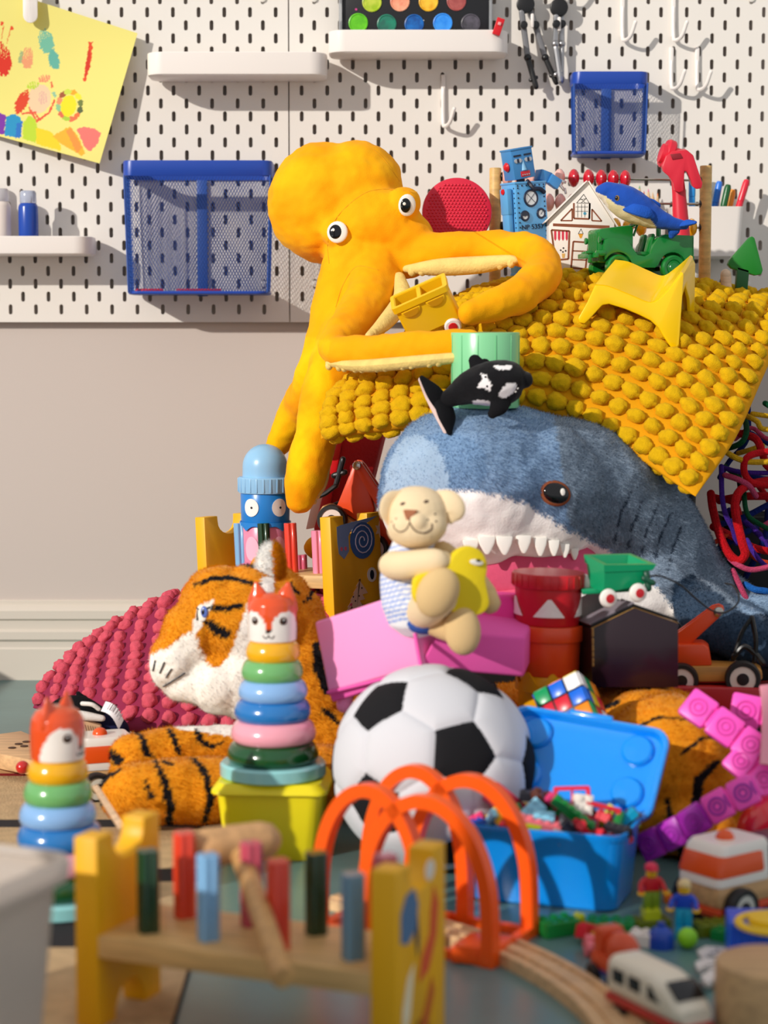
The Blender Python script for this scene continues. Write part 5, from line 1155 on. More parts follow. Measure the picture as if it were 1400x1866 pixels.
ob('claw', [X(box(14, 3, 4, 1), (BW/2+30, -14, BH-10), (0, 50, 0)), X(box(13, 3, 4, 1), (BW/2+32, -14, BH-2), (0, 20, 0)), X(cyl(4, 8, 12, .5), (BW/2+25, -10, BH-4), (90, 0, 0)), X(box(3, 3, 9, 1), (BW/2+36, -14, BH-16), (0, -10, 0))], slv, t)
for sx in (-1, 1): ob('leg', [box(19, 26, 40, 1.5, (sx*13, 0, -20)), box(21, 36, 9, 2, (sx*13, -4, -42))], tin, t)
# ---- toy abacus
Ya = 2925
pL, pR = P(903, 306, Ya), P(1287, 302, Ya-20); zb_ = P(1100, 520, Ya).z
t = thing('bead_abacus', 'wooden bead frame with metal rods standing behind robot, paper house and jeep', 'abacus', ((pL.x+pR.x)/2, Ya, zb_-14))
for q in (pL, pR): ob('post', X(cyl(8.6, q.z-zb_+6, 28, 1.2), (q.x, q.y, zb_-6)), wood('#e6bb72', .5), t, W=True)
ob('base_bar', X(box((pR-pL).length+50, 34, 14, 3), ((pL.x+pR.x)/2, Ya-8, zb_-8), (0, 0, math.degrees(math.atan2(pR.y-pL.y, pR.x-pL.x)))), plastic('#d24a1c', .4), t, W=True)
rods = []
def rodp(px, k): 
    u = (px-903)/(1287-903); q = pL.lerp(pR, u); y_ = ((322, 329), (368, 372), (412, 415))[k]; return Vector((P(px, 300, q.y).x, q.y, P(px, y_[0]+(y_[1]-y_[0])*u, q.y).z))
for k in range(3):
    ob('rod', tube([rodp(905, k), rodp(1285, k)], 1.7, 8), mat('steel', '#b8b0a6', .25, metal=.9), t, W=True)
    for px in (913, 1276): ob('end_stop', XM(cyl(6.5, 4, 16, 1), alongz(rodp(px, k), (1, 0, 0))), blk, t, W=True)
bead = [(0, -8.2), (2.6, -8), (8, -6.6), (12.2, -3.2), (13.3, 0), (12.2, 3.2), (8, 6.6), (2.6, 8), (0, 8.2)]
for px, k, c in [(1020, 0, '#f2b6ac'), (1046, 0, '#c8142c'), (1073, 0, '#c8142c'), (1096, 0, '#c8142c'), (1118, 0, '#c8142c'), (1140, 0, '#c8142c'), (970, 0, '#f2b6ac'), (948, 0, '#f2b6ac'), (925, 0, '#f2b6ac'), (1001, 1, '#f2b6ac'), (1022, 1, '#f2b6ac'), (1044, 1, '#f2b6ac'), (978, 1, '#f2b6ac'),
                 (1123, 2, '#efae1c'), (1146, 2, '#efae1c'), (1240, 2, '#efae1c'), (1262, 2, '#efae1c'), (1170, 2, '#efae1c')]:
    ob('bead', XM(lathe(bead, 24), alongz(rodp(px, k), (1, 0, 0))), gloss(c), t, W=True)
# ---- card house
Yh = 2800; out = [(1001, 492), (1001, 400), (1071, 331), (1120, 408), (1118, 500)]
card = matte('#efe7de', .75); t = thing('card_house', 'small white card house with drawn brown timbers between robot and jeep', 'toy house', P(1060, 495, Yh))
a = [P(x, y, Yh) for x, y in out]; ob('walls', plate(a, (0, 52, 0), .5), card, t, W=True)
ap, el, er = a[2], a[1], a[3]
for s_, e1 in ((-1, el), (1, er)):
    d = (e1-ap).normalized(); n_ = Vector((-d.z, 0, d.x))*(1 if s_ > 0 else -1); 
    if n_.z < 0: n_ = -n_
    q = [ap-Vector((0, 5, 0))+n_*.6, e1+d*7-Vector((0, 5, 0))+n_*.6, e1+d*7+Vector((0, 58, 0))+n_*.6, ap+Vector((0, 58, 0))+n_*.6]
    ob('roof_panel', plate(q, n_*1.6, .3), card, t, W=True)
brw = matte('#8a4a2c'); dkl = matte('#3a3434')
def fr(poly, w_, nm='drawn_timber', m=None, closed=True):
    pts = poly+[poly[0]] if closed else poly
    for i in range(len(pts)-1): ob(nm, decal(stroke([pts[i], pts[i+1]], w_), Yh, .35, .35), m or brw, t, W=True)
fr([(1046, 370), (1046, 398), (1074, 399), (1075, 370)], 3, closed=False); fr([(1074, 399), (1075, 370)], 3, closed=False)
fr([(1022, 402), (1043, 380), (1043, 402)], 2.4); fr([(1079, 381), (1079, 402), (1097, 403)], 2.4)
ob('drawn_timber', decal([(1008, 407), (1111, 411), (1111, 417), (1008, 412)], Yh, .35, .35), brw, t, W=True)
fr([(1005, 419), (1038, 421), (1036, 472), (1012, 474)], 3.2); fr([(1045, 440), (1073, 442), (1067, 490), (1041, 488)], 3); fr([(1044, 457), (1071, 458)], 2.2, closed=False); fr([(1043, 473), (1069, 474)], 2.2, closed=False)
fr([(1082, 424), (1112, 425)], 3, closed=False); fr([(1082, 424), (1078, 470)], 3, closed=False)
for k in range(4): ob('drawn_awning', decal([(1010+k*7, 421), (1014+k*7, 421), (1014+k*7, 435), (1012+k*7, 439), (1010+k*7, 435)], Yh, .35, .4), matte('#d8324a'), t, W=True)
fr([(1051, 370), (1064, 354), (1074, 370)], .9, 'drawn_line', dkl); fr([(1056, 364), (1069, 362)], .7, 'drawn_line', dkl, False); fr([(1058, 361), (1067, 370)], .7, 'drawn_line', dkl, False); fr([(1069, 361), (1059, 370)], .7, 'drawn_line', dkl, False)
fr([(1053, 372), (1053, 396)], .7, 'drawn_line', dkl, False); fr([(1060, 372), (1060, 396)], .7, 'drawn_line', dkl, False); fr([(1066, 372), (1066, 396)], .7, 'drawn_line', dkl, False); fr([(1049, 377), (1072, 377)], .7, 'drawn_line', dkl, False); fr([(1049, 385), (1072, 385)], .7, 'drawn_line', dkl, False)
ob('drawn_flower', decal(ell(1066, 389, 2.8), Yh, .35, .5), matte('#58a8c8'), t, W=True); ob('drawn_lantern', decal([(1054, 426), (1063, 426), (1060, 434), (1057, 434)], Yh, .35, .5), matte('#e8a028'), t, W=True)
fr([(1054, 426), (1059, 417), (1063, 426)], .8, 'drawn_line', dkl); ob('drawn_pot', decal([(1024, 462), (1030, 462), (1029, 470), (1025, 470)], Yh, .35, .5), matte('#e0b060'), t, W=True)
for q in ((1022, 456), (1027, 452), (1031, 457), (1026, 459)): ob('drawn_leaf', decal(ell(q[0], q[1], 1.6), Yh, .35, .5), dkl, t, W=True)
# ---- green jeep
l_, _ = hit(YP[1], 1180, 512); Yj = 2735
gj = plastic('#0f7a2e', .25, coat=.3); k_ = S(Yj)
o0 = P(1104, 510, Yj-20)
t = thing('toy_jeep', 'green plastic open-top jeep with a blue whale lying on it', 'toy car', o0, (0, 0, 16))
def jp(L_): return [((x-1104)/k_*1.03, (510-y)/k_) for x, y in L_]
arch = lambda cx, r, cz=17, a0=0, a1=180, n=9: [(cx+r*math.cos(R(a0+(a1-a0)*i/n)), cz+r*math.sin(R(a0+(a1-a0)*i/n))) for i in range(n+1)]
side = [(-2, 44), (-2, 53), (4, 56), (24, 56), (32, 53), (40, 42), (46, 34), (58, 32), (66, 36), (70, 48), (77, 58), (86, 62), (122, 61), (128, 58), (129, 36), (128, 26), (118, 24)]+arch(98, 21, 17, 20, 160)+[(76, 20), (72, 17), (42, 17), (38, 20)]+arch(18, 20.5, 17, 25, 150)+[(-2, 36)]
for y0 in (0, 50): ob('side_body', X(prism(side, 12, 1.6, y0=y0)), gj, t)
ob('hood', [X(prism([(-6, 24), (-6, 66), (-3, 69), (36, 74), (42, 74), (44, 70), (44, 24)], 42, 1.8, y0=10))], gj, t)
ob('grille', [box(1.2, 2.4, 26, .4, (-6.4, 17+k*4, 50)) for k in range(8)]+[X(cyl(4.6, 3, 16, .6), (-5, yy, 54), (0, -90, 0)) for yy in (6, 56)], gj, t)
ob('front_fender', [X(box(14, 15, 9, 3.5), (-5, yy, 36)) for yy in (6, 56)], gj, t)
ob('bumper', [box(5, 66, 7, 1.2, (-13, 31, 33)), box(10, 6, 5, 1, (-8, 18, 33)), box(10, 6, 5, 1, (-8, 44, 33)), box(5, 5, 14, 1, (-18, 12, 30)), box(8, 8, 4, 1, (-20, 12, 37))], gj, t)
ob('floor_pan', box(84, 42, 4, 1, (84, 31, 26)), gj, t); ob('tailgate', [box(4, 62, 34, 1.5, (127, 31, 44)), box(12, 20, 10, 2, (134, 31, 30))], gj, t)
for yy in (18, 44): ob('seat', [X(box(20, 17, 6, 2), (58, yy, 36)), X(box(6, 17, 28, 3), (71, yy, 50), (0, 14, 0))], gj, t)
ob('steering_wheel', [X(torus(9.5, 1.8, 24, 8), (50, 17, 78), (0, -35, 0)), X(cyl(1.6, 20, 8), (47, 17, 60), (0, 20, 0))], gj, t); ob('steering_hub', X(cyl(3, 5, 12), (49, 17, 74), (0, -35, 0)), plastic('#c8202c'), t)
ob('roll_post', [box(7, 6, 26, 2.5, (100, 8, 66)), box(7, 6, 26, 2.5, (100, 54, 66))], gj, t)
for cx in (18, 98):
    for yy, sgn in ((-3, 1), (65, -1)):
        ob('wheel', X(lathe([(0, -3), (6, -3), (7, -2), (9, -2.4), (10.4, -.6), (11, -2), (15, -2.8), (17, 0), (17, 9), (15, 12), (0, 12)], 32), (cx, yy, 17), (-90 if sgn > 0 else 90, 0, 0)), gj, t)
    ob('axle', X(cyl(3, 54, 10), (cx, 4, 17), (-90, 0, 0)), blk, t)
# ---- blue whale plush lying on the jeep
Yw = 2718
t = thing('plush_whale', 'small blue and cream plush whale lying across the green jeep', 'plush toy', P(1170, 412, Yw))
Bb = plushpart('body', [tube([P(1096, 347, Yw), P(1112, 353, Yw), P(1136, 366, Yw), P(1165, 382, Yw), P(1196, 397, Yw), P(1226, 407, Yw), P(1248, 411, Yw)], [8, 16, 22, 21, 14.5, 9, 6], 24), E(1108, 349, Yw, 16, 13, 14)],
     [('#d8cfa2', [(1070, 348), (1085, 350), (1105, 358), (1122, 372), (1140, 378), (1160, 392), (1185, 400), (1196, 412), (1190, 440), (1070, 440)]), ('#e9e2cf', [(1070, 346), (1088, 350), (1102, 358), (1112, 384), (1070, 400)])], '#1f4fb0', t, 1.8, 3, None, .8)
blp = cloth('#2257bb', bump=.5)
ob('flipper', tube([P(1142, 378, Yw-18), P(1160, 382, Yw-24), P(1180, 388, Yw-22), P(1189, 394, Yw-19)], [6, 8, 8, 4], 12, flat=.5, up=(0, -1, .2)), blp, t, W=True)
ob('dorsal_fin', tube([P(1176, 370, Yw+8), P(1188, 372, Yw+10), P(1198, 375, Yw+12)], [7, 7, 5], 12, flat=.6, up=(0, -1, 0)), blp, t, W=True)
ob('tail_fluke', tube([P(1240, 410, Yw), P(1252, 407, Yw-5), P(1264, 406, Yw-12)], [7, 9, 5], 12, flat=.5, up=(0, -.4, 1)), blp, t, W=True)
ob('tail_fluke', tube([P(1234, 410, Yw), P(1228, 420, Yw+4), P(1224, 430, Yw+8)], [6, 8, 4], 12, flat=.5, up=(0, -1, 0)), blp, t, W=True)
ob('eye_ring', on(Bb, 1125, 361, X(sph(3.2), s=(1, 1.2, .4))), matte('#8a6a3a', .3), t, W=True); ob('eye', on(Bb, 1124, 361, X(sph(2.3), s=(1, 1.2, .5)), 1), eyb, t, W=True)
# ---- red toy hammer
Yk = 2860; hr = plastic('#d61e36', .4)
t = thing('toy_hammer', 'red plastic claw hammer standing head up against the abacus post', 'toy hammer', P(1240, 500, Yk))
ob('handle', tube([P(1241, 505, Yk), P(1243, 440, Yk), P(1240, 390, Yk), P(1237, 345, Yk), P(1232, 300, Yk)], [12, 12, 11, 9.5, 9], 20, cap=True), hr, t, W=True)
hq = [(1207, 303), (1214, 284), (1226, 276), (1252, 273), (1264, 283), (1272, 308), (1281, 334), (1279, 343), (1270, 345), (1263, 341), (1258, 326), (1252, 313), (1248, 312), (1247, 330), (1246, 348), (1238, 351), (1229, 348), (1227, 334), (1220, 322), (1210, 314)]
ob('head', plate(px3(hq, Yk-20), (2, 34, 5), 3.2), hr, t, W=True)
ob('poll', [XM(lathe([(0, 0), (19, 0), (21, 2.5), (21, 10), (18.5, 13), (0, 13)], 36), alongz(P(1224, 284, Yk+12), Vector((-1, -.12, .42)))), XM(cyl(14, 30, 28, 1), alongz(P(1240, 290, Yk+6), Vector((-1, -.1, .3))))], hr, t, W=True)
ob('head_slot', plate([P(1222, 281, Yk-21.2), P(1240, 279, Yk-21.2), P(1245, 288, Yk-21.2), P(1226, 291, Yk-21.2)], (0, 1.5, 0), .3), plastic('#8e0f20', .5), t, W=True)
# ---- yellow doll chair
yc = plastic('#fccc00', .2, coat=.1)
t = thing('doll_chair', 'glossy yellow plastic doll chair standing on the tufted pillow below the jeep', 'doll furniture', P(1160, 600, 2600))
Y0 = min(hit(YP[1], 1058, 588)[0].y, hit(YP[1], 1228, 634)[0].y)-3; Y1 = Y0+72
net = [[P(1085, 521, Y0), P(1110, 524, Y0), P(1150, 540, Y0), P(1186, 553, Y0), P(1212, 537, Y0), P(1244, 497, Y0)],
       [P(1103, 497, (Y0+Y1)/2), P(1130, 503, (Y0+Y1)/2), P(1165, 520, (Y0+Y1)/2), P(1197, 532, (Y0+Y1)/2), P(1224, 515, (Y0+Y1)/2), P(1254, 480, (Y0+Y1)/2)],
       [P(1121, 476, Y1), P(1146, 480, Y1), P(1180, 495, Y1), P(1209, 505, Y1), P(1234, 490, Y1), P(1261, 467, Y1)]]
ob('seat', shell(grid(net, 8, 8), 4.5), yc, t, W=True, sharp=60)
F1 = smoothpath([Vector((x, y, 0)) for x, y in ((1085, 519), (1110, 522), (1150, 538), (1186, 551), (1212, 535), (1245, 495))], 5)
fo = [(p.x, p.y) for p in F1]+[(1247, 500), (1238, 628), (1232, 637), (1224, 636), (1210, 614), (1200, 597), (1186, 584), (1166, 574), (1140, 563), (1110, 554), (1098, 556), (1078, 578), (1066, 590), (1056, 588), (1054, 580), (1070, 552)]
def apron(dx, dy, Y, nm='front_apron'): ob(nm, plate([P(x+dx, y+dy, Y) for x, y in fo], (0, 5, 0), 1.8), yc, t, W=True)
apron(0, 0, Y0-2); 
bo = [(x+(1262-1245)*1.0*(x-1085)/160+36*(1-(x-1085)/160), y-46+16*((x-1085)/160)) for x, y in fo]
ob('back_apron', plate([P(x, y, Y1-2) for x, y in bo], (0, 5, 0), 1.8), yc, t, W=True)
ob('end_panel', plate([P(1245, 497, Y0), P(1262, 468, Y1), P(1269, 480, Y1), P(1266, 590, Y1), P(1260, 592, Y1-4), P(1257, 545, Y1-18), P(1250, 520, (Y0+Y1)/2), P(1243, 545, Y0+18), P(1240, 630, Y0+4), P(1236, 634, Y0)], (-4.5, 0, 0), 1.2), yc, t, W=True)
ob('end_panel', plate([P(1086, 521, Y0), P(1121, 476, Y1), P(1096, 536, Y1), P(1094, 532, Y1-18), P(1092, 524, (Y0+Y1)/2), P(1074, 550, Y0+18), P(1058, 586, Y0+4), P(1055, 582, Y0)], (4.5, 0, 0), 1.0), yc, t, W=True)
# ---- yellow wagon in the octopus arms
yw = plastic('#f0bf10', .35)
c = P(791, 588, 2580)
t = thing('toy_wagon', 'yellow plastic toy wagon body with window openings held in the octopus arms', 'toy car', M=Matrix.Translation(c) @ Matrix.Rotation(R(-24), 4, 'Y') @ Matrix.Rotation(R(-8), 4, 'Z') @ Matrix.Rotation(R(-26+50), 4, 'X'))
L2, D2, H2 = 72, 36, 48
def ringbox(w_, d, z0, z1, th): 
    o = [[(p[0], p[1], z) for p in ring2(w_, d, 4, 3)] for z in (z0, z1)]; i = [[(p[0], p[1], z) for p in ring2(w_-2*th, d-2*th, 3, 3)] for z in (z1, z0)]
    return loft([o[0], o[1], i[0], i[1], o[0]], False, False)
ob('body', [ringbox(L2, D2, 0, H2, 3.5), box(L2-4, D2-4, 3, .5, (0, 0, 2))], yw, t); ob('rim', ringbox(L2+5, D2+5, H2-7, H2+1, 5), yw, t); ob('divider', [box(6, D2, 7, 1.2, (0, 0, H2-3))], yw, t)
for sx in (-1, 1):
    v_ = [(13*math.cos(R(a)), -11*math.sin(R(a))) for a in range(0, 181, 15)]
    ob('window_sill', X(prism(v_, 3, .8), (sx*17, -D2/2-2.2, H2-9)), yw, t); ob('window_recess', X(prism([(x*.8, z*.78) for x, z in v_], 1), (sx*17, -D2/2-2.8, H2-10)), plastic('#c98f08', .4), t)
for sx in (-1, 1):
    ob('wheel', X(lathe([(0, 0), (9, 0), (11, 2), (11, 7), (9, 9), (0, 9)], 28), (sx*24-2, -D2/2+6, -7), (90, 0, 0)), plastic('#efe9e4', .25), t)
    ob('wheel_hub', X(lathe([(6, 0), (5.5, 1.2), (0, 1.6)], 20), (sx*24-2, -D2/2-3, -7), (90, 0, 0)), plastic('#cf1c24', .25), t)
ob('undercarriage', box(56, 10, 12, 2, (-2, 2, -4)), yw, t)
# ---- green tree
Yt = 2850; a = [P(x, y, Yt) for x, y in ((1371, 430), (1376, 434), (1391, 492), (1388, 500), (1377, 502), (1333, 489), (1327, 482), (1330, 474), (1365, 434))]
t = thing('toy_tree', 'flat green wooden toy fir tree at the right edge of the pillow', 'toy tree', P(1358, 520, Yt)); gt = plastic('#13781f', .4)
ob('crown', plate(a, (0, 14, 0), 1.5), gt, t, W=True); ob('trunk', plate(px3([(1344, 486), (1366, 492), (1363, 528), (1342, 528)], Yt), (0, 14, 0), 1), plastic('#0e5a22', .45), t, W=True)
ob('wooden_peg', tube([P(1324, 525, 2820), P(1323, 500, 2820)], 7.5, 14), wood('#e8c8a8'), W=True, loc=P(1324, 525, 2820), label='tiny bare wooden peg sticking up beside the green tree', cat='peg')
# ================================================================ red canvas seat below the octopus
t = thing('doll_deck_chair', 'red canvas doll chair with pale wooden edge leaning below the octopus', 'doll furniture', P(600, 1000, 2700))
rc = mat('fabric', '#c4121f', .8, bump=.6, bscale=260); Yq = 2850
ob('canvas', plate([P(628, 780, Yq+60), P(700, 785, Yq+90), P(650, 985, Yq+40), P(588, 985, Yq)], (6, 40, 0), 3), rc, t, W=True)
ob('side_rail', plate([P(598, 785, Yq+60), P(618, 783, Yq+60), P(574, 962, Yq-8), P(557, 965, Yq-8)], (4, 18, 0), 1.5), matte('#f0c9b8', .5), t, W=True)
ob('red_edge', plate([P(620, 783, Yq+56), P(628, 783, Yq+56), P(590, 985, Yq-10), P(572, 965, Yq-10)], (2, 18, 0), 1), plastic('#c8101c', .35), t, W=True)
# ================================================================ tow trucks
org = plastic('#ea4a14', .35)
def towtruck(label, M, hook_pose=0):
    t = thing('tow_truck', label, 'toy car', M=M); L_, W_ = 118, 44
    ob('chassis', prism([(0, 16), (0, 30), (6, 34), (60, 34), (112, 31), (118, 27), (118, 17), (112, 15), (6, 15)], W_, 2, y0=-W_/2), wood('#cf8f3e', .45), t)
    ob('bumper', box(112, 30, 6, 1.5, (59, 0, 15)), plastic('#c8281c', .4), t)
    ob('cab', prism([(4, 33), (4, 56), (10, 60), (50, 60), (57, 55), (60, 34)], W_-4, 2.5, y0=-W_/2+2), org, t)
    e_ = (0, 0) if hook_pose == 0 else (40, 2)
    for s_ in (-1, 1): ob('crane_arm', prism([(14, 54), (30, 54), (74+e_[0], 94+e_[1]), (76+e_[0], 101+e_[1]), (70+e_[0], 104+e_[1]), (62+e_[0], 102+e_[1]), (12, 66)], 7, 1.5, y0=s_*9-3.5), org, t)
    if hook_pose: ob('crane_body', prism([(46, 34), (102, 34), (114, 96), (108, 103), (100, 100), (56, 62)], 24, 2, y0=-12), org, t)
    ob('bolt', X(cyl(6, 32, 18, 1), (69+e_[0], 16, 97+e_[1]), (90, 0, 0)), mat('steel', '#b9b6ae', .2, metal=.95), t)
    for cx, r in ((24, 20), (95, 21)):
        for s_ in (-1, 1):
            ob('tyre', X(lathe([(r*.72, 0), (r*.95, 0), (r, 3), (r, 12), (r*.94, 15), (r*.72, 15)], 36, cap=False), (cx, s_*(W_/2+(15 if s_ < 0 else 15)-15), r-1), (90 if s_ < 0 else -90, 0, 0)), mat('rubber', '#131314', .5), t)
            ob('wheel_disc', X(lathe([(0, 0), (r*.74, 0), (r*.74, 13.5), (r*.34, 14), (0, 14)], 32), (cx, s_*W_/2, r-1), (90 if s_ < 0 else -90, 0, 0)), plastic('#ead9cf', .4), t)
            ob('wheel_hub', X(lathe([(r*.36, 0), (r*.34, 15.2), (0, 15.4)], 24), (cx, s_*W_/2, r-1), (90 if s_ < 0 else -90, 0, 0)), blk, t)
    if hook_pose == 0:
        ob('hook_rod', [tube([(108, -3, 88), (112, -3, 60), (110, -3, 36)], 3, 8), tube([(108, -3, 88), (96, -3, 70), (86, -3, 40)], 2.6, 8)], blk, t)
        ob('hook', tube([(86, -3, 42), (98, -3, 54), (112, -3, 44), (120, -3, 34)], 3.2, 8), blk, t)
    else:
        ob('hook_rod', [tube([(130, 14, 96), (118, 16, 60)], 4, 10), tube([(118, 14, 82), (128, 14, 70)], 4.4, 10)], blk, t)
        ob('hook', tube([(118, 18, 60), (126, 20, 40), (138, 20, 30), (150, 20, 40), (148, 20, 56)], 3.4, 8), blk, t)
    return t
w0 = P(1352, 1262, 2360); towtruck('wooden tow truck with orange crane standing right of the dark toy house', Matrix.Translation((w0.x-95, 2365, w0.z)) @ Matrix.Rotation(R(-8), 4, 'Z') @ Matrix.Rotation(R(-2), 4, 'Y'))
Mt = Matrix.Translation(P(668, 1010, 2600)) @ Matrix.Rotation(R(180-14), 4, 'Z') @ Matrix.Rotation(R(-30), 4, 'Y') @ Matrix.Diagonal((.82, .82, .82, 1))
Mt = Matrix.Translation(P(702, 1034, 2775)) @ Matrix.Rotation(R(180-10), 4, 'Z') @ Matrix.Rotation(R(-33), 4, 'Y')
towtruck('tilted wooden tow truck with orange crane and black hook above the snail bench', Mt, 1)
# red tray beneath the right truck
ob('toy_tray', hexa([P(1225, 1300, 2310), P(1500, 1300, 2310), P(1500, 1290, 2440), P(1235, 1290, 2440), P(1222, 1250, 2310), P(1500, 1256, 2310), P(1500, 1240, 2440), P(1235, 1240, 2440)], 3), plastic('#b8121c', .35), W=True, loc=P(1350, 1300, 2370), label='red plastic tray under the tow truck wheels', cat='tray')
# ================================================================ dark toy house and green dump wagon
Yg = 2190; prp = mat('lacquer', '#1e0614', .3, coat=.15); blkc = matte('#0b090b', .45)
hp = [P(x, y, Yg) for x, y in ((1079, 1252), (1078, 1145), (1156, 1107), (1236, 1135), (1236, 1252))]; D = Vector((-34, 110, 0))
t = thing('toy_house', 'dark purple glossy toy house with worn gold edges under the green wagon', 'toy house', P(1156, 1262, Yg+40))
ob('walls', plate([hp[0], hp[1]-Vector((0, 0, 1)), hp[2]-Vector((0, 0, 1)), hp[3]-Vector((0, 0, 1)), hp[4]], D, .8), blkc, t, W=True)
ob('front', plate([p+Vector((0, -1, 0)) for p in hp], (0, 1.4, 0), .3), prp, t, W=True)
for s_, e1 in ((-1, hp[1]), (1, hp[3])):
    n_ = Vector((0, 0, 1)); ob('roof_panel', plate([hp[2]+n_, e1+n_, e1+D+n_, hp[2]+D+n_], (0, 0, 3), .5), blkc, t, W=True)
    for k in range(20):
        if s_ < 0: u = k/19; a = hp[1].lerp(hp[2], u)+Vector((0, 0, 4.5)); ob('roof_rib', tube([a+D*.02, a+D*.3], 1.1, 6), matte('#8f8790', .4), t, W=True) if k % 1 == 0 else None
gold = mat('worn_gold', '#a8844a', .4, metal=.5)
ob('worn_edge', [tube([hp[1]+Vector((0, -1.2, 0)), hp[2]+Vector((0, -1.2, 0))], .6, 6), tube([hp[2]+Vector((0, -1.2, 0)), hp[3]+Vector((0, -1.2, 0))], .35, 6)]+[tube([hp[1].lerp(hp[0], a)+Vector((1.4, -1.2, 0)), hp[1].lerp(hp[0], b_)+Vector((1.4, -1.2, 0))], 1.4, 6) for a, b_ in ((.0, .13), (.18, .26), (.3, .38), (.42, .47), (.52, .56), (.6, .63))], gold, t, W=True)
grn = plastic('#0d9a66', .28)
Yw2 = 2185; t = thing('dump_wagon', 'green plastic dump wagon with white wheels parked on the dark house roof', 'toy car', P(1130, 1107, Yw2+20))
T4 = [P(1068, 1011, Yw2+34), P(1103, 1029, Yw2), P(1193, 1028, Yw2+14), P(1148, 1009, Yw2+50)]; B4 = [P(1074, 1068, Yw2+34), P(1101, 1080, Yw2+4), P(1165, 1068, Yw2+16), P(1140, 1055, Yw2+44)]
cT = sum(T4, Vector())/4; In = [p.lerp(cT, .14) for p in T4]; In2 = [p.lerp(cT, .3)-Vector((0, 0, 26)) for p in T4]
ob('hopper', loft([B4, [T4[i].lerp(B4[i], .28) for i in range(4)], [T4[i].lerp(B4[i], .26)+(T4[i]-cT)*.06 for i in range(4)], [T4[i]+(T4[i]-cT)*.06 for i in range(4)], In, In2]), grn, t, W=True, sharp=25)
ob('chassis', [blockP([(1062, 1084, Yw2+20), (1160, 1078, Yw2+26), (1160, 1068, Yw2+26), (1060, 1074, Yw2+20)], (0, 16, 0), 1.5)], grn, t, W=True)
ob('hitch', [tube([P(1178, 1045, Yw2+10), P(1182, 1072, Yw2+8)], 4, 10), tube([P(1174, 1054, Yw2+6), P(1190, 1062, Yw2+6)], 3.4, 10)], plastic('#0b4a34', .35), t, W=True)
for x, y, dY in ((1109, 1090, -6), (1163, 1080, 2)):
    q = P(x, y, Yw2+dY); ob('wheel', XM(lathe([(0, -5), (6, -5), (9.5, -3), (10.6, 0), (9.5, 3), (6, 5), (0, 5)], 28), alongz(q, (.35, -1, 0))), plastic('#f1ece4', .2), t, W=True); ob('wheel_hub', XM(lathe([(5.6, 4), (5, 5.6), (0, 6)], 20), alongz(q, (.35, -1, 0))), plastic('#c8202a', .3), t, W=True)
ob('wheel', XM(lathe([(0, -5), (6, -5), (9.5, -3), (10.6, 0), (9.5, 3), (6, 5), (0, 5)], 24), alongz(P(1064, 1062, Yw2+40), (-.7, -1, 0))), plastic('#f1ece4', .2), t, W=True)
ob('pull_cord', tube([P(1184, 1050, Yw2+8), P(1205, 1050, Yw2+8), P(1240, 1066, Yw2+20), P(1270, 1092, Yw2+50), P(1297, 1112, Yw2+70), P(1322, 1116, 2290), P(1344, 1100, 2300), P(1346, 1082, 2310), P(1336, 1067, 2330), P(1322, 1063, 2340)], 1.1, 6, k=8), matte('#141414', .5), t, W=True)
# ================================================================ puzzle cube
c = P(1027, 1283, 2080); sx_ = Vector((33, 0, 19)).normalized(); Mv = Matrix.Rotation(R(-30), 4, 'Y') @ Matrix.Rotation(R(-12), 4, 'Z') @ Matrix.Rotation(R(-36), 4, 'X')
t = thing('puzzle_cube', 'colourful sliding puzzle cube tilted beside the football and blue lid', 'puzzle cube', M=Matrix.Translation(c) @ Mv @ Matrix.Translation((0, 26, 0)))
ob('core', box(54, 54, 54, 2), plastic('#0c0c0e', .3), t)
cl = {'w': '#f3f1f2', 'b': '#0d6ae0', 'r': '#d82038', 'o': '#f28a10', 'g': '#0a9a5c', 'y': '#efd21a'}
def face(cols, M):
    for k, ch in enumerate(cols):
        x, z = (k % 3-1)*18, (1-k//3)*18; ob('sticker', XM(box(16.2, 1.4, 16.2, 1.2), M @ Matrix.Translation((x, -27.2, z))), plastic(cl[ch], .3), t)
face('gbw'+'rrb'+'obo', Matrix.Identity(4)); face('yrywrbgoy', Matrix.Rotation(R(-90), 4, 'X')); face('wgobyrgrw', Matrix.Rotation(R(90), 4, 'Z')); face('yobwgrboy', Matrix.Rotation(R(-90), 4, 'Z'))
# ================================================================ blue lidded box with bricks
blu = mat('translucent_plastic', '#0a9aff', .25, trans=.12, sss=.25, coat=.4)
A = FL(1127, 1668); rz_ = R(-19); dx_ = Vector((math.cos(rz_), math.sin(rz_), 0)); W1, D1, H1 = 163, 98, 76
o0 = A-dx_*(W1-8); 
t = thing('brick_box', 'open translucent blue plastic box with its lid folded back, full of bricks', 'box', M=Matrix.Translation(o0) @ Matrix.Rotation(rz_, 4, 'Z'))
rb = lambda k, z, i=0: [(W1/2-4+p[0], D1/2+p[1], z) for p in ring2(W1*k-2*i, D1*k-2*i, 14)]
ob('body', loft([rb(.86, 0), rb(.9, 2), rb(.97, H1-8), rb(1.0, H1-6), rb(1.01, H1), rb(1, H1, 2.5), rb(.96, H1-8, 2.5), rb(.89, 4, 2.5)]), blu, t)
FB = FR[t.name]
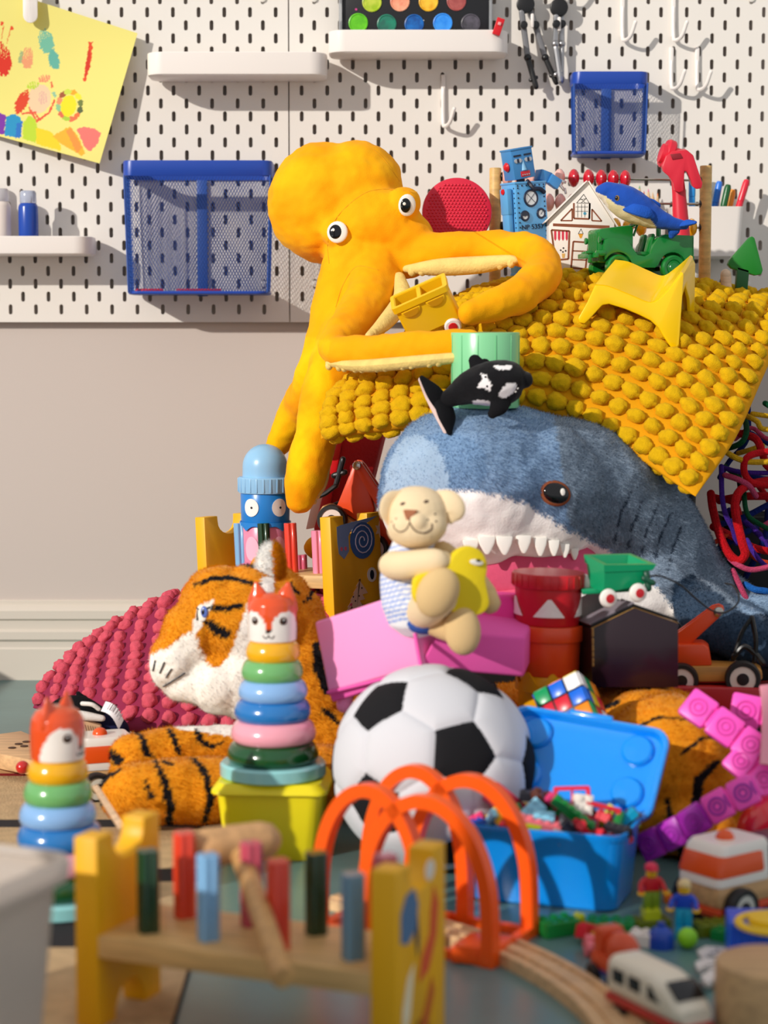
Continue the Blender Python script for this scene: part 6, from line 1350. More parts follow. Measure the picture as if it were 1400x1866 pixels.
# lid: hinged on the back rim, leaning back
lw, lh = W1+8, 101; Ml = Matrix.Translation((W1/2-4+3, D1+2, H1-2)) @ Matrix.Rotation(R(-33), 4, 'X') @ Matrix.Rotation(R(6.5), 4, 'Y')
def rl_(w_, h, y, r): return [Ml @ Vector((p[0], y, h/2+p[1]+(lh-h)/2)) for p in ring2(w_, h, r)]
ob('lid', loft([rl_(lw-30, lh-30, 5, 10), rl_(lw-16, lh-16, 4, 14), rl_(lw-12, lh-12, 1, 15), rl_(lw-9, lh-9, -4, 16), rl_(lw-4, lh-4, -5.5, 18), rl_(lw, lh, -4, 18), rl_(lw, lh, 3, 18), rl_(lw-6, lh-6, 8, 16), rl_(lw-40, lh-40, 9, 10)], True, True), blu, t)
for sx in (-1, 1):
    for z in (30, 76): ob('lid_dome', XM(lathe([(16.5, 0), (16.5, 3), (14, 5.5), (0, 6.5)], 36), Ml @ Matrix.Translation((sx*54, 4.6, z)) @ Matrix.Rotation(R(90), 4, 'X')), blu, t)
ob('lid_catch', XM(box(46, 7, 6, 2), Ml @ Matrix.Translation((0, -3, lh+1))), blu, t)
# loose bricks
def brick_me(nx, ny, h=9.6, u=8):
    pr = [box(nx*u-.2, ny*u-.2, h, .5, (0, 0, h/2), 1)]
    for i in range(nx):
        for j in range(ny): pr.append(X(lathe([(2.4, 0), (2.4, 1.6), (2.1, 1.8), (0, 1.8)], 10), ((i-(nx-1)/2)*u, (j-(ny-1)/2)*u, h)))
    return pr
BRC = {}
CN = {'#d4122c': 'red', '#e8407a': 'pink', '#8fd0ea': 'pale blue', '#f2c314': 'yellow', '#0f8a3c': 'green', '#1450b8': 'blue', '#c8d41c': 'lime', '#f07a86': 'salmon', '#5a2e1e': 'brown', '#2c2c34': 'black', '#8c8c92': 'grey', '#efe7de': 'white', '#f08018': 'orange', '#6f7a14': 'olive', '#12a0c8': 'turquoise'}
SZ = {(2, 1): 'two-stud', (2, 2): 'square four-stud', (3, 1): 'three-stud', (4, 1): 'long four-stud', (4, 2): 'eight-stud', (3, 2): 'six-stud', (1, 1): 'single-stud', (6, 1): 'long six-stud'}
def brick(col, sz, p, rot, where, grp=None, s=1, h=9.6):
    k = (col, sz, s, h)
    if k not in BRC: BRC[k] = mesh('toy_brick', [X(q, s=s) for q in brick_me(*sz, h)], plastic(col, .3))
    o = ob('toy_brick', BRC[k], None, loc=p, rot=rot, label='%s %s brick %s' % (CN[col], SZ[sz], where), cat='toy brick', group=grp); return o
rnd = random.Random(3); cols = ['#d4122c', '#d4122c', '#e8407a', '#8fd0ea', '#f2c314', '#0f8a3c', '#1450b8', '#c8d41c', '#f07a86', '#5a2e1e', '#2c2c34', '#8c8c92', '#efe7de', '#12a0c8']
for lay in (1, 2):
    for i in range(9):
        for j in range(5):
            if lay == 2 and rnd.random() < .35: continue
            x = 8+i*(W1-24)/8+rnd.uniform(-4, 4); y = 14+j*(D1-28)/4+rnd.uniform(-3, 3); hump = 13*math.sin(math.pi*min(1, max(0, x/W1)))**.5
            z = H1-36+lay*13+hump*.6+rnd.uniform(-3, 3)+(y/D1)*6
            brick(cols[rnd.randrange(len(cols))], rnd.choice([(2, 1), (2, 2), (3, 1), (4, 1)]), FB @ Vector((x, y, z)), (rnd.uniform(-60, 60), rnd.uniform(-60, 60), rnd.uniform(0, 180)), '%s of box heap, %s' % (('at left end', 'at left third', 'at middle', 'at right third', 'at right end')[min(4, i*5//9)], ('front', 'near front', 'centre', 'near back', 'back')[j]+(' row, on top' if lay == 2 else ' row, lower')), 'loose bricks in the blue box', .92)
def framepiece(name, col, c, rot, w_, h, lab, th=4):
    o = ring2(w_, h, 2, 2); i = ring2(w_-2*th, h-2*th, 1.5, 2)
    L_ = [[(p[0], y, p[1]) for p in o] for y in (-4, 4)]+[[(p[0], y, p[1]) for p in i] for y in (4, -4)]
    ob(name, [loft([L_[0], L_[1], L_[2], L_[3], L_[0]], False, False), box(w_-th, 3, 2.2), box(2.2, 3, h-th)], plastic(col, .3), loc=FB @ Vector(c), rot=rot, label=lab, cat='toy brick')
framepiece('brick_window_frame', '#d8123c', (97, 52, H1+16), (-14, -4, -10), 36, 34, 'red open window frame piece standing up at the middle of the brick heap')
framepiece('brick_window_frame', '#c8122c', (124, 50, H1+3), (-20, 12, -10), 38, 30, 'red open frame piece leaning at the right end of the brick heap')
framepiece('brick_window_frame', '#e0305a', (30, 44, H1+14), (-10, 40, 20), 42, 22, 'pink frame piece at the left end of the brick heap')
brick('#0f8a3c', (6, 1), FB @ Vector((100, 30, H1+8)), (20, 38, -8), 'sloping down at the right of the heap'); brick('#8fd0ea', (3, 2), FB @ Vector((62, 34, H1+8)), (50, -40, 20), 'uppermost in the middle of the heap')
brick('#efe7de', (2, 2), FB @ Vector((104, 56, H1+14)), (70, 10, 10), 'inside the red window frame piece', None, 1.2); brick('#8fd0ea', (2, 1), FB @ Vector((74, 22, H1+3)), (40, 10, 0), 'lying at the front of the heap', None, 1.3)
brick('#f2c314', (2, 2), FB @ Vector((34, 20, H1)), (20, 10, 30), 'at the front left of the heap', None, 1.2); brick('#f07a86', (6, 1), FB @ Vector((66, 15, H1-1)), (30, 14, 4), 'sloping along the front of the heap', None, 1.1); brick('#c8d41c', (4, 1), FB @ Vector((58, 12, H1-2)), (30, 12, 4), 'below the salmon one at the heap front')
brick('#5a2e1e', (4, 2), FB @ Vector((68, 52, H1+13)), (30, 30, 20), 'at the top of the heap near the lid'); brick('#2c2c34', (4, 1), FB @ Vector((58, 56, H1+15)), (10, 4, 0), 'at the very top of the heap near the lid'); brick('#e8407a', (4, 1), FB @ Vector((84, 44, H1+13)), (30, 34, 10), 'beside the red window frame piece')
# ================================================================ orange arched bridge
orp = mat('translucent_plastic', '#ff5c0c', .3, trans=.0, sss=.3)
fl_, fr_ = FL(592, 1698), FL(893, 1762); rr_, rl2 = FL(965, 1706), FL(680, 1655)
t = thing('arched_bridge', 'orange plastic toy bridge of crossing arches in front of blue box', 'toy bridge', (fl_+fr_+rr_+rl2)/4)
for a, b_ in ((fl_, fr_), (rl2, rr_)):
    nmp = 'front' if a is fl_ else 'rear'; up = (b_-a).cross(Vector((0, 0, 1)))
    for u0, u1, hh in ((-.03, .60, 140), (.26, 1.0, 138)):
        pts = []
        for k in range(13): th0 = math.pi*k/12; u = (u0+u1)/2-(u1-u0)/2*math.cos(th0)*(1 if True else 1); z = 34+(hh-34)*math.sin(th0)**.9 if 0 < k < 12 else 34; pts.append(a.lerp(b_, u)+Vector((0, 0, z)))
        pts = [a.lerp(b_, u0)+Vector((0, 0, 2))]+pts+[a.lerp(b_, u1)+Vector((0, 0, 2))]
        ob('arch', tube(pts, 8.8, 4, k=3, up=up, rect=True), orp, t, W=True, sharp=50)
    ob('base_rail', tube([a.lerp(b_, -.06)+Vector((0, 0, 4)), b_+Vector((0, 0, 4))], 6, 4, up=up, rect=True), orp, t, W=True)
for u in (0, .5, 1): ob('cross_rail', tube([fl_.lerp(fr_, u)+Vector((0, 0, 5)), rl2.lerp(rr_, u)+Vector((0, 0, 5))], 7, 4, up=(0, 0, 1), rect=True), orp, t, W=True)
ob('end_plate', plate([fr_+Vector((-34, 8, 1)), fr_+Vector((5, -2, 1)), fr_+Vector((5, -2, 17)), fr_+Vector((-34, 8, 17))], (20, 40, 0), 1.5), orp, t, W=True)
# ================================================================ wooden track, train, wagon
tw = wood('#e4bd8c', .5)
def track(cl_, w_, label, name='wooden_track', h=12):
    p = smoothpath(cl_, 8); v, f = [], []; prof = [(-w_/2, 0), (-w_/2, h-1), (-w_/2+1, h), (-w_*.32, h), (-w_*.31, h-3), (-w_*.17, h-3), (-w_*.16, h), (w_*.16, h), (w_*.17, h-3), (w_*.31, h-3), (w_*.32, h), (w_/2-1, h), (w_/2, h-1), (w_/2, 0)]
    n = len(prof)
    for i, q in enumerate(p):
        d = (p[min(len(p)-1, i+1)]-p[max(0, i-1)]); s_ = Vector((d.y, -d.x, 0)).normalized()
        for a, z in prof: v.append(q+s_*a+Vector((0, 0, z)))
    for i in range(len(p)-1):
        for j in range(n): f.append([i*n+j, i*n+(j+1) % n, (i+1)*n+(j+1) % n, (i+1)*n+j])
    f.append(list(range(n))[::-1]); f.append([(len(p)-1)*n+j for j in range(n)])
    ob(name, (v, f), tw, W=True, loc=p[0], label=label, cat='toy track', sharp=30)
track([FL(918, 1742), FL(975, 1768), FL(1040, 1806), FL(1095, 1850), FL(1135, 1900)], 40, 'curved wooden track piece in the foreground leaving the orange bridge')
track([FL(610, 1648), FL(700, 1672), FL(800, 1704), FL(905, 1736)], 36, 'straight wooden track piece running through the orange bridge', h=10)
def train():
    c = FL(1195, 1885); c = Vector((P(1180, 1850, 1570).x, 1590, 0)); M = Matrix.Translation((P(1200, 1850, 1545).x, 1545, 0)) @ Matrix.Rotation(R(-62), 4, 'Z')
    t = thing('toy_train', 'white wooden toy train engine with dark windows and a red stripe', 'toy train', M=M)
    def sec(x, w_, z0, z1, r=9): return [(x, p[0], (z0+z1)/2+p[1]) for p in ring2(w_, z1-z0, r, 5)]
    ob('body', loft([sec(-46, 33, 22, 50, 8), sec(-44, 36, 20, 53), sec(10, 36, 20, 53), sec(30, 35, 20, 48), sec(44, 33, 20, 38, 8), sec(50, 28, 22, 33, 5)]), plastic('#e6ddca', .35), t)
    ob('stripe', loft([sec(-47, 37, 15, 22, 2), sec(36, 37, 15, 22, 2), sec(50, 32, 15, 22, 2), sec(54, 26, 16, 21, 2)]), plastic('#b8281e', .35), t)
    ob('chassis', box(84, 24, 8, 1.5, (0, 0, 12)), tw, t)
    ob('windscreen', X(box(19, 28, 1.8, 4), (36, 0, 44.9), (0, 37, 0)), plastic('#17171a', .15), t)
    for s_ in (-1, 1):
        for x0 in (-30, -8): ob('side_window', box(16, 1.4, 11, 2.5, (x0, s_*18, 39)), plastic('#17171a', .15), t)
        ob('side_window', X(prism([(-8, -5), (8, -5), (-4, 6), (-8, 6)], 1.4, .4), (18, s_*17.8-.7, 38)), plastic('#17171a', .15), t)
        for x0 in (-30, 28): ob('wheel', X(cyl(9, 6, 24, 1), (x0, s_*12, 9), (-90 if s_ > 0 else 90, 0, 0)), plastic('#19191b', .4), t)
    M2 = Matrix.Translation((P(1128, 1760, 1655).x, 1655, 0)) @ Matrix.Rotation(R(-66), 4, 'Z')
    t = thing('train_wagon', 'small red-orange wagon with round top behind the white train', 'toy train', M=M2)
    ob('body', [box(52, 28, 14, 3, (0, 0, 21)), X(sph(15, (1.2, .9, 1)), (6, 0, 34)), box(16, 24, 30, 4, (-17, 0, 34))], plastic('#cf4a20', .35), t)
    ob('chassis', box(56, 26, 6, 1.5, (0, 0, 12)), plastic('#4a4f9a', .4), t)
    for s_ in (-1, 1):
        for x0 in (-17, 17): ob('wheel', X(cyl(9, 6, 24, 1), (x0, s_*12, 9), (-90 if s_ > 0 else 90, 0, 0)), plastic('#19191b', .4), t)
train()
# ================================================================ orange and white rescue cars
def rescue(label, M):
    t = thing('toy_car', label, 'toy car', M=M); L_, W_ = 130, 54; wm = plastic('#f1ebe2', .25); om = plastic('#e8551a', .22)
    ob('chassis', box(L_, W_, 20, 2.5, (0, 0, 28)), wood('#dcae78', .45), t); ob('bumper', box(L_+6, W_+2, 8, 2, (0, 0, 14)), plastic('#d8481c', .35), t)
    def sec(z, x0, x1, w_, r=7): return [((x0+x1)/2+p[0], p[1], z) for p in ring2(x1-x0, w_, r, 5)]
    ob('cab', loft([sec(38, -6, 66, 55), sec(44, -6, 66, 55.5), sec(46, -6, 65, 55), sec(66, -6, 60, 52), sec(72, -6, 58, 51), sec(76, -4, 54, 47)]), wm, t)
    ob('window_band', loft([sec(47, 2, 66.2, 56.4), sec(49, 1, 66.2, 56.6), sec(65, 2, 61, 53.6), sec(66.5, 6, 60.4, 52.6)]), om, t)
    ob('rear_body', box(52, W_-2, 30, 3, (-34, 0, 53)), plastic('#4a4a50', .3), t)
    ob('roof_light', X(sph(9, (1, 1, .9)), (30, 0, 76)), om, t)
    for cx in (42, -40):
        for s_ in (-1, 1):
            rt = (-90 if s_ > 0 else 90, 0, 0)
            ob('tyre', X(lathe([(13, 0), (17, 0), (18.5, 2.5), (18.5, 10), (17, 13), (13, 13)], 36, cap=False), (cx, s_*W_/2, 18.5), rt), mat('rubber', '#131314', .5), t)
            ob('wheel_disc', X(lathe([(0, 0), (13.4, 0), (13.4, 11.5), (6, 12), (0, 12)], 32), (cx, s_*W_/2, 18.5), rt), plastic('#d5d3c6', .4), t); ob('wheel_hub', X(lathe([(6.4, 11), (6, 13), (0, 13.2)], 24), (cx, s_*W_/2, 18.5), rt), blk, t)
    return t
e_ = FL(1296, 1692); fwd = Vector((-.80, -.60, 0)); ang = math.atan2(fwd.y, fwd.x); ctr = e_-fwd*68-Vector((fwd.y, -fwd.x, 0))*(-26)
ctr = e_-fwd*66+Vector((.60, .80, 0))*0+Vector((-fwd.y, fwd.x, 0)).normalized()*0
perp = Vector((-fwd.y, fwd.x, 0)); perp = perp if perp.y > 0 else -perp
ctr = e_-fwd*68+perp*20; rescue('white and orange wooden rescue car at the right edge beside the figures', Matrix.Translation(ctr) @ Matrix.Rotation(ang, 4, 'Z'))
e_ = FL(166, 1436); rescue('white and orange wooden rescue car half hidden behind the tiger paws', Matrix.Translation((P(228, 1400, 2370).x, 2370, 0)) @ Matrix.Rotation(R(180+20), 4, 'Z'))
# ================================================================ toy figures
def figure(label, q, yaw, torso, legs, hair, arm, cap=False, arms_up=0):
    t = thing('toy_figure', label, 'toy figure', q, (0, 0, yaw)); ye = plastic('#f2c01a', .3)
    for sx in (-1, 1): ob('leg', prism([(sx*4-3.8, 0), (sx*4+3.8, 0), (sx*4+3.8, 15), (sx*4-3.8, 15)], 8, .8, y0=-4), plastic(legs, .3), t)
    ob('hips', box(15.6, 7.6, 3, .5, (0, 0, 15.5)), plastic(legs, .3), t)
    ob('torso', hexa([Vector((x, y, z)) for z, w_ in ((17, 7.8), (29.5, 5.6)) for x, y in ((-w_, -4), (w_, -4), (w_, 4), (-w_, 4))], .7), plastic(torso, .3), t)
    for sx in (-1, 1):
        ob('arm', tube([(sx*6.5, 0, 27), (sx*10, -1, 23), (sx*11.5, -5, 18)], [3, 2.8, 2.4], 12), plastic(arm, .3), t); ob('hand', X(torus(2.4, 1.2, 14, 8), (sx*12, -7, 16.5), (20, 0, 0)), ye, t)
    ob('head', cyl(5.2, 9.5, 24, 1.4, 30), ye, t)
    for sx in (-1, 1): ob('eye', X(sph(.8, n=8, m=6), (sx*1.9, -5.1, 36)), eyb, t)
    ob('mouth', tube([(-1.8, -5.1, 33), (0, -5.3, 32.4), (1.8, -5.1, 33)], .3, 5), eyb, t)
    if cap: ob('cap', [X(sph(6.4, (1, 1, .8)), (0, .5, 38.5)), X(box(9, 7, 1.4, .6), (0, -6, 37.5), (-8, 0, 0))], plastic(hair, .3), t)
    else: ob('hair', [X(sph(6.5, (1, 1, .85)), (0, 1.2, 38)), X(sph(5, (1.2, .8, 1)), (0, 3.2, 34))], plastic(hair, .35), t)
    return t
brick('#6f7a14', (4, 2), FL(1186, 1694), (0, 0, 12), 'under the red-capped figure', None, 1.1); brick('#c8d41c', (2, 2), FL(1186, 1694)+Vector((0, 0, 10.6)), (0, 0, 8), 'stacked under the red-capped figure')
figure('toy figure in a red cap and red shirt standing on bricks before the blue box', FL(1186, 1694)+Vector((0, 0, 20.2)), 12, '#c8121c', '#7c9a18', '#d8204a', '#c8121c', True)
figure('blond toy figure in a blue jacket with turquoise legs beside the rescue car', FL(1246, 1706)+Vector((0, 0, 10)), -14, '#1548c8', '#18a8d0', '#e0c890', '#1548c8')
brick('#12a0c8', (2, 2), FL(1246, 1708), (0, 0, -10), 'under the blond figure')
g_ = None
for col, sz, x, y, rot, wh, s_ in (('#0f8a3c', (3, 2), 1015, 1702, (0, 0, 28), 'largest left of the figures on the floor', 1.5), ('#0f8a3c', (4, 2), 1112, 1702, (0, 0, -8), 'behind the red and pink pieces', 1.4), ('#c8d41c', (2, 1), 1050, 1696, (20, 40, 30), 'beside the big green brick', 1.3), ('#d4122c', (3, 1), 1068, 1716, (0, 20, 60), 'lying in front of the green bricks', 1.3), ('#f2c314', (1, 1), 1088, 1722, (0, 0, 10), 'lying next to the red brick', 1.2),
                               ('#efe7de', (3, 2), 1176, 1722, (0, 0, -20), 'on the floor before the red-capped figure', 1.2), ('#1450b8', (2, 1), 1096, 1750, (0, 10, 70), 'behind the train wagon', 1.2), ('#6f7a14', (4, 2), 1300, 1702, (0, 0, 20), 'in front of the rescue car', 1.2), ('#0f8a3c', (2, 2), 1316, 1712, (0, 0, 50), 'beside the olive brick at the rescue car', 1.0), ('#f07a86', (2, 2), 1082, 1738, (30, 10, 10), 'between the track and the wagon', 1.2), ('#f08018', (2, 1), 1226, 1640, (90, 0, 0), 'leaning behind the blond figure', 1.2)):
    brick(col, sz, FL(x, y)+Vector((0, 0, 2 if rot[0] or rot[1] else 0)), rot, wh, None, s_)
q = FL(1205, 1726); t = thing('toy_brick', 'dark blue domed toy brick on the floor below the figures', 'toy brick', q); ob('dome', lathe([(12, 0), (12, 9), (10, 15), (5, 19), (0, 20)], 24), plastic('#1545b0', .3), t); ob('knob', cyl(3.5, 4, 14, .5, 19), plastic('#1545b0', .3), t)
q = FL(1253, 1728); ob('lime_ball', X(sph(9.5), (0, 0, 9.5)), plastic('#8fd818', .35), loc=q, label='tiny lime green ball on the floor below the blond figure', cat='ball')
# blue ridged block with yellow top, white puzzle pieces, wood block at right edge
q = FL(1408, 1762); t = thing('ribbed_block', 'ribbed blue toy block with a yellow top at the right edge', 'toy block', (q.x, q.y, 0), (0, 0, -6))
bb2 = plastic('#0d5ae0', .35); ob('body', box(76, 50, 38, 2, (0, 25, 19)), bb2, t)
for k in range(13): ob('rib', box(2.6, 2.4, 34, .6, (-36+k*6, -.6, 19)), bb2, t)
ob('top', lathe([(20, 38), (22, 40), (21, 45), (0, 46)], 32), plastic('#f2c80e', .35), t)
ob('top_rim', torus(30, 4, 32, 8, .8, 39), plastic('#f2c80e', .35), t)
pz = matte('#e4dfdb', .6)
def puzzle(q, rz, lab, n=5):
    o = []; 
    for k in range(n):
        o += [(k*14, 0), (k*14+3, 0)]; o += [(k*14+7+5.5*math.sin(R(a)), -7-5.5*math.cos(R(a))) for a in range(-150, 151, 50)][::-1] if k % 2 else [(k*14+7+5.5*math.sin(R(a)), 5+5.5*math.cos(R(a))) for a in range(-150, 151, 50)]
    o += [(n*14, 0)]+[(n*14+8, 16), (n*14, 34), (0, 34), (-6, 18)]
    bm = bmesh.new(); fc = bm.faces.new([bm.verts.new((x, y, 0)) for x, y in o]); r = bmesh.ops.extrude_face_region(bm, geom=[fc]); bmesh.ops.translate(bm, vec=(0, 0, 4), verts=[e for e in r['geom'] if isinstance(e, bmesh.types.BMVert)]); bmesh.ops.recalc_face_normals(bm, faces=bm.faces)
    bm.verts.ensure_lookup_table(); pr = ([v_.co.copy() for v_ in bm.verts], [[v_.index for v_ in f_.verts] for f_ in bm.faces]); bm.free()
    t = thing('puzzle_piece', lab, 'puzzle piece', q, (0, 0, rz)); ob('board', pr, pz, t, sharp=25)
    ob('drawn_line', [tube([(6+k*12, 12, 4.2), (12+k*12, 20+4*(k % 2), 4.2), (10+k*12, 28, 4.2)], .5, 5) for k in range(5)], matte('#555058'), t)
puzzle(FL(1280, 1752), -14, 'white foam puzzle piece with drawn lines, farthest of three by the blue block'); puzzle(FL(1272, 1778)+Vector((0, 0, 2)), -20, 'white foam puzzle piece with drawn lines, middle of three by the blue block'); puzzle(FL(1288, 1808)+Vector((0, 0, 4)), -12, 'white foam puzzle piece with drawn lines, nearest of three by the blue block')
q = FL(1405, 1900); t = thing('wooden_block', 'thick round wooden block cut off by the lower right corner', 'toy block', (q.x, q.y, 0)); ob('body', X(cyl(44, 66, 40, 3)), wood('#cfa878', .5), t)
# ================================================================ red ball, linked pink straps, pink cloth
rb_ = P(1420, 1524, 1990); t = thing('rubber_ball', 'glossy red rubber ball at the right edge behind the rescue car', 'ball', (rb_.x, 1990, 0)); ob('ball', X(sph(44, n=48, m=32), (0, 0, 44)), plastic('#e0182e', .22, coat=.5), t); ob('moulding_line', X(torus(44.05, .35, 48, 6), (0, 0, 44), (80, 10, 0)), plastic('#b8101f', .3), t)
mg = mat('soft_rubber', '#ff55c6', .4, sss=.1); mgd = mat('soft_rubber', '#e044ac', .4, sss=.1); mp = mat('soft_rubber', '#b026b4', .4, sss=.1)
def strap(label, pts, m, W_=40, link=28, md=mgd, nrm=(0, -1, .35)):
    t = thing('linked_strap', label, 'toy strap', pts[0]); p = smoothpath(pts, 12); L_ = [0]
    for i in range(len(p)-1): L_.append(L_[-1]+(p[i+1]-p[i]).length)
    n = int(L_[-1]/link); k = 0
    def at(s):
        k = 0
        while k < len(p)-2 and L_[k+1] < s: k += 1
        return p[k].lerp(p[k+1], (s-L_[k])/(L_[k+1]-L_[k])), (p[k+1]-p[k]).normalized()
    for i in range(n):
        c, d = at((i+.5)*link); M = frame(c, d, nrm)
        mm = m if not isinstance(m, list) else m[min(len(m)-1, i)]
        ob('link', XM(box(link-1.5, W_, 11, 3.5), M), mm, t, W=True)
        ob('joint', XM(box(6, W_*.7, 6, 2), M @ Matrix.Translation((link/2, 0, -1))), mm, t, W=True)
        ob('embossed_ring', [XM(torus(W_*.27, 1.3, 28, 6, 1, 5.6), M), XM(torus(W_*.13, 1.1, 20, 6, 1, 5.6), M)], md, t, W=True)
        ob('slot', XM(box(2.4, W_*.45, 1.2, .5), M @ Matrix.Translation((link*.4, 0, 5.2))), md, t, W=True)
strap('pink linked rubber strap running down right from the tow truck wheel', [P(1250, 1275, 2060), P(1300, 1310, 2045), P(1350, 1346, 2035), P(1420, 1396, 2010)], mg, 33, 33)
strap('pink and purple linked rubber strap rising right from behind the blue box', [P(1168, 1548, 1975), P(1240, 1512, 1950), P(1310, 1468, 1935), P(1420, 1412, 1925)], [mp, mp, mp, mg, mg, mg, mg], 30, 28, mat('soft_rubber', '#9a2aa2', .4))
strap('short pink linked rubber strap behind the longer one at right edge', [P(1330, 1290, 2110), P(1380, 1300, 2105), P(1450, 1312, 2100)], mg, 36, 34)
strap('pink linked rubber strap lying lowest on the tiger rump at right edge', [P(1330, 1372, 2030), P(1376, 1410, 2015), P(1430, 1450, 2000)], mg, 30, 30)
g = grid([[P(1385, 1250, 2050), P(1420, 1246, 2055), P(1470, 1248, 2060)], [P(1390, 1300, 2030), P(1425, 1300, 2040), P(1470, 1300, 2040)], [P(1386, 1392, 1990), P(1420, 1396, 2000), P(1470, 1396, 2010)]], 8, 8)
ob('pink_cloth', shell(g, 2.5), cloth('#f5a3b4', bump=.3), W=True, loc=P(1420, 1392, 2000), label='pale pink folded cloth hanging over the straps at right edge', cat='cloth')
# ================================================================ pipe cleaners
pc = {c: mat('chenille_stem', c, .9, sheen=.4, bump=.9, bscale=700, var=.25, vscale=400) for c in ('#c8101c', '#12246e', '#0b4a2a', '#d8a81c', '#c8486e', '#4a2896', '#1d64b8', '#d2401c', '#08080c')}
nmc = {'#c8101c': 'red', '#12246e': 'navy', '#0b4a2a': 'dark green', '#d8a81c': 'yellow', '#c8486e': 'pink', '#4a2896': 'purple', '#1d64b8': 'light blue', '#d2401c': 'orange', '#08080c': 'black'}
def pipe(c, pts, r, where):
    q = [P(x, y, Y) for x, y, Y in pts]; ob('pipe_cleaner', tube(q, r, 10, k=6), pc[c], W=True, loc=q[0], label='%s pipe cleaner %s' % (nmc[c], where), cat='pipe cleaner', group='pipe cleaners tangled beside the shark')
Yq = 2600
pipe('#c8101c', [(1400, 876, 2590), (1365, 884, 2570), (1345, 900, 2550), (1340, 930, 2545), (1352, 985, 2540), (1358, 1010, 2540), (1346, 1022, 2545), (1328, 1008, 2550), (1312, 975, 2560), (1300, 930, 2590), (1296, 900, 2600)], 5.6, 'in a thick long loop next to the shark back')
pipe('#c8101c', [(1350, 790, 2620), (1378, 800, 2600), (1390, 826, 2590), (1400, 850, 2590), (1440, 870, 2590)], 5.2, 'curving out from under the pillow corner')
pipe('#c8101c', [(1440, 822, 2570), (1390, 824, 2570), (1362, 834, 2560), (1356, 856, 2560), (1366, 876, 2565), (1390, 884, 2570), (1440, 884, 2570)], 4.6, 'bent in an open curve at the right edge')
pipe('#c8101c', [(1440, 905, 2600), (1390, 904, 2600), (1352, 905, 2610), (1312, 912, 2640)], 5.4, 'running level to the right edge')
pipe('#c8101c', [(1300, 960, 2580), (1340, 980, 2600), (1380, 1000, 2600), (1440, 1010, 2600)], 5.0, 'crossing behind the red loop')
pipe('#d2401c', [(1300, 990, 2570), (1336, 972, 2600), (1360, 1002, 2610), (1386, 1022, 2610), (1440, 1030, 2610)], 3.2, 'winding below the red loop')
pipe('#0b4a2a', [(1395, 735, 2600), (1420, 750, 2600), (1450, 764, 2600)], 3.8, 'end sticking out above the yellow one')
pipe('#0b4a2a', [(1358, 762, 2640), (1361, 786, 2600), (1352, 806, 2590), (1330, 816, 2600), (1310, 816, 2620)], 3.9, 'curling under the pillow edge')
pipe('#0b4a2a', [(1322, 850, 2620), (1352, 880, 2590), (1360, 930, 2560), (1376, 950, 2560), (1440, 984, 2560)], 3.3, 'hanging through the red loops')
pipe('#d8a81c', [(1362, 758, 2600), (1380, 768, 2590), (1392, 782, 2590), (1440, 780, 2590)], 3.6, 'bent in a hook at the upper right'); pipe('#d8a81c', [(1440, 762, 2600), (1400, 758, 2600), (1372, 754, 2600)], 3.4, 'uppermost at the right edge')
pipe('#d8a81c', [(1327, 826, 2560), (1345, 836, 2560), (1372, 842, 2560), (1440, 840, 2560)], 3.9, 'lying level across the others'); pipe('#d8a81c', [(1346, 826, 2630), (1366, 820, 2620), (1390, 812, 2620)], 3.4, 'short piece behind the red curve')
pipe('#c8486e', [(1322, 866, 2570), (1346, 874, 2560), (1366, 886, 2560), (1378, 904, 2570)], 3.8, 'sloping down to the red loop'); pipe('#c8486e', [(1326, 1014, 2560), (1346, 1030, 2540), (1376, 1038, 2540), (1440, 1022, 2540)], 3.6, 'curving below the lowest red loop')
pipe('#c8486e', [(1336, 1040, 2560), (1352, 1074, 2550), (1366, 1102, 2550)], 3.8, 'end hanging straight down near the shark tail'); pipe('#c8486e', [(1340, 800, 2620), (1370, 780, 2630), (1400, 800, 2620), (1440, 790, 2620)], 3.0, 'twisted at the upper right'); pipe('#c8486e', [(1390, 960, 2590), (1410, 950, 2590), (1440, 948, 2590)], 4, 'stub at the right edge')
pipe('#4a2896', [(1315, 850, 2580), (1316, 900, 2570), (1322, 935, 2565), (1336, 965, 2570), (1342, 990, 2575)], 3.4, 'hanging down left of the red loop'); pipe('#4a2896', [(1318, 852, 2600), (1350, 860, 2590), (1400, 862, 2590), (1440, 858, 2590)], 3.2, 'lying level to the right edge'); pipe('#4a2896', [(1362, 984, 2580), (1376, 1010, 2570), (1400, 1034, 2570), (1440, 1050, 2570)], 3.2, 'sloping right below the red loop'); pipe('#4a2896', [(1340, 1058, 2580), (1356, 1086, 2580), (1372, 1106, 2570)], 3.0, 'beside the hanging pink one')
pipe('#12246e', [(1300, 958, 2600), (1350, 945, 2600), (1400, 920, 2600), (1450, 895, 2600)], 4.0, 'crossing diagonally behind red loops'); pipe('#12246e', [(1364, 742, 2640), (1362, 800, 2640), (1330, 840, 2640), (1312, 870, 2640)], 3.4, 'running down behind the green one'); pipe('#12246e', [(1366, 868, 2630), (1400, 874, 2630), (1440, 866, 2630)], 4.6, 'thick at right edge'); pipe('#12246e', [(1370, 790, 2640), (1400, 808, 2640), (1440, 820, 2640)], 3.4, 'short one at upper right')
pipe('#1d64b8', [(1358, 1065, 2560), (1376, 1074, 2550), (1397, 1077, 2550)], 4.2, 'short end near the shark tail'); pipe('#0b4a2a', [(1334, 1040, 2600), (1366, 1078, 2600), (1410, 1110, 2600)], 4.0, 'lowest, going down right'); pipe('#12246e', [(1336, 1050, 2620), (1380, 1100, 2600), (1440, 1112, 2600)], 3.6, 'lowest at the right edge')
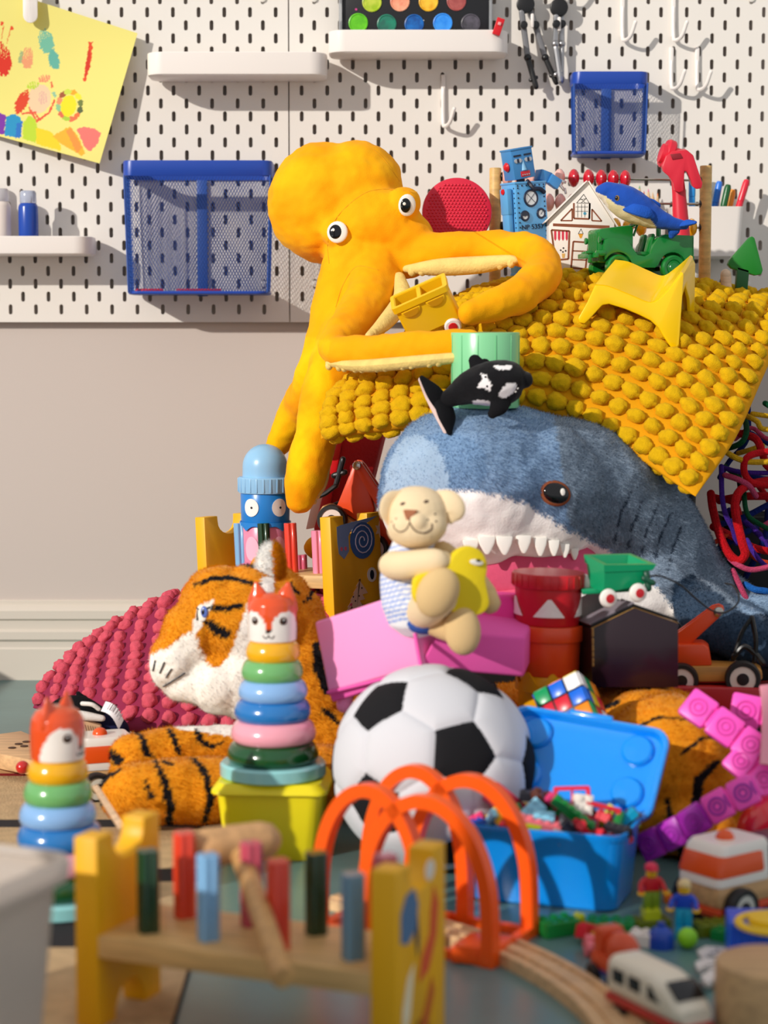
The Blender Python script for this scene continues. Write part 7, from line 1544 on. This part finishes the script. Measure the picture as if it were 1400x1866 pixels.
for k, (a, b_) in enumerate((((1300, 905), (1350, 950)), ((1310, 1000), (1380, 960)), ((1380, 880), (1410, 1000)), ((1330, 930), (1430, 1060)), ((1345, 860), (1325, 960)), ((1400, 930), (1360, 1050)))):
    pipe(['#c8101c', '#12246e', '#c8101c', '#4a2896', '#08080c', '#12246e'][k], [(a[0], a[1], 2660), ((a[0]+b_[0])/2+14, (a[1]+b_[1])/2-10, 2640), (b_[0], b_[1], 2665)], 4.2, ['deepest behind the red loop', 'deep behind, rising right', 'deep behind at the right edge', 'deep behind, going down right', 'deep behind the purple one', 'deep behind, low'][k])
xq = P(1322, 1100, 2680); t = thing('shade_bin', 'added dark bin standing for the shaded space behind the pipe cleaners', 'bin', (P(1420, 1100, 2700).x, 2740, 202)); rr = lambda k, z, i=0: [(p[0]*k, p[1]*k, z) for p in ring2(150-2*i, 90-2*i, 8)]  # added dark bin, its black stands for the shaded space behind the stems
ob('body', loft([rr(.9, 0), rr(1, 100), rr(1, 102), rr(1, 102, 2), rr(.9, 4, 2)]), plastic('#101014', .5), t); ob('rim', loft([rr(1.02, 96), rr(1.04, 98), rr(1.04, 104), rr(1, 104, 2)], False, False), plastic('#101014', .5), t)
# ================================================================ small things at the left
Yn = 2420; nv_ = cloth('#15183a', bump=.4); bk = cloth('#0f0f12', bump=.4); wc = cloth('#ece8e2', bump=.4)
t = thing('plush_penguin', 'small black and navy plush toy with a white tag lying before pink pillow', 'plush toy', P(180, 1350, Yn))
ob('body', [E(190, 1330, Yn+10, 30, 22, 22, (0, 30, 0)), E(210, 1335, Yn+6, 18, 20, 18)], nv_, t, W=True); ob('head', tube([P(90, 1290, Yn-10), P(118, 1285, Yn-14), P(150, 1288, Yn-14), P(182, 1296, Yn-12)], [4, 11, 13, 7], 14, flat=.7, up=(0, -1, .2)), bk, t, W=True)
ob('flipper', tube([P(160, 1290, Yn-8), P(148, 1275, Yn-10), P(143, 1264, Yn-10)], [8, 8, 3], 12, flat=.5, up=(0, -1, 0)), bk, t, W=True); ob('belly_band', [tube([P(88, 1294, Yn-18), P(120, 1302, Yn-24), P(150, 1304, Yn-24), P(186, 1309, Yn-20)], [3.5, 6, 6, 4], 12), tube([P(150, 1282, Yn-24), P(168, 1284, Yn-26), P(180, 1292, Yn-22)], 2.6, 10)], wc, t, W=True)
g = [[P(184+9*v_+2*math.sin(u*3)+u*32, 1296-6*v_+u*34-8*math.sin(u*3.1)-12*v_, Yn-24-8*math.sin(u*3)) for v_ in (0, .5, 1)] for u in [i/8 for i in range(9)]]
tg = ob('care_tag', shell(g, .6), matte('#ece8ec', .6), t, W=True, label='white printed tag')
ob('tag_print', [tube([P(196+k*3.4, 1292+k*3.6-8*math.sin((k+1)/9*3.1)+3, Yn-27-8*math.sin((k+1)/9*3)), P(203+k*3.4, 1284+k*3.6-8*math.sin((k+1)/9*3.1), Yn-27-8*math.sin((k+1)/9*3))], .5, 5) for k in range(7)], matte('#8a8488'), t, W=True)
cb = P(168, 1350, 2400); t = thing('cardboard_carton', 'small crumpled striped card carton beside the black plush toy', 'carton', cb); ob('body', hexa([P(x, y, Y) for x, y, Y in ((150, 1352, 2400), (186, 1354, 2400), (190, 1350, 2430), (152, 1348, 2430), (148, 1312, 2396), (184, 1322, 2396), (186, 1316, 2428), (150, 1308, 2428))], 1.5), matte('#c9a27c', .8), t, W=True)
for k in range(7): ob('printed_line', tube([P(151+k*4.5, 1320+k, 2394), P(156+k*4.5, 1342, 2396)], .5, 5), matte('#7a5c44'), t, W=True)
# holed wooden track piece
h0 = [FL(x, y) for x, y in ((-40, 1375), (-8, 1400), (88, 1440), (100, 1380), (60, 1362), (-20, 1366))]
t = thing('wooden_plank', 'pale wooden piece with drilled holes behind the left fox stacker', 'toy block', FL(30, 1400)); ob('board', plate([p+Vector((0, 0, 14)) for p in ((FL(-30, 1416)), FL(66, 1436), FL(88, 1398), FL(40, 1378), FL(-30, 1388))], (0, 0, 20), 2), wood('#e3b684', .5), t, W=True)
for x, y in ((22, 1363), (34, 1356), (48, 1352), (44, 1360)): 
    q = FL(x, y, 34.2); ob('hole', X(cyl(5, .8, 16), q), matte('#4a2c16'), t, W=True)
ob('prop_block', box(60, 30, 13, 2), wood('#d8a870'), loc=FL(20, 1412)+Vector((0, 10, 6.6)), label='low wooden block under the holed wooden piece', cat='toy block')
q = P(40, 1336, 2330); ob('small_red_bead', [X(sph(8))], gloss('#c8201c'), loc=(q.x, 2330, FL(30, 1400).z+42), label='small glossy red bead on the holed wooden piece', cat='bead')
ob('thin_plank', plate([P(168, 1432, 2090), P(178, 1428, 2090), P(238, 1520, 1960), P(226, 1524, 1960)], (0, 2, -4), .8), wood('#e2bd98'), W=True, loc=FL(200, 1560), label='thin pale wooden slat leaning between the left stacker and tiger paw', cat='toy block')
# ================================================================ frosted tub at the lower left corner
fr_m = mat('frosted_plastic', '#ddd2c8', .4, trans=.35)
Rc = P(150, 1556, 1395); t = thing('frosted_tub', 'frosted white plastic tub, out of focus in the lower left corner', 'tub', (Rc.x-120, 1330, 0), (0, 0, -24)); zt = Rc.z
F_ = FR[t.name]; l_ = F_.inverted() @ Rc
def fb(k, z, i=0): return [(l_.x-150+p[0]+2*i*0, l_.y-100+p[1], z) for p in ring2(300*k-2*i, 200*k-2*i, 26)]
ob('body', loft([fb(.82, 1), fb(.86, 6), fb(.95, zt-12), fb(.95, zt-12, 2), fb(.85, 8, 2)]), fr_m, t); ob('rim', loft([fb(.94, zt-16), fb(1, zt-15), fb(1.01, zt-3), fb(1, zt), fb(.95, zt), fb(.94, zt-4)], False, False), fr_m, t)
